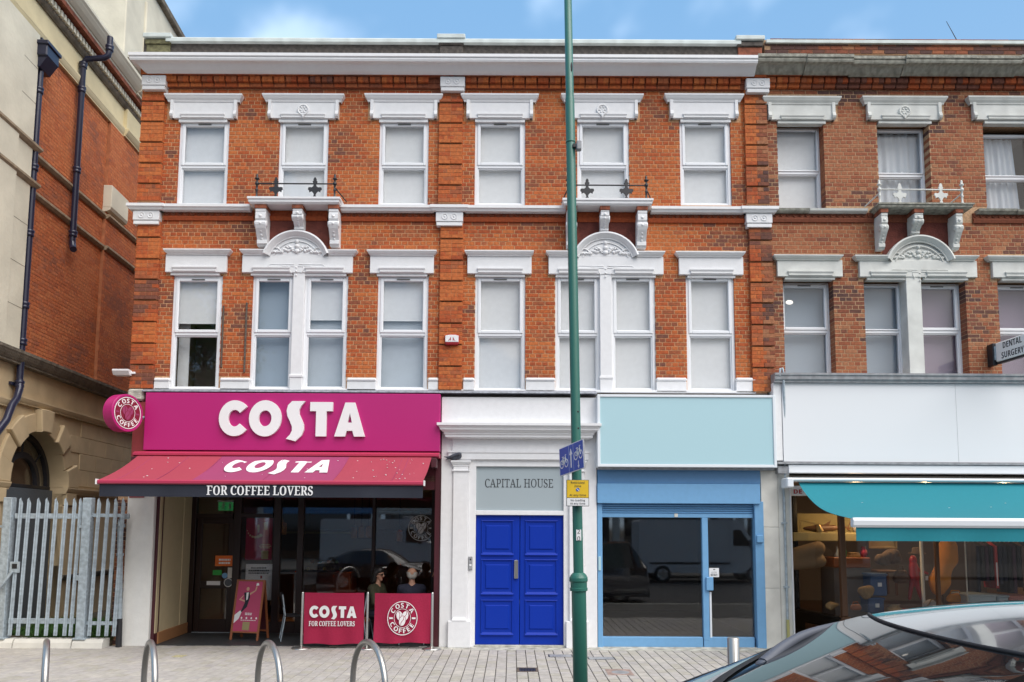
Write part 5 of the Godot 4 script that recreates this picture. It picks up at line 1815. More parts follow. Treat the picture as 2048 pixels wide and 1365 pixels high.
		om.light_energy = 0.5
		om.light_size = 0.05
		om.omni_range = 12.0
		om.omni_attenuation = 2.0
		om.shadow_enabled = true
		pl.add_child(om)
	var X1 = thing("exit_sign", "green exit sign inside above the coffee shop door", "sign", Vector3(-5.865, 2.503, -2.1))
	box("case", "sign_white", X1, -0.16, 0.16, 0.07, 0.11, -0.04, 0.03, 0.004)
	box("panel", "exit_glow", X1, -0.15, 0.15, -0.1, 0.07, -0.02, 0.0, 0.003)
	st = S()
	bx(st, 0.07, 0.11, -0.07, 0.04, 0.0, 0.003)
	bx(st, -0.07, -0.03, -0.03, 0.03, 0.0, 0.003)
	ball(st, Vector3(-0.04, 0.045, 0.0), Vector3(0.018, 0.018, 0.003), 8)
	tube(st, [Vector3(-0.03, -0.03, 0.002), Vector3(-0.02, -0.06, 0.002), Vector3(-0.05, -0.08, 0.002)], 0.009, 5)
	tube(st, [Vector3(-0.06, -0.03, 0.002), Vector3(-0.1, -0.06, 0.002)], 0.009, 5)
	tube(st, [Vector3(-0.03, 0.02, 0.002), Vector3(0.01, 0.0, 0.002)], 0.008, 5)
	obj("running_figure", st, "sign_white", X1)
	awning()
	barrier()
	aboard()

func awning():
	var A = thing("red_awning", "faded red folding awning with white capitals and a navy valance", "awning")
	var zb := 0.32
	var zf := 1.62
	var yb: float = 3.32
	var yf: float = 2.806
	var st := S()
	side(st, PackedVector2Array([Vector2(0.02, 3.387), Vector2(0.3, 3.387), Vector2(0.38, 3.352), Vector2(0.38, 3.317), Vector2(0.34, 3.299), Vector2(0.02, 3.299)]), -6.629, -1.275, 0.006)
	obj("cassette", st, "awning_bar", A)
	for x in [-1.367, -6.59]:
		box("end_bracket", "maroon", A, x - 0.05, x + 0.05, yb - 0.2, yb - 0.03, 0.05, 0.4, 0.01)
	# cloth in sewn strips, with a light sag between the edges
	var x0: float = -6.549 + 0.01
	var x1: float = -1.405
	var n := 12
	for k in 3:
		var a: float = [x0, -5.06, -2.84][k]
		var b: float = [-5.06, -2.84, x1][k]
		st = S()
		st.set_smooth_group(1)
		var nx: int = [10, 20, 30][k]
		for i in nx:
			for j in n:
				var c := []
				for v in [[0, 0], [1, 0], [1, 1], [0, 1]]:
					var x: float = lerpf(a, b, float(i + v[0]) / nx)
					var t := float(j + v[1]) / n
					c.append(Vector3(x, lerpf(yf, yb, t) - 0.035 * sin(PI * t) + (0.007 * sin(x * 7.0 + t * 2.0) + 0.004 * sin(x * 17.0 - t * 4.0)) * sin(PI * t), lerpf(zf, zb, t)))
				q(st, c[0], c[1], c[2], c[3])
		obj("cloth", st, "awning_band" if k == 1 else "awning_red", A)
	for x in [x0 + 0.28, x0 + 0.9, -5.06, -3.95, -2.84, -1.8, x1 - 0.5]:
		st = S()
		var pts := []
		for j in 9:
			var t := j / 8.0
			pts.append(Vector3(x, lerpf(yf, yb, t) - 0.035 * sin(PI * t) + 0.002, lerpf(zf, zb, t)))
		tube(st, pts, 0.004, 5)
		obj("seam", st, "awning_band", A)
	# capitals on the slope
	var sl := Vector3(0, yb - yf, zb - zf)
	var ub := Basis(Vector3(1, 0, 0), sl.normalized(), Vector3(1, 0, 0).cross(sl.normalized()))
	var cap := 0.78
	costa(A, Vector3(-4.823, lerpf(yf, yb, 0.36) - 0.024, lerpf(zf, zb, 0.36)), ub, cap, 0.006, "letter_white", 0.0, 0.562)
	# droppings
	st = S()
	for i in 46:
		var x: float = rng.randf_range(x0 + 0.3, x1 - 0.1)
		if i > 22:
			x = rng.randf_range(-2.6, x1 - 0.1)
		var t := rng.randf_range(0.1, 0.9)
		ball(st, Vector3(x, lerpf(yf, yb, t) - 0.035 * sin(PI * t) + 0.003, lerpf(zf, zb, t)), Vector3(0.008, 0.004, 0.014) * rng.randf_range(0.7, 1.8), 6)
	var dr = obj("droppings", st, "letter_white", A)
	dr.set_meta("kind", "stuff")
	st = S()
	bx(st, x0 - 0.01, x1 + 0.02, 2.74, 2.811, zf - 0.03, zf + 0.04, 0.018)
	obj("front_bar", st, "awning_bar", A)
	for x in [x0 - 0.02, x1 + 0.02]:
		box("bar_end", "letter_white", A, x - 0.01, x + 0.012, 2.732, 2.819, zf - 0.035, zf + 0.045, 0.004)
	# valance: hanging cloth with soft waves
	st = S()
	st.set_smooth_group(1)
	var y0: float = 2.543
	var y1: float = 2.74
	var w := 60
	for side_z in [0.0, -0.004]:
		for i in w:
			var xa: float = lerpf(x0 + 0.02, x1, float(i) / w)
			var xb: float = lerpf(x0 + 0.02, x1, float(i + 1) / w)
			var za: float = zf + 0.012 * sin(xa * 5.0) + 0.006 * sin(xa * 13.0)
			var zc: float = zf + 0.012 * sin(xb * 5.0) + 0.006 * sin(xb * 13.0)
			if side_z == 0.0:
				q(st, Vector3(xa, y0, za), Vector3(xb, y0, zc), Vector3(xb, y1, zf), Vector3(xa, y1, zf))
			else:
				q(st, Vector3(xb, y0, zc + side_z), Vector3(xa, y0, za + side_z), Vector3(xa, y1, zf + side_z), Vector3(xb, y1, zf + side_z))
	obj("valance", st, "valance_navy", A)
	var t1 = words("lettering", "FOR COFFEE LOVERS", "Droid Serif", true, 0.145, "letter_white", A, Vector3((-4.811 + -3.136) / 2, 2.645, zf + 0.022))
	fit(t1, -3.136 - -4.811)
	# folding arms below
	for x in [x0 + 0.6, x1 - 0.6]:
		st = S()
		var s := 1.0 if x < -4 else -1.0
		tube(st, [Vector3(x, yb - 0.3, 0.2), Vector3(x + s * 0.75, yf + 0.02, 0.85), Vector3(x, yf - 0.08, zf - 0.06)], 0.028, 8)
		obj("arm", st, "awning_bar", A)

func banner_cloth(parent, x0, x1, y0, y1, z, seed_phase):
	var st := S()
	st.set_smooth_group(1)
	var nx := 30
	var ny := 10
	var pt := func(i, j, back):
		var u := float(i) / nx
		var v := float(j) / ny
		var x: float = lerpf(x0, x1, u) + 0.012 * sin(v * 3.0 + seed_phase) * (u - 0.5)
		var sag: float = 0.02 * sin(PI * u)
		return Vector3(x, lerpf(y0 + 0.01 * sin(u * 9.0 + seed_phase), y1 - sag * 0.4, v), z + 0.012 * sin(u * 16.0 + v * 2.0 + seed_phase) * (1.0 - v * 0.8) + 0.008 * sin(u * 5.0 - v * 4.0) - back)
	for i in nx:
		for j in ny:
			q(st, pt.call(i, j, 0.0), pt.call(i + 1, j, 0.0), pt.call(i + 1, j + 1, 0.0), pt.call(i, j + 1, 0.0))
			q(st, pt.call(i + 1, j, 0.004), pt.call(i, j, 0.004), pt.call(i, j + 1, 0.004), pt.call(i + 1, j + 1, 0.004))
	obj("cloth", st, "banner_red", parent)

func barrier():
	var z := 0.3
	var B1 = thing("barrier_banner", "crimson cloth barrier banner with white capitals over a smaller line", "banner", Vector3.ZERO, 0.0, "cloth barrier banners of the coffee shop")
	banner_cloth(B1, -3.562, -2.539, 0.081, 0.953, z, 0.0)
	costa(B1, Vector3(-3.469, 0.527, 0.3) + Vector3(0, 0, 0.024), Basis(), 0.203, 0.004, "letter_white", 0.0, 0.98)
	var t1 = words("lettering", "FOR COFFEE LOVERS", "Droid Serif", true, 0.082, "letter_white", B1, Vector3(-3.079, 0.427, 0.3) + Vector3(0, 0, 0.026))
	fit(t1, 0.79)
	var B2 = thing("barrier_banner", "crimson cloth barrier banner with the round white bean emblem", "banner", Vector3.ZERO, 0.0, "cloth barrier banners of the coffee shop")
	banner_cloth(B2, -2.359, -1.378, 0.104, 0.95, z, 2.0)
	roundel(B2, Transform3D(Basis.from_scale(Vector3(0.94, 1.05, 1)), Vector3(-1.869, 0.526, 0.3) + Vector3(0, 0, 0.024)), 0.275, "letter_white", "letter_white")
	var px := [[-3.597, "steel barrier post at the left end of the red banners"], [-2.475, "steel barrier post between the two red banners"], [-1.361, "steel barrier post beside the maroon shop post"]]
	for p in px:
		var po = thing("barrier_post", p[1], "post", Vector3(p[0], 0.004, z), 0.0, "steel posts of the cloth barrier")
		var st := S()
		lathe(st, [Vector2(0.022, 0.0), Vector2(0.022, 0.94), Vector2(0.018, 0.96), Vector2(0.0, 0.965)], Transform3D(), 12)
		obj("shaft", st, "steel", po)
		st = S()
		lathe(st, [Vector2(0.165, 0.0), Vector2(0.165, 0.012), Vector2(0.15, 0.022), Vector2(0.05, 0.035), Vector2(0.03, 0.05), Vector2(0.0, 0.05)], Transform3D(), 24)
		obj("base", st, "steel", po)
	for p in [[-3.576, -2.55], [-2.369, -1.385]]:
		pass
	# tables and chairs behind the banners
	var tb := [[Vector3(-3.403, 0.897, -0.7), "small round table behind the left banner"], [Vector3(-2.161, 0.927, -0.75), "small round table between the seated people"]]
	for t in tb:
		var T = thing("cafe_table", t[1], "table", Vector3(t[0].x, 0.004, t[0].z), 0.0, "tables in the coffee shop lobby")
		var st := S()
		lathe(st, [Vector2(0.0, 0.7), Vector2(0.33, 0.7), Vector2(0.34, 0.71), Vector2(0.34, 0.73), Vector2(0.33, 0.735), Vector2(0.0, 0.735)], Transform3D(), 28, false)
		obj("top", st, "wood", T)
		st = S()
		lathe(st, [Vector2(0.2, 0.0), Vector2(0.2, 0.015), Vector2(0.03, 0.04), Vector2(0.028, 0.7)], Transform3D(), 16)
		obj("stem", st, "black_iron", T)
	var cup = thing("coffee_cup", "white cup standing on the table behind the left banner", "cup", Vector3(-3.246, 0.925, -0.7))
	cup.position.y = 0.739
	var st3 := S()
	lathe(st3, [Vector2(0.0, 0.0), Vector2(0.03, 0.0), Vector2(0.045, 0.08), Vector2(0.04, 0.08), Vector2(0.027, 0.01), Vector2(0, 0.01)], Transform3D(), 14)
	obj("bowl", st3, "letter_white", cup)
	var ch := [[-4.013, -0.8, 1.9, "dark chair to the left of the red banners"], [-2.862, -0.75, -1.7, "dark chair at the right of the table behind the left banner"]]
	for c in ch:
		chair(Vector3(c[0], 0.004, c[1]), c[2], c[3])

func chair(at, turn, label):
	var C = thing("cafe_chair", label, "chair", at, turn, "dark chairs in the coffee shop lobby")
	box("seat", "black_iron", C, -0.21, 0.21, 0.43, 0.46, -0.2, 0.22, 0.012)
	var st := S()
	for k in 9:
		var a := -1.1 + k * 0.275
		var b := a + 0.275
		if k == 8:
			break
		var p0 := Vector3(0.23 * sin(a), 0.0, -0.2 - 0.07 * cos(a) + 0.05)
		var p1 := Vector3(0.23 * sin(b), 0.0, -0.2 - 0.07 * cos(b) + 0.05)
		q(st, p0 + Vector3(0, 0.6, 0), p1 + Vector3(0, 0.6, 0), p1 + Vector3(0, 0.86, -0.05), p0 + Vector3(0, 0.86, -0.05))
		q(st, p1 + Vector3(0, 0.6, -0.02), p0 + Vector3(0, 0.6, -0.02), p0 + Vector3(0, 0.86, -0.07), p1 + Vector3(0, 0.86, -0.07))
	obj("backrest", st, "black_iron", C)
	for sx in [-1.0, 1.0]:
		for sz in [-1.0, 1.0]:
			st = S()
			if sz < 0:
				tube(st, [Vector3(sx * 0.22, 0, -0.26), Vector3(sx * 0.19, 0.45, -0.19), Vector3(sx * 0.2, 0.84, -0.25)], 0.012, 8)
			else:
				tube(st, [Vector3(sx * 0.22, 0, 0.24), Vector3(sx * 0.19, 0.44, 0.19)], 0.012, 8)
			obj("leg", st, "galv", C)

func aboard():
	var A = thing("pavement_sign", "pink A-board with wooden legs and a printed waiter in front of the door", "A-board", Vector3(-4.858, 0, -0.694) + Vector3(0, 0.004, -0.12), -0.22)
	var f := Basis.from_euler(Vector3(-0.17, 0, 0))
	for s in [0, 1]:
		var bb := f if s == 0 else Basis.from_euler(Vector3(0, PI, 0)) * f
		var P = group_part("front_panel" if s == 0 else "rear_panel", A)
		P.transform = Transform3D(bb, Vector3(0, 0, 0.19 if s == 0 else -0.19))
		var st := S()
		bx(st, -0.29, -0.25, 0, 1.1, -0.012, 0.012, 0.003)
		bx(st, 0.25, 0.29, 0, 1.1, -0.012, 0.012, 0.003)
		bx(st, -0.25, 0.25, 1.07, 1.1, -0.011, 0.011, 0.003)
		bx(st, -0.25, 0.25, 0.13, 0.16, -0.011, 0.011, 0.003)
		obj("leg_frame", st, "wood", P)
		box("board", "poster_pink" if s == 0 else "maroon", P, -0.25, 0.25, 0.16, 1.07, -0.006, 0.005)
		if s == 0:
			# flat print: a figure holding up a cup, small icons and a price panel
			var z := 0.005
			st = S()
			ex(st, disc_poly(-0.04, 0.93, 0.03, 0.036, 14), z, z + 0.002)
			ex(st, PackedVector2Array([Vector2(0.02, 0.82), Vector2(0.13, 0.9), Vector2(0.15, 0.98), Vector2(0.12, 0.98), Vector2(0.11, 0.91), Vector2(0.0, 0.85)]), z, z + 0.002)
			ex(st, PackedVector2Array([Vector2(-0.13, 0.8), Vector2(-0.1, 0.82), Vector2(-0.16, 0.74), Vector2(-0.07, 0.72), Vector2(-0.07, 0.69), Vector2(-0.2, 0.73)]), z, z + 0.002)
			obj("figure_skin", st, "print_skin", P)
			st = S()
			ex(st, PackedVector2Array([Vector2(-0.11, 0.86), Vector2(0.0, 0.88), Vector2(0.02, 0.78), Vector2(-0.02, 0.6), Vector2(-0.12, 0.5), Vector2(-0.13, 0.52), Vector2(-0.07, 0.68)]), z, z + 0.0025)
			obj("figure_suit", st, "valance_navy", P)
			st = S()
			ex(st, PackedVector2Array([Vector2(-0.06, 0.86), Vector2(-0.015, 0.87), Vector2(-0.02, 0.74), Vector2(-0.05, 0.72)]), z + 0.0025, z + 0.004)
			obj("figure_shirt", st, "letter_white", P)
			st = S()
			ex(st, PackedVector2Array([Vector2(-0.15, 0.53), Vector2(-0.11, 0.52), Vector2(-0.16, 0.38), Vector2(-0.25, 0.3), Vector2(-0.25, 0.45)]), z, z + 0.002)
			obj("figure_apron", st, "letter_white", P)
			st = S()
			ex(st, PackedVector2Array([Vector2(0.12, 0.99), Vector2(0.18, 1.0), Vector2(0.165, 1.045), Vector2(0.125, 1.04)]), z, z + 0.002)
			obj("figure_cup", st, "letter_white", P)
			for k in 4:
				st = S()
				ex(st, disc_poly(-0.1 + k * 0.1, 0.4, 0.016, 0.02, 10), z, z + 0.002)
				obj("icon", st, "letter_white", P)
			print_lines(P, "letter_white", -0.06, 0.12, 0.45, 0.5, 2, z)
			print_lines(P, "letter_white", -0.16, 0.24, 0.35, 0.37, 1, z)
			st = S()
			ex(st, rect_poly(-0.06, 0.08, 0.18, 0.33), z, z + 0.008, 0.002)
			obj("price_panel", st, "room_cream", P)
# ---------- white entrance between the shops
func panel_door(parent, x0, x1, y0, y1, rows, z, px0, px1):
	var D = group_part("door_leaf", parent)
	box("leaf", "door_blue", D, x0, x1, y0, y1, z - 0.045, z, 0.004)
	for r in rows:
		var P := S()
		var a: float = r[0]
		var b: float = r[1]
		# moulding round the panel, then the raised field
		run(P, [Vector2(z, b), Vector2(z + 0.022, b - 0.004), Vector2(z + 0.026, b - 0.014), Vector2(z + 0.012, b - 0.03), Vector2(z + 0.002, b - 0.034)], px0, px1, false, false, z)
		run(P, [Vector2(z + 0.002, a + 0.055), Vector2(z + 0.006, a + 0.05), Vector2(z + 0.032, a + 0.02), Vector2(z + 0.034, a + 0.008), Vector2(z, a)], px0, px1, false, false, z)
		bx(P, px0, px0 + 0.03, a + 0.03, b - 0.02, z, z + 0.02, 0.009)
		bx(P, px1 - 0.03, px1, a + 0.03, b - 0.02, z, z + 0.02, 0.009)
		var f0: float = px0 + 0.075
		var f1: float = px1 - 0.075
		ex(P, rect_poly(f0, f1, a + 0.11, b - 0.095), z - 0.001, z + 0.016, 0.014)
		obj("panel", P, "door_blue", D)

func entrance():
	var E = thing("entrance_surround", "white classical surround with fanlight and double blue panelled door", "entrance")
	var zt := 0.14
	var xl: float = -1.262
	var xr: float = 1.511
	box("fascia", "white_paint", E, xl, xr, 3.921, 4.407, -0.2, zt, 0.008)
	var st := S()
	run(st, [Vector2(0, 3.917), Vector2(0.36, 3.917), Vector2(0.36, 3.873), Vector2(0.33, 3.855), Vector2(0.31, 3.82), Vector2(0.31, 3.802), Vector2(0.27, 3.775), Vector2(0.24, 3.749), Vector2(0.24, 3.731), Vector2(0.22, 3.713), Vector2(0.22, 3.678), Vector2(0.16, 3.66), Vector2(0, 3.66)], xl + 0.3, xr - 0.3)
	obj("cornice", st, "white_paint", E)
	box("pier_face", "white_paint", E, xl, -1.046, 0.0, 3.93, -0.2, 0.05, 0.008)
	box("pier_face", "white_paint", E, 1.294, xr, 0.0, 3.93, -0.2, 0.05, 0.008)
	box("frieze", "white_paint", E, -1.069, 1.301, 3.442, 3.767, -0.2, 0.075, 0.006)
	st = S()
	run(st, [Vector2(0, 3.442), Vector2(0.1, 3.442), Vector2(0.1, 3.415), Vector2(0.085, 3.397), Vector2(0.085, 3.298), Vector2(0.06, 3.28), Vector2(0.0, 3.28)], -1.049, 1.283, true, true)
	obj("architrave", st, "white_paint", E)
	for p in [[-1.046, -0.771], [1.019, 1.294]]:
		var pl = group_part("pilaster", E)
		box("shaft", "white_paint", pl, p[0], p[1], 0.45, 3.082, -0.1, 0.085, 0.008)
		st = S()
		run(st, [Vector2(0, 3.271), Vector2(0.135, 3.271), Vector2(0.135, 3.244), Vector2(0.115, 3.208), Vector2(0.1, 3.19), Vector2(0.1, 3.172), Vector2(0.09, 3.163), Vector2(0.09, 3.109), Vector2(0.11, 3.1), Vector2(0.11, 3.082), Vector2(0.085, 3.073), Vector2(0, 3.073)], p[0] + 0.095, p[1] - 0.095)
		obj("capital", st, "white_paint", pl)
		st = S()
		bx(st, p[0] - 0.06, p[1] + 0.06, 0.0, 0.46, -0.1, 0.125, 0.008)
		run(st, [Vector2(0.08, 0.52), Vector2(0.1, 0.52), Vector2(0.13, 0.48), Vector2(0.13, 0.455), Vector2(0.08, 0.455)], p[0] + 0.06, p[1] - 0.06, true, true, 0.08)
		obj("base", st, "white_paint", pl)
	box("jamb", "white_paint", E, -0.771, -0.638, 0.0, 3.298, -0.2, 0.03, 0.006)
	box("jamb", "white_paint", E, 0.922, 1.037, 0.0, 3.298, -0.2, 0.03, 0.006)
	box("head", "white_paint", E, -0.638, 0.922, 3.172, 3.289, -0.2, 0.03, 0.006)
	box("transom", "white_paint", E, -0.638, 0.922, 2.306, 2.386, -0.2, 0.03, 0.006)
	box("threshold", "concrete", E, -0.648, 0.946, -0.02, 0.035, -0.2, 0.05, 0.006)
	var fl = group_part("fanlight", E)
	box("pane", "frosted", fl, -0.649, 0.924, 2.387, 3.174, -0.06, -0.02)
	var tx = words("lettering", "CAPITAL HOUSE", "Droid Serif", false, 0.15, "ink", fl, Vector3(0.128, 2.873, -0.018))
	fit(tx, 0.737 - -0.48)
	var rows := [[1.59, 2.218], [0.898, 1.529], [0.196, 0.82]]
	panel_door(E, -0.635, 0.144, 0.036, 2.307, rows, -0.03, -0.537, 0.038)
	panel_door(E, 0.153, 0.923, 0.036, 2.307, rows, -0.03, 0.241, 0.817)
	box("pull_plate", "steel", E, 0.05, 0.121, 1.188, 1.512, -0.03, 0.015, 0.008)
	var ic = thing("entry_phone", "small grey entry phone on the white jamb left of the blue door", "intercom", Vector3(-0.723, 1.457, 0.03))
	box("case", "grey_alu", ic, -0.036, 0.036, -0.115, 0.115, 0, 0.035, 0.006)
	box("button", "sign_white", ic, -0.02, 0.02, -0.05, -0.02, 0.034, 0.04, 0.003)
	box("lens", "dark", ic, -0.014, 0.014, 0.05, 0.08, 0.034, 0.038, 0.003)

# ---------- pale blue empty shop with a raised shutter
func blue_shop():
	var G = thing("blank_blue_sign", "blank pale blue sign board in a white frame over the blue shop", "shop sign")
	box("board", "pale_blue", G, 1.549, 4.608, 3.209, 4.399, 0.02, 0.28)
	var o := [1.503, 4.654, 3.155, 4.441]
	var st := S()
	bx(st, o[0], o[0] + 0.05, o[2], o[3], 0.0, 0.3, 0.006)
	bx(st, o[1] - 0.05, o[1], o[2], o[3], 0.0, 0.3, 0.006)
	bx(st, o[0] + 0.05, o[1] - 0.05, o[3] - 0.045, o[3], 0.0, 0.299, 0.006)
	bx(st, o[0] + 0.05, o[1] - 0.05, o[2], o[2] + 0.05, 0.0, 0.299, 0.006)
	obj("frame", st, "alu_white", G)
	box("soffit", "grey_alu", G, o[0] + 0.02, o[1] - 0.02, o[2] - 0.035, o[2] - 0.002, 0.0, 0.2)
	var B = thing("blue_shopfront", "light blue shopfront with raised slatted shutter, wide pane and narrow door", "shopfront")
	box("band", "shop_blue_deep", B, 1.527, 4.435, 2.88, 3.148, -0.2, 0.04, 0.006)
	box("shutter_box", "shop_blue", B, 1.519, 4.408, 2.522, 2.876, -0.25, 0.1, 0.008)
	var z := -0.08
	# shutter slats
	var sy0: float = 2.277
	var sy1: float = 2.517
	for i in 4:
		st = S()
		var a: float = lerpf(sy0 + 0.07, sy1, i / 4.0)
		var b: float = lerpf(sy0 + 0.07, sy1, (i + 1) / 4.0)
		side(st, PackedVector2Array([Vector2(-0.06, a), Vector2(-0.035, a + 0.006), Vector2(-0.022, (a + b) / 2), Vector2(-0.035, b - 0.006), Vector2(-0.06, b)]), 1.603, 4.308)
		obj("slat", st, "shop_blue", B)
	box("bottom_rail", "shop_blue", B, 1.602, 4.306, sy0, sy0 + 0.07, -0.07, -0.02, 0.006)
	box("shutter_lock", "stone_pier", B, 2.9, 2.963, 2.285, 2.347, -0.03, -0.008, 0.004)
	# frame
	var f = S()
	bx(f, 1.522, 1.61, 0.0, sy1, -0.15, 0.03, 0.006)
	bx(f, 4.314, 4.473, 0.0, sy1 + 0.05, -0.15, 0.05, 0.008)
	bx(f, 3.39, 3.496, 0.13, sy0, -0.13, -0.02, 0.006)
	bx(f, 1.603, 3.374, 0.01, 0.181, -0.15, -0.02, 0.006)
	bx(f, 3.391, 4.285, 0.01, 0.181, -0.15, -0.025, 0.006)
	obj("frame", f, "shop_blue", B)
	box("sill_strip", "concrete", B, 1.515, 4.398, -0.02, 0.012, -0.2, 0.06, 0.004)
	box("pane", "shop_glass", B, 1.619, 3.406, 0.13, sy0 + 0.05, z - 0.008, z)
	box("pane", "shop_glass", B, 1.619, 3.406, 0.13, sy0 + 0.05, z - 0.03, z - 0.022)  # added second sheet, so the wide pane mirrors more strongly
	box("pane", "shop_glass", B, 3.503, 4.339, 0.13, sy0 + 0.05, z - 0.008, z)
	box("pane", "shop_glass", B, 3.503, 4.339, 0.13, sy0 + 0.05, z - 0.03, z - 0.022)  # added second sheet, so the door pane mirrors more strongly
	box("door_strip", "alu_white", B, 3.505, 3.54, 0.13, 0.966, -0.1, -0.03, 0.003)
	box("lock_box", "shop_blue", B, 3.44, 3.564, 0.997, 1.233, -0.03, 0.03, 0.01)
	box("lock_box", "shop_blue", B, 4.329, 4.443, 1.843, 1.975, 0.04, 0.1, 0.01)
	box("lock_box", "pale_blue", B, 1.535, 1.579, 1.338, 1.583, 0.02, 0.05, 0.006)
	var nt = thing("door_notice", "small white CCTV notice stuck on the blue shop's glass door", "notice", Vector3(3.604, 1.307, -0.07))
	box("sheet", "sign_white", nt, -0.088, 0.088, -0.08, 0.08, -0.006, -0.002)
	words("lettering", "CCTV", "Droid Sans", false, 0.024, "ink", nt, Vector3(0, 0.002, -0.001), Basis(), 0.002, 1.2)
	print_lines(nt, "ink", -0.07, 0.07, -0.06, -0.02, 3, -0.002, 5)
	box("camera_mark", "ink", nt, -0.015, 0.02, 0.045, 0.06, -0.002, 0.0)
	# stone pier and the painted board beyond it
	var sp = group_part("stone_pier", B)
	var js := [0.0, 1.045, 2.116, 3.123]
	for i in 3:
		box("pier_stone", "stone_pier", sp, 4.438, 4.739, js[i] + 0.002, js[i + 1] - 0.002, -0.2, 0.04, 0.006)
	box("side_board", "old_paint", B, 4.747, 4.96, 0.0, 3.277, -0.2, 0.02, 0.005)
	var cp = thing("conduit", "thin grey conduit running down the board between blue shop and corner shop", "pipe")
	st = S()
	tube(st, [Vector3(4.751, 4.794, 0.28), Vector3(4.763, 4.92, 0.28), Vector3(4.806, 4.933, 0.26), Vector3(4.818, 4.859, 0.27), Vector3(4.846, 4.376, 0.2), Vector3(4.852, 3, 0.12), Vector3(4.835, 2.914, 0.06), Vector3(4.847, 2.604, 0.05), Vector3(4.849, 0.505, 0.05)], 0.02, 8)
	obj("pipe", st, "galv", cp)
	st = S()
	tube(st, [Vector3(4.849, 0.505, 0.05), Vector3(4.854, 0.0, 0.05)], 0.028, 8)
	obj("foot", st, "yellow_green", cp)
	for y in [[Vector3(4.844, 2.188, 0.05)], [Vector3(4.847, 1.067, 0.05)]]:
		box("clip", "galv", cp, y[0].x - 0.05, y[0].x + 0.04, y[0].y - 0.015, y[0].y + 0.015, 0.02, 0.075, 0.003)
	# dark empty room
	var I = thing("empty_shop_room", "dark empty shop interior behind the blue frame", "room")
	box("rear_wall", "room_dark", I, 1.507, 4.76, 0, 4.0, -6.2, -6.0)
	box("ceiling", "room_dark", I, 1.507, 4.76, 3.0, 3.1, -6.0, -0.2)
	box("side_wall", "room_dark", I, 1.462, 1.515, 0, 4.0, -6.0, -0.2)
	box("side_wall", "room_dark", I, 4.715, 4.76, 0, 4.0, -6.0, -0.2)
	box("floor", "room_dark", I, 1.507, 4.76, -0.05, 0.001, -6.0, -0.16)
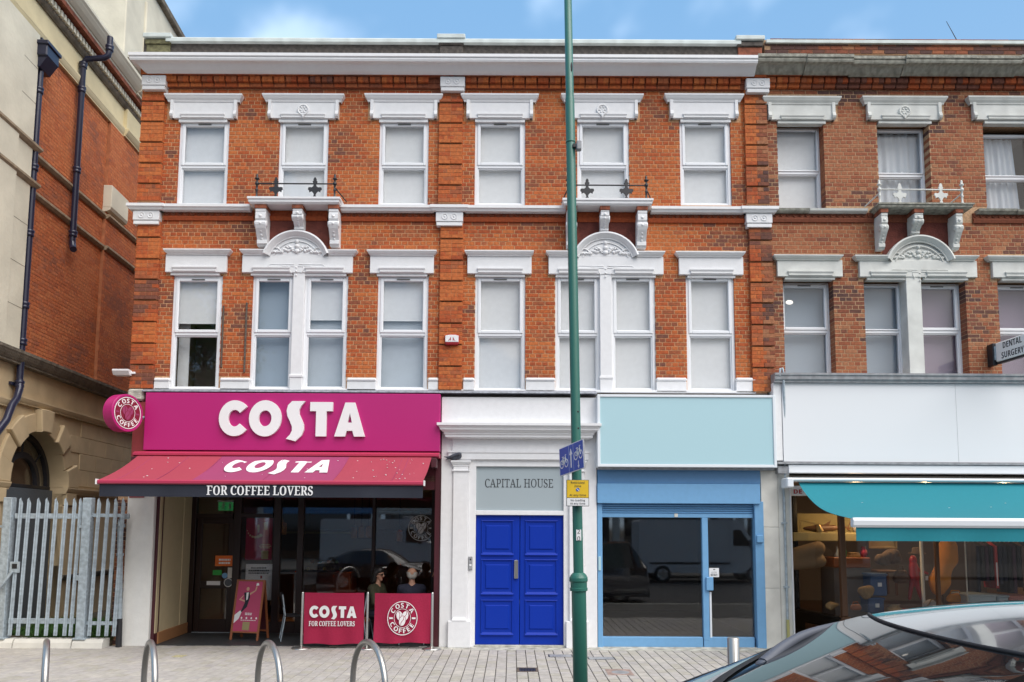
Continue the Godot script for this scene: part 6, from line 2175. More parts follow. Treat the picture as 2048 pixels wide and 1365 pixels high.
# ---------- shop with the teal awning, its window and what stands in it
func corner_shop():
	var G = thing("blank_white_sign", "long blank white sign board with grey moulded top over the teal awning", "shop sign")
	var xr := 12.2
	box("board", "sign_blank", G, 4.808, xr, 3.27, 4.685, 0.0, 0.2, 0.004)
	box("edge_board", "white_paint", G, 4.657, 4.799, 3.288, 4.685, -0.1, 0.19, 0.006)
	var st := S()
	run(st, [Vector2(0, 4.846), Vector2(0.3, 4.846), Vector2(0.3, 4.81), Vector2(0.28, 4.792), Vector2(0.28, 4.738), Vector2(0.25, 4.702), Vector2(0.25, 4.684), Vector2(0.0, 4.684)], 4.662, xr, false, false)
	obj("top_moulding", st, "grey_alu", G)
	for x in [7.9, 10.1]:
		box("board_joint", "grey_alu", G, x, x + 0.003, 3.279, 4.675, 0.198, 0.202)
	box("bottom_trim", "grey_alu", G, 4.692, xr, 3.224, 3.264, 0.0, 0.23, 0.004)
	var B = thing("corner_shopfront", "black timber shopfront with a splayed lobby under the teal awning", "shopfront")
	box("upper_strip", "sign_blank", B, 4.89, xr, 3.075, 3.217, -0.1, 0.2, 0.006)
	box("recess_board", "old_paint", B, 4.922, xr, 2.985, 3.083, -0.2, -0.12)
	box("lamp_box", "grey_alu", B, 4.703, 4.897, 3.058, 3.199, 0.0, 0.18, 0.01)
	box("door_head", "alu_white", B, 5.11, 5.95, 2.69, 2.873, -0.4, -0.3, 0.006)
	words("lettering", "DE", "Droid Sans", true, 0.075, "alarm_red", B, Vector3(5.216, 2.763, -0.29), Basis(), 0.004, 1.3)
	var zc := -0.06
	var xc := 5.92
	var hs := 0.53
	var zb := -1.7
	var xb := 5.66
	# stall riser with grooves, front and return
	box("stall_riser", "black_gloss", B, xc, xr, 0.0, hs - 0.05, -0.2, zc, 0.004)
	for k in 5:
		box("riser_board", "black_gloss", B, xc + 0.1, xr, 0.03 + k * 0.09, 0.11 + k * 0.09, -0.1, zc + 0.012, 0.008)
	box("sill", "black_gloss", B, xc - 0.02, xr, hs - 0.05, hs, -0.2, zc + 0.05, 0.01)
	var d := Vector3(xc - xb, 0, zc - zb).normalized()
	var len: float = Vector3(xc - xb, 0, zc - zb).length()
	var xf := Transform3D(Basis(d, Vector3.UP, d.cross(Vector3.UP)), Vector3(xb, 0, zb))
	st = S()
	bx(st, 0, len, 0, hs - 0.04, -0.001, 0.06, 0.0, xf)
	bx(st, 0, len, hs - 0.04, hs, -0.05, 0.1, 0.008, xf)
	for k in 4:
		bx(st, 0.02, len - 0.1, 0.03 + k * 0.11, 0.13 + k * 0.11, -0.012, 0.05, 0.008, xf)
	obj("return_riser", st, "black_gloss", B)
	st = S()
	bx(st, 0.02, len - 0.05, hs, 2.95, 0.0, 0.015, 0.0, xf)
	obj("return_pane", st, "shop_glass", B)
	st = S()
	bx(st, -0.06, 0.04, 0, 2.95, -0.03, 0.06, 0.005, xf)
	obj("rear_post", st, "black_gloss", B)
	st = S()
	bx(st, xc - 0.09, xc + 0.06, 0.0, hs + 0.02, zc - 0.08, zc + 0.06, 0.01)
	bx(st, xc - 0.07, xc + 0.03, hs + 0.02, 2.95, zc - 0.08, zc + 0.03, 0.012)
	obj("corner_post", st, "wood_dark", B)
	for s in [[xc + 0.04, 7.55], [7.62, 9.3], [9.37, xr]]:
		box("pane", "shop_glass", B, s[0], s[1], hs, 2.95, zc - 0.03, zc - 0.012)
	for x in [7.585, 9.335]:
		box("mullion", "wood_dark", B, x - 0.03, x + 0.03, hs, 2.95, zc - 0.07, zc + 0.01, 0.006)
	box("lobby_floor", "stone_pier", B, 4.932, xc + 0.1, -0.02, 0.02, -2.6, 0.02, 0.006)
	for k in 3:
		box("tile_joint", "dirty_stone", B, 5.0, xc, 0.016, 0.0205, -0.5 - k * 0.5, -0.49 - k * 0.5)
	box("jamb", "white_paint", B, 4.949, 4.975, 0.0, 3.0, -1.2, 0.05, 0.004)
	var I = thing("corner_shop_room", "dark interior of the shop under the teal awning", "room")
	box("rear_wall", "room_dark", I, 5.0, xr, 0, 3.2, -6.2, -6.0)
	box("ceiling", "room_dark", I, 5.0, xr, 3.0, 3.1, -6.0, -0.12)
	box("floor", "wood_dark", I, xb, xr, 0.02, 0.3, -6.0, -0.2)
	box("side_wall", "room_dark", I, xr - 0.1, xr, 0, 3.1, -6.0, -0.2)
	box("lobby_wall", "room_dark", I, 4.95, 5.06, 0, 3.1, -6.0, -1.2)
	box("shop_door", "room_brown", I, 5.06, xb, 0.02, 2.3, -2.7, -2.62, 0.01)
	teal_awning()
	window_goods()
	var lp := [[Vector3(6.6, 2.6, -1.0), "spot lamp under the corner shop ceiling above the carved shark"], [Vector3(8.4, 2.6, -1.9), "spot lamp under the corner shop ceiling above the orange dress form"], [Vector3(10.0, 2.6, -1.9), "spot lamp under the corner shop ceiling above the clothes rail"]]
	for l in lp:
		var sp = thing("spot_lamp", l[1], "lamp", l[0], 0.0, "spot lamps in the corner shop")
		st = S()
		lathe(st, [Vector2(0.05, -0.06), Vector2(0.06, -0.05), Vector2(0.05, 0.08), Vector2(0.02, 0.1), Vector2(0.02, 0.28)], Transform3D(), 14)
		obj("housing", st, "black_iron", sp)
		st = S()
		ball(st, Vector3(0, -0.06, 0), Vector3(0.035, 0.03, 0.035), 10)
		obj("bulb", st, "white_lamp", sp)
		var om := OmniLight3D.new()
		om.name = "light"
		om.position = Vector3(0, -0.06, 0)
		om.light_color = Color(1.0, 0.82, 0.6)
		om.light_energy = 1.0
		om.light_size = 0.04
		om.omni_range = 12.0
		om.omni_attenuation = 2.0
		om.shadow_enabled = true
		sp.add_child(om)

func teal_awning():
	var A = thing("teal_awning", "teal awning with sagging curved side edge, white front bar and short valance", "awning")
	var zb := 0.3
	var zf := 2.2
	var xl: float = 5.014
	var xr := 11.5
	var xf0: float = 5.103
	var y1: float = 2.902
	var y0: float = 2.249
	box("cassette", "alu_white", A, 4.814, xr, 2.913, 2.974, 0.1, 0.4, 0.02)
	box("end_cap", "alu_white", A, 4.805 - 0.03, 4.814 + 0.08, 2.8, 2.974, 0.1, 0.42, 0.02)
	var st := S()
	st.set_smooth_group(1)
	var n := 20
	var pt := func(u, t, dz):
		var x: float = lerpf(lerpf(xl, xf0 - 0.02, t), xr, u)
		return Vector3(x, lerpf(y1, y0, t) - 0.17 * sin(PI * pow(t, 0.8)) * (1.0 - 0.1 * u) + 0.006 * sin(x * 3.0 + t * 5.0) * sin(PI * t) - dz, lerpf(zb, zf, t))
	for i in 30:
		for j in n:
			var a := [i / 30.0, (i + 1) / 30.0, j / float(n), (j + 1) / float(n)]
			q(st, pt.call(a[0], a[3], 0.0), pt.call(a[1], a[3], 0.0), pt.call(a[1], a[2], 0.0), pt.call(a[0], a[2], 0.0))
			q(st, pt.call(a[1], a[3], 0.003), pt.call(a[0], a[3], 0.003), pt.call(a[0], a[2], 0.003), pt.call(a[1], a[2], 0.003))
	obj("cloth", st, "teal", A)
	st = S()
	side(st, PackedVector2Array([Vector2(zf - 0.05, y0 + 0.0), Vector2(zf + 0.04, y0 + 0.012), Vector2(zf + 0.06, y0 - 0.03), Vector2(zf + 0.05, y0 - 0.1), Vector2(zf + 0.02, y0 - 0.135), Vector2(zf - 0.05, y0 - 0.125)]), xf0, xr, 0.006)
	obj("front_bar", st, "alu_white", A)
	st = S()
	st.set_smooth_group(1)
	var yv0: float = 1.913
	for i in 60:
		var a: float = lerpf(xf0 + 0.06, xr, i / 60.0)
		var b: float = lerpf(xf0 + 0.06, xr, (i + 1) / 60.0)
		for s in [0.0, -0.004]:
			var p := [Vector3(a, yv0, zf + 0.01 * sin(a * 6.0) + s), Vector3(b, yv0, zf + 0.01 * sin(b * 6.0) + s), Vector3(b, y0 - 0.12, zf + s), Vector3(a, y0 - 0.12, zf + s)]
			if s == 0.0:
				q(st, p[0], p[1], p[2], p[3])
			else:
				q(st, p[1], p[0], p[3], p[2])
	obj("valance", st, "teal", A)
	for x in [xf0 + 0.8, xr - 1.0]:
		st = S()
		tube(st, [Vector3(x, y1 - 0.25, 0.25), Vector3(x + 0.4, 1.98, 1.0), Vector3(x, y0 - 0.14, zf - 0.1)], 0.025, 8)
		obj("arm", st, "alu_white", A)
	st = S()
	for i in 9:
		var v: Vector3 = pt.call(rng.randf_range(0.1, 0.9), rng.randf_range(0.3, 0.6), -0.003)
		ball(st, v, Vector3(0.016, 0.003, 0.01), 6)
	var dr = obj("droppings", st, "letter_white", A)
	dr.set_meta("kind", "stuff")

func window_goods():
	# high shelf with a carved shark and a desk lamp
	var sh = thing("display_shelf", "cream backed high display shelf at the left of the corner shop window", "shelf")
	box("shelf_board", "room_cream", sh, 5.444, 6.794, 1.855, 2.018, -1.9, -1.2, 0.01)
	box("back_board", "room_cream", sh, 5.682, 7.238, 2.015, 2.397, -1.95, -1.9)
	var st := S()
	var s0 := Vector3(6.127, 2.095, -1.4)
	blob(st, [[Vector3(-0.4, 0, 0), Vector3(-0.15, 0.0, 0), 0.03, 0.075], [Vector3(-0.15, 0, 0), Vector3(0.15, 0.01, 0), 0.075, 0.055], [Vector3(0.15, 0.01, 0), Vector3(0.42, 0.03, 0), 0.055, 0.02]], 0.02, 0.012)
	ex(st, PackedVector2Array([Vector2(-0.05, 0.05), Vector2(0.08, 0.05), Vector2(0.12, 0.16)]), -0.01, 0.01)
	ex(st, PackedVector2Array([Vector2(0.4, 0.02), Vector2(0.44, 0.02), Vector2(0.52, 0.15), Vector2(0.47, 0.05), Vector2(0.5, -0.06)]), -0.01, 0.01)
	ex(st, PackedVector2Array([Vector2(-0.12, -0.04), Vector2(0.0, -0.05), Vector2(0.1, -0.1)]), 0.02, 0.04)
	var sk = thing("carved_shark", "brown carved wooden shark on the high cream shelf", "carving", s0)
	obj("body", st, "wood_dark", sk)
	var dl = thing("desk_lamp", "small brass desk lamp bent over the carved shark", "lamp", Vector3(5.581, 2.015, -1.25))
	st = S()
	tube(st, [Vector3(0, 0.0, 0), Vector3(0.02, 0.24, 0), Vector3(0.32, 0.16, 0.02)], 0.01, 6)
	obj("arm", st, "brass", dl)
	st = S()
	lathe(st, [Vector2(0.07, -0.12), Vector2(0.045, -0.02), Vector2(0.02, 0.03), Vector2(0.0, 0.035)], Transform3D(Basis.from_euler(Vector3(0.3, 0, 0.35)), Vector3(0.35, 0.14, 0.03)), 14)
	obj("lamp_shade", st, "brass", dl)
	# sideboard and what stands on it
	var sb = thing("sideboard", "long orange-brown topped dark sideboard inside the corner shop window", "sideboard")
	box("top_drawer", "orange_wood", sb, 6.117, 6.819, 1.361, 1.549, -1.7, -1.0, 0.01)
	box("carcass", "room_dark", sb, 6.137, 6.842, 0.3, 1.349, -1.7, -1.06)
	var fk = thing("glass_flask", "small clear glass flask standing on the orange-brown sideboard", "flask", Vector3(6.249, 1.552, -1.15))
	st = S()
	lathe(st, [Vector2(0.0, 0.0), Vector2(0.065, 0.0), Vector2(0.06, 0.03), Vector2(0.02, 0.11), Vector2(0.015, 0.19), Vector2(0.022, 0.2)], Transform3D(), 14)
	obj("body", st, "frosted", fk)
	var so = thing("brown_settee", "rounded brown settee back at the left of the corner shop window", "settee")
	st = S()
	var sc := Vector3(5.688, 1.675, -1.1)
	blob(st, [[sc + Vector3(-0.25, -0.06, 0), sc + Vector3(0.18, 0.05, 0), 0.12, 0.13], [sc + Vector3(-0.25, -0.25, 0.0), sc + Vector3(0.2, -0.2, 0.0), 0.12, 0.12]], 0.03, 0.03)
	obj("back", st, "room_brown", so)
	# stacked goods
	var goods := [
		["storage_box", "blue storage box with a small white label, upper of two", "box", "bin_blue", 6.63, 6.935, 0.865, 1.268, "blue labelled storage boxes"],
		["storage_box", "blue storage box with a small white label, lower of two", "box", "bin_blue", 6.569, 6.872, 0.547, 0.828, "blue labelled storage boxes"],
		["plastic_crate", "clear plastic storage crate under the dark clothes rail", "crate", "frosted", 8.293, 8.81, 0.605, 0.917, "plastic crates by the clothes rail"],
		["plastic_crate", "second clear plastic crate, left of the pink one", "crate", "frosted", 8.827, 9.027, 0.606, 0.901, "plastic crates by the clothes rail"],
		["plastic_crate", "pink crate at the right end of the window goods", "crate", "salmon", 9.044, 9.534, 0.608, 0.885, "plastic crates by the clothes rail"],
	]
	for g in goods:
		var o = thing(g[0], g[1], g[2], Vector3.ZERO, 0.0, g[8 + 1] if g.size() > 9 else g[g.size() - 1])
		box("case", g[3], o, g[4], g[5], g[6], g[7], -0.95, -0.62 if g[3] == "bin_blue" else -0.4, 0.02)
		box("lid", g[3], o, g[4] - 0.012, g[5] + 0.012, g[7] - 0.035, g[7] + 0.005, -0.96, -0.6 if g[3] == "bin_blue" else -0.385, 0.012)
		if g[3] == "bin_blue":
			box("label", "sign_white", o, g[4] + 0.13, g[4] + 0.2, (g[6] + g[7]) / 2 - 0.03, (g[6] + g[7]) / 2 + 0.04, -0.62, -0.605)
	var bags := [[Vector3(6.534, 0.963, -0.6), 0.16, 0.17, "kraft", "crumpled brown paper bag beside the blue boxes"], [Vector3(5.841, 0.697, -0.5), 0.16, 0.1, "kraft", "open brown paper bag low behind the splayed return pane"], [Vector3(6.993, 1.537, -0.9), 0.2, 0.18, "taupe", "taupe cushion-like bag above the blue boxes"], [Vector3(7.252, 1.61, -1), 0.18, 0.2, "taupe", "taller taupe bag standing behind the other"], [Vector3(7.612, 0.721, -0.35), 0.2, 0.15, "bag_grey", "pale grey rounded bag low in the window behind the car"], [Vector3(8.137, 0.673, -0.5), 0.3, 0.07, "red", "folded red cloth to the right of the pale grey bag"], [Vector3(7.319, 0.604, -0.6), 0.25, 0.06, "red", "folded red cloth to the left of the pale grey bag"]]
	for b in bags:
		var o = thing("shop_bag" if b[3] != "red" else "folded_cloth", b[4], "bag" if b[3] != "red" else "cloth", b[0])
		st = S()
		var r := RandomNumberGenerator.new()
		r.seed = int(b[0].x * 100)
		var bones := []
		for k in 5:
			var u := Vector3(r.randf_range(-0.6, 0.6) * b[1], r.randf_range(-0.5, 0.5) * b[2], r.randf_range(-0.05, 0.05))
			bones.append([u, Vector3(r.randf_range(-0.6, 0.6) * b[1], r.randf_range(-0.6, 0.2) * b[2], 0), b[2] * 0.34, b[2] * 0.42])
		blob(st, bones, 0.022, 0.012)
		obj("body", st, b[3], o)
		if b[3] == "bag_grey":
			st = S()
			tube(st, [Vector3(-0.15, 0.0, 0.1), Vector3(-0.08, 0.12, 0.12), Vector3(0.06, 0.12, 0.12), Vector3(0.15, -0.02, 0.1)], 0.014, 6)
			obj("strap", st, "room_brown", o)
	# smaller goods
	var small := [
		["vase", "dark red vase on the orange-brown sideboard in the corner shop", "vase", "alarm_red", 0, Vector3(6.824, 1.549, -1.3), 0.07, 0.2],
		["bottle", "green bottle standing beside the glass flask on the sideboard", "bottle", "green", 1, Vector3(6.456, 1.548, -1.3), 0.035, 0.22],
		["book_stack", "low stack of tan books on the orange-brown sideboard", "books", "kraft", 2, Vector3(6.587, 1.542, -1.2), 0.11, 0.1],
		["kettle", "copper kettle low in the window behind the wooden corner post", "kettle", "orange_wood", 3, Vector3(6.284, 0.61, -0.5), 0.12, 0.14],
		["framed_picture", "gold framed picture on the dark wall behind the taupe bags", "picture", "brass", 2, Vector3(7.706, 1.688, -2.4), 0.3, 0.42],
		["satchel", "brown leather satchel hanging between the taupe bags and the red figurine", "bag", "wood_dark", 3, Vector3(7.331, 1.073, -0.9), 0.13, 0.3],
		["cushion", "mustard cushion low in the window under the orange dress form", "cushion", "amber_cloth", 3, Vector3(8.226, 0.744, -0.7), 0.22, 0.2],
		["hat", "tan brimmed hat on a stand to the left of the pale display pole", "hat", "taupe", 4, Vector3(7.802, 1.625, -1.2), 0.15, 0.12],
		["basket", "brown wicker basket low in the window to the right of the blue boxes", "basket", "kraft", 0, Vector3(6.991, 0.524, -0.5), 0.16, 0.2],
		["wooden_stool", "dark wooden stool deep in the corner shop behind the blue boxes", "stool", "wood_dark", 2, Vector3(7.604, 0.761, -2.2), 0.18, 0.5],
		["jug", "cream jug on the high cream display shelf right of the carved shark", "jug", "bag_grey", 0, Vector3(6.774, 2.02, -1.5), 0.06, 0.2],
	]
	for g in small:
		var o = thing(g[0], g[1], g[2], g[5])
		st = S()
		var w: float = g[6]
		var h: float = g[7]
		if g[4] == 0:
			lathe(st, [Vector2(0, 0), Vector2(w * 0.6, 0), Vector2(w, h * 0.35), Vector2(w * 0.9, h * 0.6), Vector2(w * 0.45, h * 0.85), Vector2(w * 0.6, h), Vector2(w * 0.5, h)], Transform3D(), 16)
		elif g[4] == 1:
			lathe(st, [Vector2(0, 0), Vector2(w, 0), Vector2(w, h * 0.6), Vector2(w * 0.4, h * 0.75), Vector2(w * 0.4, h), Vector2(0, h)], Transform3D(), 14)
		elif g[4] == 2:
			for b in 4:
				var y0: float = h * b / 4.0
				if g[0] == "wooden_stool":
					var sx: float = w * (1.0 if b & 1 else -1.0)
					var sz: float = w * (1.0 if b & 2 else -1.0)
					bx(st, sx - 0.02, sx + 0.02, 0, h - 0.04, sz - 0.02, sz + 0.02, 0.005)
				elif g[0] == "book_stack":
					bx(st, -w + 0.01 * b, w - 0.008 * b, y0 + 0.002, y0 + h / 4 - 0.002, -0.08, 0.08 - 0.006 * b, 0.004)
				else:
					bx(st, [-w, w - 0.04, -w + 0.04, -w + 0.04][b], [-w + 0.04, w, w - 0.04, w - 0.04][b], [0.0, 0.0, 0.0, h - 0.04][b], [h, h, 0.04, h][b], 0, 0.04, 0.006)
			if g[0] == "wooden_stool":
				bx(st, -w - 0.03, w + 0.03, h - 0.04, h, -w - 0.03, w + 0.03, 0.01)
			if g[0] == "framed_picture":
				bx(st, -w + 0.04, w - 0.04, 0.04, h - 0.04, 0.0, 0.012)
		elif g[4] == 3:
			blob(st, [[Vector3(-w * 0.5, h * 0.3, 0), Vector3(w * 0.5, h * 0.32, 0), h * 0.3, h * 0.32], [Vector3(-w * 0.4, h * 0.6, 0), Vector3(w * 0.4, h * 0.62, 0), h * 0.22, h * 0.24]], 0.022, 0.015)
			tube(st, [Vector3(-w * 0.5, h * 0.7, 0), Vector3(-w * 0.3, h * 1.1, 0), Vector3(w * 0.3, h * 1.1, 0), Vector3(w * 0.5, h * 0.7, 0)], 0.01, 6)
		else:
			lathe(st, [Vector2(w, 0.0), Vector2(w, 0.012), Vector2(w * 0.6, 0.02), Vector2(w * 0.5, h * 0.9), Vector2(w * 0.3, h), Vector2(0, h * 0.95)], Transform3D(), 18)
		obj("body", st, g[3], o)
	# orange dress form and a red figure
	var df = thing("dress_form", "orange tailor's dress form leaning in the corner shop window", "mannequin", Vector3(8.069, 1.343, -0.8))
	st = S()
	blob(st, [[Vector3(0.12, 0.42, 0), Vector3(0.1, 0.2, 0), 0.16, 0.17], [Vector3(0.08, 0.2, 0), Vector3(0.02, 0.0, 0), 0.16, 0.11], [Vector3(0.0, 0.0, 0.0), Vector3(-0.07, -0.22, 0.0), 0.14, 0.17], [Vector3(-0.07, -0.22, 0.0), Vector3(-0.1, -0.36, 0.0), 0.17, 0.12]], 0.03, 0.03)
	obj("torso", st, "amber_cloth", df)
	st = S()
	tube(st, [Vector3(-0.06, -0.3, 0), Vector3(-0.02, -0.85, 0)], 0.03, 8)
	obj("stand", st, "wood_dark", df)
	var rf = thing("red_figure", "dark red figurine with thin legs left of the orange dress form", "figurine", Vector3(7.574, 1.242, -0.9))
	st = S()
	blob(st, [[Vector3(0, 0.28, 0), Vector3(0, 0.3, 0), 0.07, 0.06], [Vector3(0, 0.16, 0), Vector3(0.0, -0.05, 0), 0.08, 0.1], [Vector3(0.05, 0.12, 0.0), Vector3(0.24, 0.02, 0.05), 0.035, 0.025], [Vector3(0.03, -0.1, 0), Vector3(0.12, -0.45, 0), 0.05, 0.03], [Vector3(-0.03, -0.1, 0), Vector3(-0.1, -0.45, 0), 0.05, 0.03]], 0.02, 0.015)
	obj("body", st, "alarm_red", rf)
	box("price_label", "sign_white", rf, 0.17, 0.22, -0.1, -0.02, 0.09, 0.095)
	for p in [[7.635, 0.03, "pale display pole left of the orange dress form"], [8.336, 0.012, "thin pale display pole beside the dark clothes rail"]]:
		var po = thing("display_pole", p[2], "pole", Vector3(p[0], 0.3, -0.7 if p[1] > 0.02 else -0.5), 0.0, "display poles in the corner shop window")
		st = S()
		lathe(st, [Vector2(p[1] * 1.3, 0.0), Vector2(p[1] * 1.3, 0.03), Vector2(p[1], 0.035), Vector2(p[1], 2.6)], Transform3D(), 10)
		obj("shaft", st, "stone_pier", po)
	# clothes rail
	var cr = thing("clothes_rail", "rail behind the right-hand panes", "clothes rail")
	st = S()
	tube(st, [Vector3(8.695, 1.95, -1.0), Vector3(11.5, 1.95, -1.0)], 0.015, 8)
	obj("rail", st, "steel", cr)
	for i in 24:
		var x: float = 8.738 + i * 0.085
		var m: String = ["cloth_navy", "cloth_black", "cloth_plum", "cloth_black", "wood_dark", "cloth_navy"][i % 6]
		if i == 4:
			m = "red"
		var nth: String = ["first", "second", "third", "fourth", "fifth", "sixth", "seventh", "eighth", "ninth", "tenth", "eleventh", "twelfth"][i % 12]
		var o = thing("hanging_garment", nth + (" " if i < 12 else " of the farther dozen, ") + ["dark navy", "black", "plum", "black", "bright red", "navy"][i % 6 if i != 4 else 4].replace("bright red", "brown" if i != 4 else "bright red") + " garment from the left on the clothes rail", "garment", Vector3(x, 1.93, -1.0), 0.0, "garments on the clothes rail")
		st = S()
		st.set_smooth_group(1)
		var l := rng.randf_range(0.75, 1.05)
		for sgn in [1.0, -1.0]:
			for k in 8:
				var z0: float = lerpf(-0.2, 0.2, k / 8.0)
				var z1: float = lerpf(-0.2, 0.2, (k + 1) / 8.0)
				var f0 := 0.022 + 0.012 * sin(k * 2.1 + i)
				var f1 := 0.022 + 0.012 * sin((k + 1) * 2.1 + i)
				q(st, Vector3(sgn * f0, -l, z0), Vector3(sgn * f1, -l, z1), Vector3(sgn * 0.012, -0.06 - absf(z1) * 0.4, z1), Vector3(sgn * 0.012, -0.06 - absf(z0) * 0.4, z0))
		bx(st, -0.03, 0.03, -l, -0.14, 0.195, 0.21, 0.01)
		obj("cloth", st, m, o)
		st = S()
		tube(st, [Vector3(0, -0.06, 0), Vector3(0, 0.03, 0)], 0.004, 4)
		obj("hanger", st, "steel", o)
		if i == 4:
			box("pale_edge", "letter_white", o, -0.012, 0.012, -l + 0.05, -0.45, 0.21, 0.216)

# ---------- post, signs, stands
func street():
	var z := 5.0
	var b := Vector3(0.781, 0, z)
	var pb := Vector3(0.781, 0.366, z)
	var pt := Vector3(0.657, 8.51, z)
	var ax := (pt - pb).normalized()
	var L = thing("lamp_post", "tall green steel post on the pavement with a sleeve joint at chest height", "post", pb - ax * (pb.y / ax.y))
	var xf := Transform3D(Basis(Vector3(ax.y, -ax.x, 0), ax, Vector3(0, 0, 1)), Vector3.ZERO)
	var hs: float = 1.39
	var h1: float = 1.548
	var st := S()
	lathe(st, [Vector2(0.0, -0.02), Vector2(0.083, -0.02), Vector2(0.083, hs)], xf, 28)
	obj("lower_shaft", st, "post_green", L)
	st = S()
	lathe(st, [Vector2(0.083, hs - 0.015), Vector2(0.1, hs - 0.012), Vector2(0.101, hs + 0.02), Vector2(0.094, hs + 0.024), Vector2(0.095, h1 - 0.075), Vector2(0.105, h1 - 0.06), Vector2(0.104, h1 - 0.025), Vector2(0.09, h1 + 0.005), Vector2(0.066, h1 + 0.03), Vector2(0.055, h1 + 0.034)], xf, 36, false)
	obj("sleeve", st, "post_green", L)
	st = S()
	var h2: float = 7.246
	lathe(st, [Vector2(0.057, h1), Vector2(0.055, h2 - 0.01), Vector2(0.052, h2)], xf, 26)
	obj("shaft", st, "post_green", L)
	st = S()
	lathe(st, [Vector2(0.052, h2), Vector2(0.049, h2 + 0.012), Vector2(0.044, 9.6), Vector2(0, 9.6)], xf, 24)
	obj("upper_shaft", st, "post_green", L)
	for y in [7.621, 3.422, 3.23]:
		st = S()
		ball(st, xf * Vector3(0.024, y, 0.044 if y > 4 else 0.049), Vector3(0.013, 0.06 if y > 5 else 0.012, 0.008), 10)
		obj("opening", st, "dark", L)
	for y in [6.692]:
		st = S()
		lathe(st, [Vector2(0.055, y - 0.012), Vector2(0.06, y - 0.01), Vector2(0.06, y + 0.01), Vector2(0.055, y + 0.012)], xf, 24)
		obj("strap", st, "post_green", L)
	var nm = group_part("number_plate", L)
	box("plate", "sign_white", nm, 0.728 - pb.x + 0.0, 0.785 - pb.x, 1.944, 2.068, 0.05, 0.062, 0.002)
	words("lettering", "2\n0", "Droid Sans", false, 0.048, "ink", nm, Vector3(0.756 - pb.x, 2.006, 0.063), Basis(), 0.002)
	var sx = thing("sensor_box", "small grey sensor box clamped to the right side of the green post", "sensor", Vector3(0.775, 6.617, 5.05))
	box("case", "grey_alu", sx, -0.025, 0.035, -0.055, 0.06, -0.03, 0.04, 0.01)
	box("clamp", "black_iron", sx, -0.07, -0.02, -0.02, 0.03, -0.05, 0.02, 0.006)
	# cycle sign, turned almost edge-on
	var C = thing("cycle_sign", "blue cycle lane sign with two white bicycles and arrows on the green post", "sign", Vector3(0.718, 2.878, 5.1))
	var SB := Basis.from_euler(Vector3(0, deg_to_rad(-69), 0)) * Basis.from_euler(Vector3(0, 0, deg_to_rad(5)))
	var sg = group_part("plate", C)
	sg.transform = Transform3D(SB, Vector3(-0.04, 0, 0.0))
	var hw := 0.32
	var hh := 0.165
	box("back", "grey_alu", sg, -hw, hw, -hh, hh, -0.012, 0.0, 0.004)
	box("border", "sign_white", sg, -hw, hw, -hh, hh, 0.0, 0.003, 0.001)
	for p in [[-hw + 0.01, -0.065], [-0.055, 0.055], [0.065, hw - 0.01]]:
		box("field", "sign_blue", sg, p[0], p[1], -hh + 0.01, hh - 0.01, 0.003, 0.005)
	for k in 2:
		var cx: float = [-0.19, 0.19][k]
		var cy: float = [-0.01, 0.03][k]
		st = S()
		for wx in [-0.062, 0.062]:
			for hf in 2:
				ex(st, ring_poly(cx + wx, cy - 0.025, Vector2(0.05, 0.05), Vector2(0.038, 0.038), hf * 180, hf * 180 + 180, 12), 0.005, 0.007)
		for e in [[-0.062, -0.025, -0.02, 0.04], [-0.02, 0.04, 0.045, 0.04], [-0.02, 0.04, 0.0, -0.025], [0.0, -0.025, -0.062, -0.025], [0.0, -0.025, 0.045, 0.04], [0.062, -0.025, 0.038, 0.07], [0.038, 0.07, 0.06, 0.075], [-0.024, 0.055, -0.02, 0.04], [-0.045, 0.057, -0.005, 0.057]]:
			tube(st, [Vector3(cx + e[0], cy + e[1], 0.006), Vector3(cx + e[2], cy + e[3], 0.006)], 0.006, 5)
		obj("bicycle_symbol", st, "sign_white", sg)
	st = S()
	ex(st, PackedVector2Array([Vector2(-0.014, -0.11), Vector2(0.014, -0.11), Vector2(0.014, 0.04), Vector2(0.04, 0.04), Vector2(0.0, 0.11), Vector2(-0.04, 0.04), Vector2(-0.014, 0.04)]), 0.005, 0.007)
	ex(st, PackedVector2Array([Vector2(0.183, -0.06), Vector2(0.197, -0.06), Vector2(0.197, -0.11), Vector2(0.212, -0.11), Vector2(0.19, -0.145), Vector2(0.168, -0.11), Vector2(0.183, -0.11)]), 0.005, 0.007)
	obj("arrow", st, "sign_white", sg)
	var N = thing("parking_sign", "yellow and white restricted zone plate below the blue cycle sign", "sign", Vector3(0.746, 2.478, 5.13))
	box("plate", "ink", N, -0.128, 0.128, -0.148, 0.152, -0.01, 0.0, 0.004)
	box("yellow_field", "sign_yellow", N, -0.122, 0.122, -0.05, 0.146, 0.0, 0.003, 0.001)
	box("white_field", "sign_white", N, -0.122, 0.122, -0.142, -0.056, 0.0, 0.003, 0.001)
	words("lettering", "Restricted\nZone", "Droid Sans", false, 0.023, "ink", N, Vector3(0, 0.1, 0.004), Basis(), 0.002, 1.1)
	words("lettering", "At any time", "Droid Sans", false, 0.024, "ink", N, Vector3(0, -0.022, 0.004), Basis(), 0.002, 1.1)
	words("lettering", "No loading\nAt any time", "Droid Sans", false, 0.022, "ink", N, Vector3(0, -0.099, 0.004), Basis(), 0.002, 1.1)
	st = S()
	ex(st, disc_poly(0, 0.04, 0.021, 0.021, 20), 0.003, 0.005)
	obj("roundel", st, "sign_blue", N)
	st = S()
	ex(st, PackedVector2Array([Vector2(-0.016, 0.05), Vector2(-0.011, 0.056), Vector2(0.016, 0.03), Vector2(0.011, 0.024)]), 0.005, 0.007)
	obj("stroke", st, "sign_white", N)
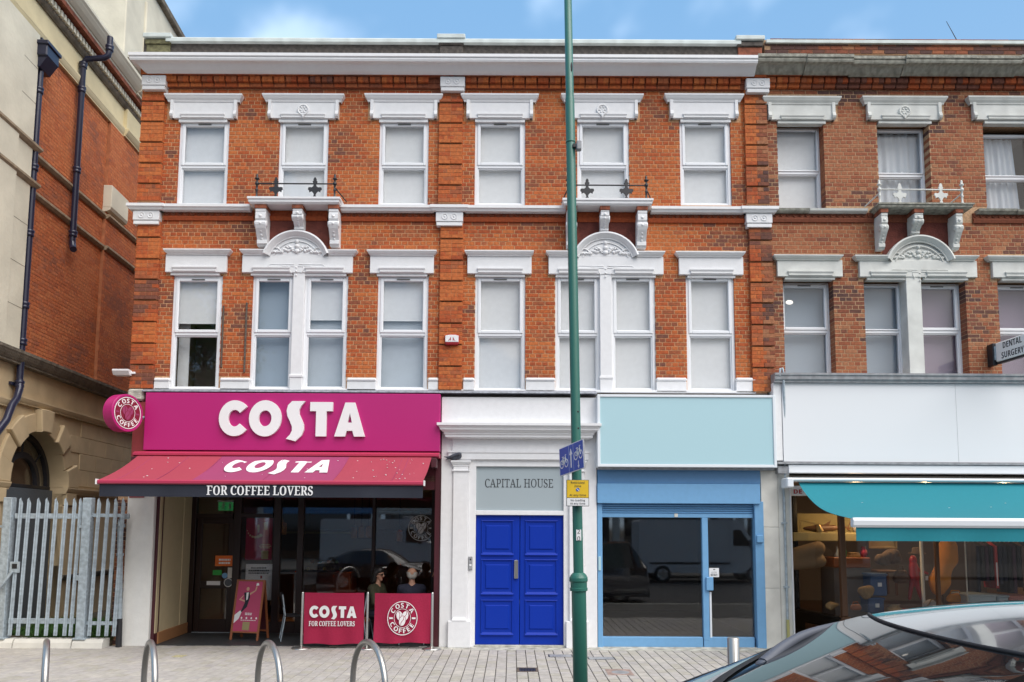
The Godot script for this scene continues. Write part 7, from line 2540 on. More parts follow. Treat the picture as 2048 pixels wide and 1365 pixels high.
	box("clip", "grey_alu", N, -0.04, 0.04, -0.02, 0.02, -0.07, -0.01)
	# cycle stands
	var hp := [[92.0, "leftmost steel cycle stand, seen edge-on before the palisade gate"], [301.0, "steel cycle stand before the white pillar"], [539.0, "steel cycle stand before the pink A-board"], [738.0, "steel cycle stand before the red banners"]]
	var hx := [Vector3(-4.768, 0.818, 5.8), Vector3(-3.697, 0.823, 5.8), Vector3(-2.477, 0.829, 5.8), Vector3(-1.456, 0.834, 5.8)]
	for i in 4:
		var H = thing("cycle_stand", hp[i][1], "cycle stand", Vector3(hx[i].x, 0, 5.8), deg_to_rad(-59.3), "steel hoop cycle stands along the pavement")
		var pts := [Vector3(-0.47, 0, 0), Vector3(-0.47, 0.3, 0)]
		for k in 17:
			var a := PI - PI * k / 16.0
			pts.append(Vector3(0.47 * cos(a), 0.44 + (0.455 + (0.015 if i == 3 else 0.0)) * pow(sin(a), 0.9), 0))
		pts.append(Vector3(0.47, 0.3, 0))
		pts.append(Vector3(0.47, 0, 0))
		st = S()
		tube(st, pts, 0.031, 14)
		obj("hoop", st, "brushed", H)
		for sx2 in [-0.47, 0.47]:
			st = S()
			lathe(st, [Vector2(0.075, 0.0), Vector2(0.075, 0.008), Vector2(0.035, 0.014)], Transform3D(Basis(), Vector3(sx2, 0.003, 0)), 16)
			obj("foot_plate", st, "brushed", H)
	var bo = thing("bollard", "round stainless steel bollard in front of the blue shop's door", "bollard", Vector3(2.227, 0, 6.0))
	st = S()
	lathe(st, [Vector2(0.0585, 0.0), Vector2(0.0585, 1.001 - 0.006), Vector2(0.052, 1.001), Vector2(0.0, 1.001)], Transform3D(), 28)
	obj("shaft", st, "brushed", bo)
	st = S()
	lathe(st, [Vector2(0.09, 0.0), Vector2(0.09, 0.008), Vector2(0.06, 0.012)], Transform3D(), 24)
	obj("collar", st, "brushed", bo)
	# pigeon on the pilaster capital
	var pg = thing("pigeon", "dark grey pigeon perched with its tail to the left on the white capital", "pigeon", Vector3(-1.004, 3.248, 0.1))
	st = S()
	blob(st, [[Vector3(0.045, 0.1, 0), Vector3(-0.03, 0.08, 0), 0.06, 0.055], [Vector3(-0.03, 0.08, 0), Vector3(-0.12, 0.07, -0.01), 0.05, 0.022], [Vector3(0.06, 0.12, 0.01), Vector3(0.075, 0.13, 0.04), 0.045, 0.034], [Vector3(-0.11, 0.07, 0), Vector3(-0.2, 0.085, 0.0), 0.018, 0.01]], 0.012, 0.012)
	var bd = obj("body", st, "pigeon_grey", pg)
	st = S()
	blob(st, [[Vector3(0.04, 0.11, 0.045), Vector3(-0.08, 0.07, 0.045), 0.028, 0.02], [Vector3(-0.08, 0.07, 0.045), Vector3(-0.17, 0.03, 0.035), 0.018, 0.006]], 0.009, 0.006)
	obj("wing", st, "pigeon_dark", pg)
	st = S()
	blob(st, [[Vector3(0.07, 0.125, 0.06), Vector3(0.062, 0.118, 0.074), 0.024, 0.02]], 0.006, 0.004)
	obj("head", st, "pigeon_dark", pg)
	st = S()
	lathe(st, [Vector2(0.008, 0), Vector2(0.0, 0.03)], Transform3D(Basis.from_euler(Vector3(2.0, -0.2, 0)), Vector3(0.06, 0.112, 0.09)), 6)
	obj("beak", st, "black_iron", pg)
	for dx in [0.02, -0.02]:
		st = S()
		tube(st, [Vector3(dx, 0.05, 0.01), Vector3(dx + 0.005, 0.0, 0.015), Vector3(dx + 0.03, 0.0, 0.02)], 0.005, 5)
		obj("foot", st, "salmon", pg)

# ---------- smooth bodies: tapered capsules joined by a soft minimum, meshed as surface nets
func blob(st, bones, cell: float, k: float):
	var lo := Vector3(1e9, 1e9, 1e9)
	var hi := -lo
	for b in bones:
		var r: float = maxf(b[2], b[3]) + k * 3.0 + cell * 2.0
		for p in [b[0], b[1]]:
			lo = lo.min(p - Vector3(r, r, r))
			hi = hi.max(p + Vector3(r, r, r))
	var n := Vector3i(((hi - lo) / cell).ceil()) + Vector3i.ONE
	var sum := PackedFloat32Array()
	sum.resize(n.x * n.y * n.z)
	for b in bones:
		var r: float = maxf(b[2], b[3]) + k * 4.0
		var a: Vector3 = b[0]
		var c: Vector3 = b[1]
		var ab := c - a
		var ll := maxf(ab.length_squared(), 1e-9)
		var i0 := Vector3i(((a.min(c) - Vector3(r, r, r) - lo) / cell).floor()).clamp(Vector3i.ZERO, n - Vector3i.ONE)
		var i1 := Vector3i(((a.max(c) + Vector3(r, r, r) - lo) / cell).ceil()).clamp(Vector3i.ZERO, n - Vector3i.ONE)
		for z in range(i0.z, i1.z + 1):
			for y in range(i0.y, i1.y + 1):
				var row := (z * n.y + y) * n.x
				for x in range(i0.x, i1.x + 1):
					var p := lo + Vector3(x, y, z) * cell
					var t := clampf((p - a).dot(ab) / ll, 0.0, 1.0)
					var d: float = p.distance_to(a + ab * t) - lerpf(b[2], b[3], t)
					sum[row + x] += exp(-d / k)
	var at := {}
	var pts := PackedVector3Array()
	var off := [0, 1, n.x, n.x + 1, n.x * n.y, n.x * n.y + 1, n.x * n.y + n.x, n.x * n.y + n.x + 1]
	var cor := []
	for i in 8:
		cor.append(Vector3(i & 1, (i >> 1) & 1, (i >> 2) & 1))
	var edges := [[0, 1], [2, 3], [4, 5], [6, 7], [0, 2], [1, 3], [4, 6], [5, 7], [0, 4], [1, 5], [2, 6], [3, 7]]
	for z in n.z - 1:
		for y in n.y - 1:
			for x in n.x - 1:
				var i := (z * n.y + y) * n.x + x
				var c := 0
				for e in 8:
					if sum[i + off[e]] > 1.0:
						c += 1
				if c == 0 or c == 8:
					continue
				var s := Vector3.ZERO
				var m := 0
				for e in edges:
					var u := sum[i + off[e[0]]]
					var v := sum[i + off[e[1]]]
					if (u > 1.0) != (v > 1.0):
						var fu := log(maxf(u, 1e-9))
						var fv := log(maxf(v, 1e-9))
						s += (cor[e[0]] as Vector3).lerp(cor[e[1]], fu / (fu - fv))
						m += 1
				at[i] = pts.size()
				pts.append(lo + (Vector3(x, y, z) + s / m) * cell)
	st.set_smooth_group(1)
	for i in at:
		var x: int = i % n.x
		var y: int = (i / n.x) % n.y
		var z: int = i / (n.x * n.y)
		for ax in 3:
			var o: int = [1, n.x, n.x * n.y][ax]
			var p1: int = [n.x, n.x * n.y, 1][ax]
			var p2: int = [n.x * n.y, 1, n.x][ax]
			if (sum[i] > 1.0) == (sum[i + o] > 1.0):
				continue
			if not (at.has(i - p1) and at.has(i - p2) and at.has(i - p1 - p2)):
				continue
			var A := pts[at[i]]
			var B := pts[at[i - p1]]
			var C := pts[at[i - p1 - p2]]
			var D := pts[at[i - p2]]
			if sum[i] > 1.0:
				q(st, A, B, C, D)
			else:
				q(st, D, C, B, A)

# a seated person, facing +z in their own axes; fwd leans the trunk, look turns the head
func seated(label, at: Vector3, turn: float, fwd: float, look: float, top_m, hair_m, skin_m, bald: bool, glasses: bool):
	var P = thing("person", label, "person", at, turn, "people sitting in the coffee shop lobby")
	var hip := Vector3(0, 0.5, 0)
	var chest := Vector3(0, 0.86, fwd * 0.5)
	var neck := Vector3(0, 1.03, fwd * 0.75)
	var hd := Vector3(0, 1.2, fwd + 0.02)
	var body := []
	body.append([hip, Vector3(0, 0.68, fwd * 0.25), 0.155, 0.14])
	body.append([Vector3(-0.06, 0.7, fwd * 0.3), chest + Vector3(-0.07, 0.02, 0), 0.125, 0.125])
	body.append([Vector3(0.06, 0.7, fwd * 0.3), chest + Vector3(0.07, 0.02, 0), 0.125, 0.125])
	var top := body.duplicate()
	var limbs := []
	var hands := []
	for s in [-1.0, 1.0]:
		var sh: Vector3 = chest + Vector3(s * 0.19, 0.09, 0)
		var el: Vector3 = sh + Vector3(s * 0.07, -0.25, 0.1)
		var wr: Vector3 = el + Vector3(-s * 0.1, 0.02, 0.23)
		limbs.append([chest + Vector3(s * 0.08, 0.1, 0), sh, 0.08, 0.07])
		limbs.append([sh, el, 0.064, 0.05])
		limbs.append([el, wr, 0.048, 0.036])
		hands.append([wr, s])
	top += limbs
	var skin := []
	for b in body + limbs:
		skin.append([b[0], b[1], b[2] - 0.012, b[3] - 0.012])
	skin.append([neck - Vector3(0, 0.08, 0), neck + Vector3(0, 0.06, 0.01), 0.062, 0.055])
	for s in [-1.0, 1.0]:
		skin.append([hip + Vector3(s * 0.09, -0.02, 0.02), Vector3(s * 0.12, 0.5, 0.42), 0.085, 0.062])
		skin.append([Vector3(s * 0.12, 0.5, 0.42), Vector3(s * 0.12, 0.09, 0.4), 0.06, 0.04])
		skin.append([Vector3(s * 0.12, 0.06, 0.38), Vector3(s * 0.13, 0.035, 0.56), 0.04, 0.03])
	var st := S()
	blob(st, skin, 0.02, 0.012)
	# head with nose, ears and jaw on a finer grid
	var R := Basis.from_euler(Vector3(0.08, look, 0))
	var hb := []
	for b in [[Vector3(0, 0.03, -0.015), Vector3(0, 0.035, 0.01), 0.088, 0.085], [Vector3(0, -0.03, 0.02), Vector3(0, -0.085, 0.055), 0.07, 0.035], [Vector3(0, 0.02, 0.085), Vector3(0, -0.025, 0.108), 0.012, 0.017], [Vector3(0.083, 0.0, -0.005), Vector3(0.085, -0.03, 0.0), 0.016, 0.012], [Vector3(-0.083, 0.0, -0.005), Vector3(-0.085, -0.03, 0.0), 0.016, 0.012], [Vector3(0, -0.05, -0.01), Vector3(0, -0.14, -0.02), 0.055, 0.052]]:
		hb.append([hd + R * b[0], hd + R * b[1], b[2], b[3]])
	blob(st, hb, 0.009, 0.006)
	for h in hands:
		var fb := []
		var w: Vector3 = h[0]
		var s: float = h[1]
		fb.append([w, w + Vector3(-s * 0.02, -0.005, 0.07), 0.03, 0.034])
		for f in 4:
			var k0: Vector3 = w + Vector3(-s * 0.02 + (f - 1.5) * 0.021, -0.003, 0.09)
			var ln: float = [0.036, 0.044, 0.041, 0.032][f]
			fb.append([k0, k0 + Vector3(0, -0.004, ln), 0.0095, 0.009])
			fb.append([k0 + Vector3(0, -0.004, ln), k0 + Vector3(0, -0.025, ln * 1.7), 0.009, 0.008])
		fb.append([w + Vector3(-s * 0.035, 0, 0.03), w + Vector3(-s * 0.07, -0.01, 0.075), 0.013, 0.01])
		blob(st, fb, 0.006, 0.003)
	obj("body", st, skin_m, P)
	st = S()
	blob(st, top, 0.018, 0.014)
	obj("jacket", st, top_m, P)
	st = S()
	var tr := []
	for s in [-1.0, 1.0]:
		tr.append([hip + Vector3(s * 0.09, -0.02, 0.0), Vector3(s * 0.12, 0.5, 0.42), 0.105, 0.078])
		tr.append([Vector3(s * 0.12, 0.5, 0.42), Vector3(s * 0.12, 0.1, 0.4), 0.074, 0.06])
	blob(st, tr, 0.022, 0.012)
	obj("trousers", st, "cloth_navy", P)
	st = S()
	var hr := []
	if bald:
		for s in [-1.0, 1.0]:
			hr.append([Vector3(s * 0.07, 0.02, -0.03), Vector3(s * 0.05, -0.02, -0.07), 0.032, 0.034])
			hr.append([Vector3(s * 0.05, 0.01, -0.075), Vector3(s * 0.03, -0.06, -0.07), 0.034, 0.03])
		hr.append([Vector3(-0.04, -0.04, -0.08), Vector3(0.04, -0.04, -0.08), 0.034, 0.034])
	else:
		hr.append([Vector3(0, 0.06, -0.025), Vector3(0, 0.065, 0.0), 0.1, 0.095])
		hr.append([Vector3(0, 0.0, -0.06), Vector3(0, -0.14, -0.075), 0.09, 0.07])
		hr.append([Vector3(0.075, 0.03, -0.02), Vector3(0.075, -0.12, -0.04), 0.04, 0.04])
		hr.append([Vector3(-0.075, 0.03, -0.02), Vector3(-0.075, -0.12, -0.04), 0.04, 0.04])
	var hrw := []
	for b in hr:
		hrw.append([hd + R * b[0], hd + R * b[1], b[2], b[3]])
	blob(st, hrw, 0.01, 0.008)
	obj("hair", st, hair_m, P)
	st = S()
	for s in [-1.0, 1.0]:
		ball(st, hd + R * Vector3(s * 0.034, 0.012, 0.083), Vector3(0.011, 0.008, 0.008), 8)
	obj("eyes", st, "ink", P)
	st = S()
	tube(st, [hd + R * Vector3(-0.025, -0.055, 0.093), hd + R * Vector3(0, -0.053, 0.101), hd + R * Vector3(0.025, -0.055, 0.093)], 0.005, 5)
	obj("mouth", st, "alarm_red", P)
	if glasses:
		st = S()
		for s in [-1.0, 1.0]:
			ball(st, hd + R * Vector3(s * 0.035, 0.012, 0.098), Vector3(0.028, 0.021, 0.008), 10, R)
			tube(st, [hd + R * Vector3(s * 0.06, 0.014, 0.09), hd + R * Vector3(s * 0.09, 0.012, 0.0)], 0.004, 5)
		obj("sunglasses", st, "black_gloss", P)

func people():
	seated("dark-haired woman in sunglasses and olive jacket sitting behind the right banner", Vector3(-2.527, 0.0, -0.8), 1.25, 0.03, 0.0, "olive", "hair_dark", "skin", false, true)
	seated("balding man with grey hair in a navy jumper, seen from behind the right banner", Vector3(-1.812, 0.02, -0.45), PI + 0.15, 0.06, 0.0, "cloth_navy", "hair_grey", "skin", true, false)
	seated("person half hidden by the maroon shop post, hand resting on the table", Vector3(-1.265, 0.0, -1.0), -1.45, 0.1, 0.1, "cloth_plum", "hair_dark", "skin", false, false)
	for c in [[-2.527, -0.8, 1.25, "dark chair under the woman in the olive jacket"], [-1.812, -0.45, PI + 0.15, "dark chair under the balding man"], [-1.265, -1.0, -1.45, "dark chair behind the maroon shop post"]]:
		chair(Vector3(c[0], 0.004, c[1]), c[2], c[3])
# ---------- vehicles
func wheel(parent, at: Vector3, r: float, s: float):
	var w = group_part("wheel", parent)
	var xf := Transform3D(Basis.from_euler(Vector3(s * PI / 2, 0, 0)), at)
	var st := S()
	lathe(st, [Vector2(r * 0.62, -0.1), Vector2(r * 0.95, -0.1), Vector2(r, -0.07), Vector2(r, 0.07), Vector2(r * 0.95, 0.1), Vector2(r * 0.64, 0.1)], xf, 28)
	obj("tyre", st, "rubber", w)
	st = S()
	lathe(st, [Vector2(r * 0.64, 0.08), Vector2(r * 0.58, 0.06), Vector2(r * 0.2, 0.075), Vector2(0, 0.08)], xf, 20)
	for k in 5:
		var a := TAU * k / 5
		bx(st, -0.03, 0.03, 0.06, 0.1, r * 0.12, r * 0.6, 0.01, xf * Transform3D(Basis(Vector3.UP, a), Vector3.ZERO))
	obj("rim", st, "steel", w)

# Car skin lofted from stations along its length: x, height of the centre line, half width at the top edge, height and half width at the waist
func loft_car(called, label, at: Vector3, flip: float, P: Dictionary, group: String):
	var C = thing(called, label, "car", at, 0.0, group)
	var f := Vector3(flip, 1, 1)
	var nv := 20
	var lat := func(st: Dictionary, v: float) -> Vector3:
		var a := absf(v)
		return Vector3(st.x + st.sweep * pow(a, 2.2), st.y - st.crown * pow(a, 2.4), v * st.w) * f
	var skin := func(a: Dictionary, b: Dictionary, n: int, called2: String, m: String, bulge: float):
		var st := S()
		st.set_smooth_group(1)
		for i in n:
			for j in nv:
				var c := []
				for k in [[0, 0], [1, 0], [1, 1], [0, 1]]:
					var u := float(i + k[0]) / n
					var v := float(j + k[1]) / nv * 2.0 - 1.0
					var p: Vector3 = lat.call(a, v).lerp(lat.call(b, v), u)
					p.y += bulge * sin(PI * u) * (1.0 - 0.4 * v * v)
					c.append(p)
				if flip > 0:
					q(st, c[0], c[3], c[2], c[1])
				else:
					q(st, c[0], c[1], c[2], c[3])
		obj(called2, st, m, C)
	var S_: Array = P.stations
	for i in S_.size() - 1:
		skin.call(S_[i], S_[i + 1], 8, S_[i].part, S_[i].mat, S_[i].bulge)
	# sides: from the top edge down to the waist, then to the sill
	for s in [-1.0, 1.0]:
		for band in 2:
			for i in S_.size() - 1:
				var a: Dictionary = S_[i]
				var b: Dictionary = S_[i + 1]
				var st := S()
				st.set_smooth_group(1)
				var n := 6
				for k in n:
					var quad := []
					for uu in [float(k) / n, float(k + 1) / n]:
						var tp: Vector3 = lat.call(a, s).lerp(lat.call(b, s), uu)
						tp.y += float(a.bulge) * sin(PI * uu) * 0.6
						var wy: float = lerpf(a.waist, b.waist, uu)
						var ww: float = lerpf(a.ww, b.ww, uu)
						var wst := Vector3(tp.x, minf(wy, tp.y), s * ww)
						var mid := Vector3(tp.x, lerpf(0.3, wst.y, 0.5), s * (ww + 0.02))
						var sill := Vector3(tp.x, 0.24, s * (ww - 0.05))
						quad.append([tp, wst, mid, sill])
					var rows := [[0, 1]] if band == 0 else [[1, 2], [2, 3]]
					for r in rows:
						if s * flip < 0:
							q(st, quad[0][r[0]], quad[1][r[0]], quad[1][r[1]], quad[0][r[1]])
						else:
							q(st, quad[1][r[0]], quad[0][r[0]], quad[0][r[1]], quad[1][r[1]])
				var glassy: bool = a.get("side_glass", false)
				obj("side_window" if band == 0 and glassy else "body_side", st, "car_glass" if band == 0 and glassy else P.paint, C)
	# ends
	for e in [S_[0], S_[-1]]:
		var st := S()
		for j in nv:
			var v0 := float(j) / nv * 2.0 - 1.0
			var v1 := float(j + 1) / nv * 2.0 - 1.0
			var t0: Vector3 = lat.call(e, v0)
			var t1: Vector3 = lat.call(e, v1)
			q(st, t0, t1, Vector3(t1.x, 0.24, t1.z), Vector3(t0.x, 0.24, t0.z))
		obj("bumper", st, P.paint, C)
	var n0: float = S_[0].x
	var n1: float = S_[-1].x
	box("underside", "dark", C, minf(n0 * flip, n1 * flip) + 0.1, maxf(n0 * flip, n1 * flip) - 0.1, 0.2, 0.45, -0.78, 0.78)
	for s in [-1.0, 1.0]:
		for x in P.wheels:
			wheel(C, Vector3(x * flip, P.wheel_r, s * 0.8), P.wheel_r, s)
			var ar := S()
			for hf in 2:
				ex(ar, ring_poly(x * flip, P.wheel_r, Vector2(P.wheel_r + 0.07, P.wheel_r + 0.07), Vector2(P.wheel_r - 0.02, P.wheel_r - 0.02), hf * 90, hf * 90 + 90, 8), s * 0.86 - 0.04, s * 0.86 + 0.04)
			obj("wheel_arch", ar, "dark", C)
	return [C, lat]

func vehicles():
	# the dark car in the right foreground; its nose is to the left
	var base := {"x": 1.06, "y": 1.32, "w": 0.9, "sweep": 0.92, "crown": -0.27, "waist": 1.02, "ww": 1.0, "part": "windscreen", "mat": "car_glass", "bulge": 0.012, "side_glass": true}
	var P := {"paint": "car_paint", "wheels": [0.55, 3.15], "wheel_r": 0.32, "stations": [
		{"x": -0.1, "y": 0.72, "w": 0.66, "sweep": 0.3, "crown": 0.08, "waist": 0.6, "ww": 0.76, "part": "bonnet_front", "mat": "car_paint", "bulge": 0.05},
		{"x": 0.15, "y": 1.1, "w": 0.7, "sweep": 0.35, "crown": 0.08, "waist": 0.8, "ww": 0.84, "part": "bonnet", "mat": "car_paint", "bulge": 0.03},
		base,
		{"x": 2.13, "y": 1.67, "w": 0.9, "sweep": 0.14, "crown": 0.0, "waist": 1.03, "ww": 1.0, "part": "roof", "mat": "car_paint", "bulge": 0.045, "side_glass": true},
		{"x": 3.5, "y": 1.82, "w": 0.88, "sweep": -0.05, "crown": 0.05, "waist": 1.05, "ww": 1.0, "part": "rear_window", "mat": "car_glass", "bulge": 0.03, "side_glass": true},
		{"x": 4.05, "y": 1.1, "w": 0.8, "sweep": -0.1, "crown": 0.05, "waist": 1.05, "ww": 0.94, "part": "tailgate", "mat": "car_paint", "bulge": 0.02},
		{"x": 4.15, "y": 0.62, "w": 0.7, "sweep": -0.12, "crown": 0.02, "waist": 0.6, "ww": 0.8, "part": "tailgate", "mat": "car_paint", "bulge": 0.0}]}
	var made = loft_car("parked_car", "glossy dark car parked at the kerb with wiper and windscreen in the lower right corner", Vector3(0.0, -0.12, 9.85), 1.0, P, "cars parked along the kerb")
	var C = made[0]
	var lat = made[1]
	var st := S()
	# cowl below the screen
	st.set_smooth_group(1)
	for j in 24:
		var v0 := j / 12.0 - 1.0
		var v1 := (j + 1) / 12.0 - 1.0
		var a: Vector3 = lat.call(base, v0)
		var b: Vector3 = lat.call(base, v1)
		q(st, a + Vector3(-0.05, 0.002, 0), a + Vector3(0.03, 0.02, 0), b + Vector3(0.03, 0.02, 0), b + Vector3(-0.05, 0.002, 0))
		q(st, b + Vector3(-0.05, 0.002, 0), b + Vector3(-0.05, -0.06, 0), a + Vector3(-0.05, -0.06, 0), a + Vector3(-0.05, 0.002, 0))
	obj("cowl", st, "rubber", C)
	# rubber joint between screen and roof
	var top: Dictionary = P.stations[3]
	st = S()
	var pts := []
	for j in 25:
		pts.append(lat.call(top, j / 12.0 - 1.0) + Vector3(0, 0.004, 0))
	tube(st, pts, 0.011, 6)
	obj("screen_seal", st, "rubber", C)
	# wiper: thick arm, spring link and blade, lying along the foot of the screen
	var wp := group_part("wiper", C)
	var o := Vector3(0.0, -0.12, 9.85)
	var foot := Vector3(1.468, 1.255, 9.35) - o
	var tip := Vector3(2.169, 1.437, 8.85) - o
	st = S()
	var arm := []
	var rad := []
	for k in 13:
		var t := k / 12.0
		var p := foot.lerp(tip, t)
		p += Vector3(-0.03 * sin(PI * minf(1.0, t * 1.3)), 0.04 * sin(PI * t) + 0.05, 0.0)
		arm.append(p)
		rad.append(lerpf(0.04, 0.016, t))
	tube(st, arm, rad, 10)
	ball(st, foot + Vector3(0, 0.03, 0), Vector3(0.055, 0.05, 0.05), 12)
	obj("arm", st, "wiper_black", wp)
	st = S()
	var bl := []
	for k in 9:
		var t := lerpf(0.28, 0.98, k / 8.0)
		bl.append(foot.lerp(tip, t) + Vector3(0.045, 0.02, 0.06))
	tube(st, bl, 0.009, 6)
	obj("blade", st, "rubber", wp)
	st = S()
	tube(st, [foot.lerp(tip, 0.25) + Vector3(0.0, 0.03, 0.06), foot.lerp(tip, 0.3) + Vector3(0.04, 0.03, 0.07), foot.lerp(tip, 0.62) + Vector3(0.03, 0.035, 0.07), foot.lerp(tip, 0.9) + Vector3(0.02, 0.03, 0.07)], 0.006, 6)
	obj("spring_link", st, "steel", wp)
	st = S()
	ex(st, PackedVector2Array([Vector2(-0.09, 0), Vector2(0.06, 0), Vector2(0.05, 0.03), Vector2(0.035, 0.12), Vector2(0.02, 0.125)]), -0.012, 0.012, 0.004, Transform3D(Basis(), Vector3(2.84, 1.79, 0)))
	obj("aerial_fin", st, "car_paint", C)
	for s in [-1.0, 1.0]:
		st = S()
		ball(st, Vector3(1.75, 1.08, s * 1.02), Vector3(0.08, 0.075, 0.11), 12)
		obj("door_mirror", st, "car_paint", C)
		st = S()
		ball(st, Vector3(0.02, 0.72, s * 0.6), Vector3(0.1, 0.07, 0.14), 12)
		obj("headlight", st, "frosted", C)
	# saloon parked further along, out of the frame; the coffee shop's panes mirror it
	var P2 := {"paint": "navy_paint", "wheels": [0.85, 3.55], "wheel_r": 0.32, "stations": [
		{"x": 0.0, "y": 0.62, "w": 0.7, "sweep": 0.2, "crown": 0.05, "waist": 0.55, "ww": 0.78, "part": "bonnet", "mat": "navy_paint", "bulge": 0.12},
		{"x": 1.35, "y": 0.96, "w": 0.74, "sweep": 0.25, "crown": 0.04, "waist": 0.9, "ww": 0.87, "part": "windscreen", "mat": "car_glass", "bulge": 0.04, "side_glass": true},
		{"x": 2.1, "y": 1.4, "w": 0.58, "sweep": 0.1, "crown": 0.04, "waist": 0.92, "ww": 0.88, "part": "roof", "mat": "navy_paint", "bulge": 0.04, "side_glass": true},
		{"x": 3.3, "y": 1.4, "w": 0.58, "sweep": -0.1, "crown": 0.04, "waist": 0.94, "ww": 0.88, "part": "rear_window", "mat": "car_glass", "bulge": 0.04, "side_glass": true},
		{"x": 4.1, "y": 1.04, "w": 0.72, "sweep": -0.1, "crown": 0.04, "waist": 0.95, "ww": 0.86, "part": "boot", "mat": "navy_paint", "bulge": 0.02},
		{"x": 4.6, "y": 0.98, "w": 0.68, "sweep": -0.15, "crown": 0.04, "waist": 0.9, "ww": 0.82, "part": "boot", "mat": "navy_paint", "bulge": 0.0}]}
	loft_car("parked_car", "dark navy saloon mirrored in the coffee shop's panes behind the seated people", Vector3(-2.3, -0.12, 10.9), -1.0, P2, "cars parked along the kerb")
	van("white panel van across the road, mirrored in the coffee shop's panes", -8.6)
	van("white panel van across the road, mirrored in the blue shop's panes", 5.2)

func van(label, x0):
	var V = thing("white_van", label, "van", Vector3(x0, -0.12, 19.0), 0.0, "white vans across the road")
	var st := S()
	side_x(st, PackedVector2Array([Vector2(0.0, 0.4), Vector2(0.0, 2.45), Vector2(0.08, 2.55), Vector2(3.9, 2.55), Vector2(4.15, 2.5), Vector2(4.75, 1.55), Vector2(5.55, 1.3), Vector2(5.75, 1.0), Vector2(5.75, 0.4)]), -1.0, 1.0, 0.06)
	obj("body", st, "van_white", V)
	for s in [-1.0, 1.0]:
		st = S()
		side_x(st, PackedVector2Array([Vector2(3.85, 1.5), Vector2(3.85, 2.15), Vector2(4.15, 2.15), Vector2(4.6, 1.5)]), s * 1.0 - 0.01, s * 1.0 + 0.01)
		obj("side_window", st, "car_glass", V)
		box("side_moulding", "rubber", V, 0.4, 3.7, 0.75, 0.83, s * 1.0 - 0.015, s * 1.0 + 0.015, 0.006)
		box("door_seam", "grey_alu", V, 3.7, 3.715, 0.6, 2.4, s * 1.0 - 0.004, s * 1.0 + 0.004)
		st = S()
		ball(st, Vector3(4.5, 1.6, s * 1.16), Vector3(0.08, 0.17, 0.1), 10)
		obj("door_mirror", st, "rubber", V)
		for x in [0.95, 4.7]:
			wheel(V, Vector3(x, 0.35, s * 0.92), 0.35, s)
	st = S()
	q(st, Vector3(4.2, 2.44, -0.85), Vector3(4.2, 2.44, 0.85), Vector3(4.77, 1.58, 0.85), Vector3(4.77, 1.58, -0.85))
	obj("windscreen", st, "car_glass", V)
	box("roof_unit", "grey_alu", V, 3.6, 4.0, 2.55, 2.7, -0.4, 0.4, 0.04)

# polygon in x,y extruded across z
func side_x(st, poly: PackedVector2Array, z0, z1, bev := 0.0):
	ex(st, poly, z0, z1, bev)

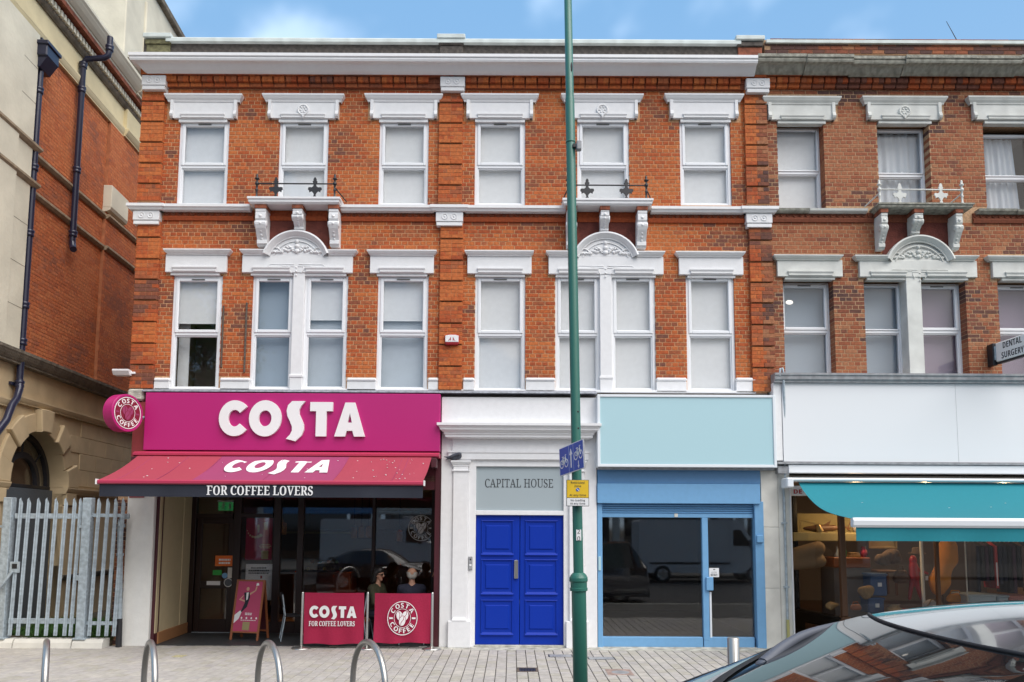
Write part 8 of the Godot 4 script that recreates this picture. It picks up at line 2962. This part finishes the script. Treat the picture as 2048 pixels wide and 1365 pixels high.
# ---------- across the road: what the panes mirror
func across():
	var T = thing("facing_terrace", "plain brick terrace across the road, mirrored in the dark shop panes", "building")
	var holes := []
	for i in 9:
		holes.append([-20.0 + i * 4.4, -18.6 + i * 4.4, 4.6, 6.4])
	var st := S()
	backing(st, -24, 22, 3.6, 8.6, 34.0, 34.3, holes)
	obj("brick_wall", st, "hall_brick", T)
	box("coping", "old_stone", T, -24.1, 22.1, 8.6, 8.75, 33.85, 34.4, 0.02)
	for h in holes:
		var w = group_part("window", T)
		box("frame", "upvc", w, h[0], h[1], h[2], h[3], 34.12, 34.2)
		box("pane", "car_glass", w, h[0] + 0.08, h[1] - 0.08, h[2] + 0.08, h[3] - 0.08, 34.1, 34.13)
	for i in 6:
		var x := -23.8 + i * 7.6
		box("shop_fascia", ["maroon", "shop_blue_deep", "old_paint", "dull_red", "room_brown", "grey_board"][i], T, x, x + 7.2, 2.9, 3.6, 33.8, 34.3, 0.02)
		box("shop_window", "car_glass", T, x + 0.3, x + 5.4, 0.5, 2.9, 34.1, 34.2)
		box("shop_pier", "stone_pier", T, x + 7.2, x + 7.6, 0.0, 3.6, 33.85, 34.3, 0.02)
		box("shop_base", "wood_dark", T, x, x + 7.2, 0.0, 0.5, 34.0, 34.3, 0.02)
		box("shop_door", "brown_frame", T, x + 5.6, x + 7.0, 0.5, 2.9, 34.15, 34.2, 0.01)
	var pv = box("facing_pavement", "paver_bed", self, -60, 60, -0.28, 0.0, 21.0, 34.2)
	struct(pv, "pavement on the far side of the road")
	# street tree, mirrored in the left first-floor windows
	var tr = thing("street_tree", "leafy street tree by the road, mirrored in the left first-floor panes", "tree", Vector3(-11.0, -0.12, 13.2))
	st = S()
	tube(st, [Vector3(0, 0, 0), Vector3(0.05, 2.0, 0.05), Vector3(-0.05, 5.0, 0), Vector3(0.1, 9.0, 0.1)], [0.2, 0.16, 0.13, 0.06], 12)
	obj("trunk", st, "bark", tr)
	var r := RandomNumberGenerator.new()
	r.seed = 31
	var tips := []
	for i in 16:
		var a := i * 2.4
		var h := 5.4 + 0.255 * i
		var e := Vector3(cos(a) * r.randf_range(0.9, 1.9), h + r.randf_range(0.3, 0.9), sin(a) * r.randf_range(0.9, 1.9))
		st = S()
		tube(st, [Vector3(0, h - 0.4, 0), Vector3(e.x * 0.5, h + 0.2, e.z * 0.5), e], [0.06, 0.04, 0.015], 6)
		obj("limb", st, "bark", tr)
		tips.append(e)
	var lf := S()
	q(lf, Vector3(-0.04, 0, 0), Vector3(0, -0.015, 0.0), Vector3(0.04, 0.0, 0), Vector3(0, 0.13, 0.02))
	lf.generate_normals()
	var mm := MultiMesh.new()
	mm.transform_format = MultiMesh.TRANSFORM_3D
	mm.mesh = lf.commit()
	mm.instance_count = 11000
	for i in 11000:
		var c: Vector3 = tips[i % 16]
		var d := Vector3(r.randfn(0, 1), r.randfn(0, 0.8), r.randfn(0, 1)) * 0.42
		mm.set_instance_transform(i, Transform3D(Basis.from_euler(Vector3(r.randf() * TAU, r.randf() * TAU, r.randf() * TAU)) * Basis.from_scale(Vector3.ONE * r.randf_range(0.8, 1.7)), c + d))
	var cr := MultiMeshInstance3D.new()
	cr.name = "crown"
	cr.multimesh = mm
	cr.material_override = MT["leaf"]
	cr.set_meta("kind", "stuff")
	tr.add_child(cr)
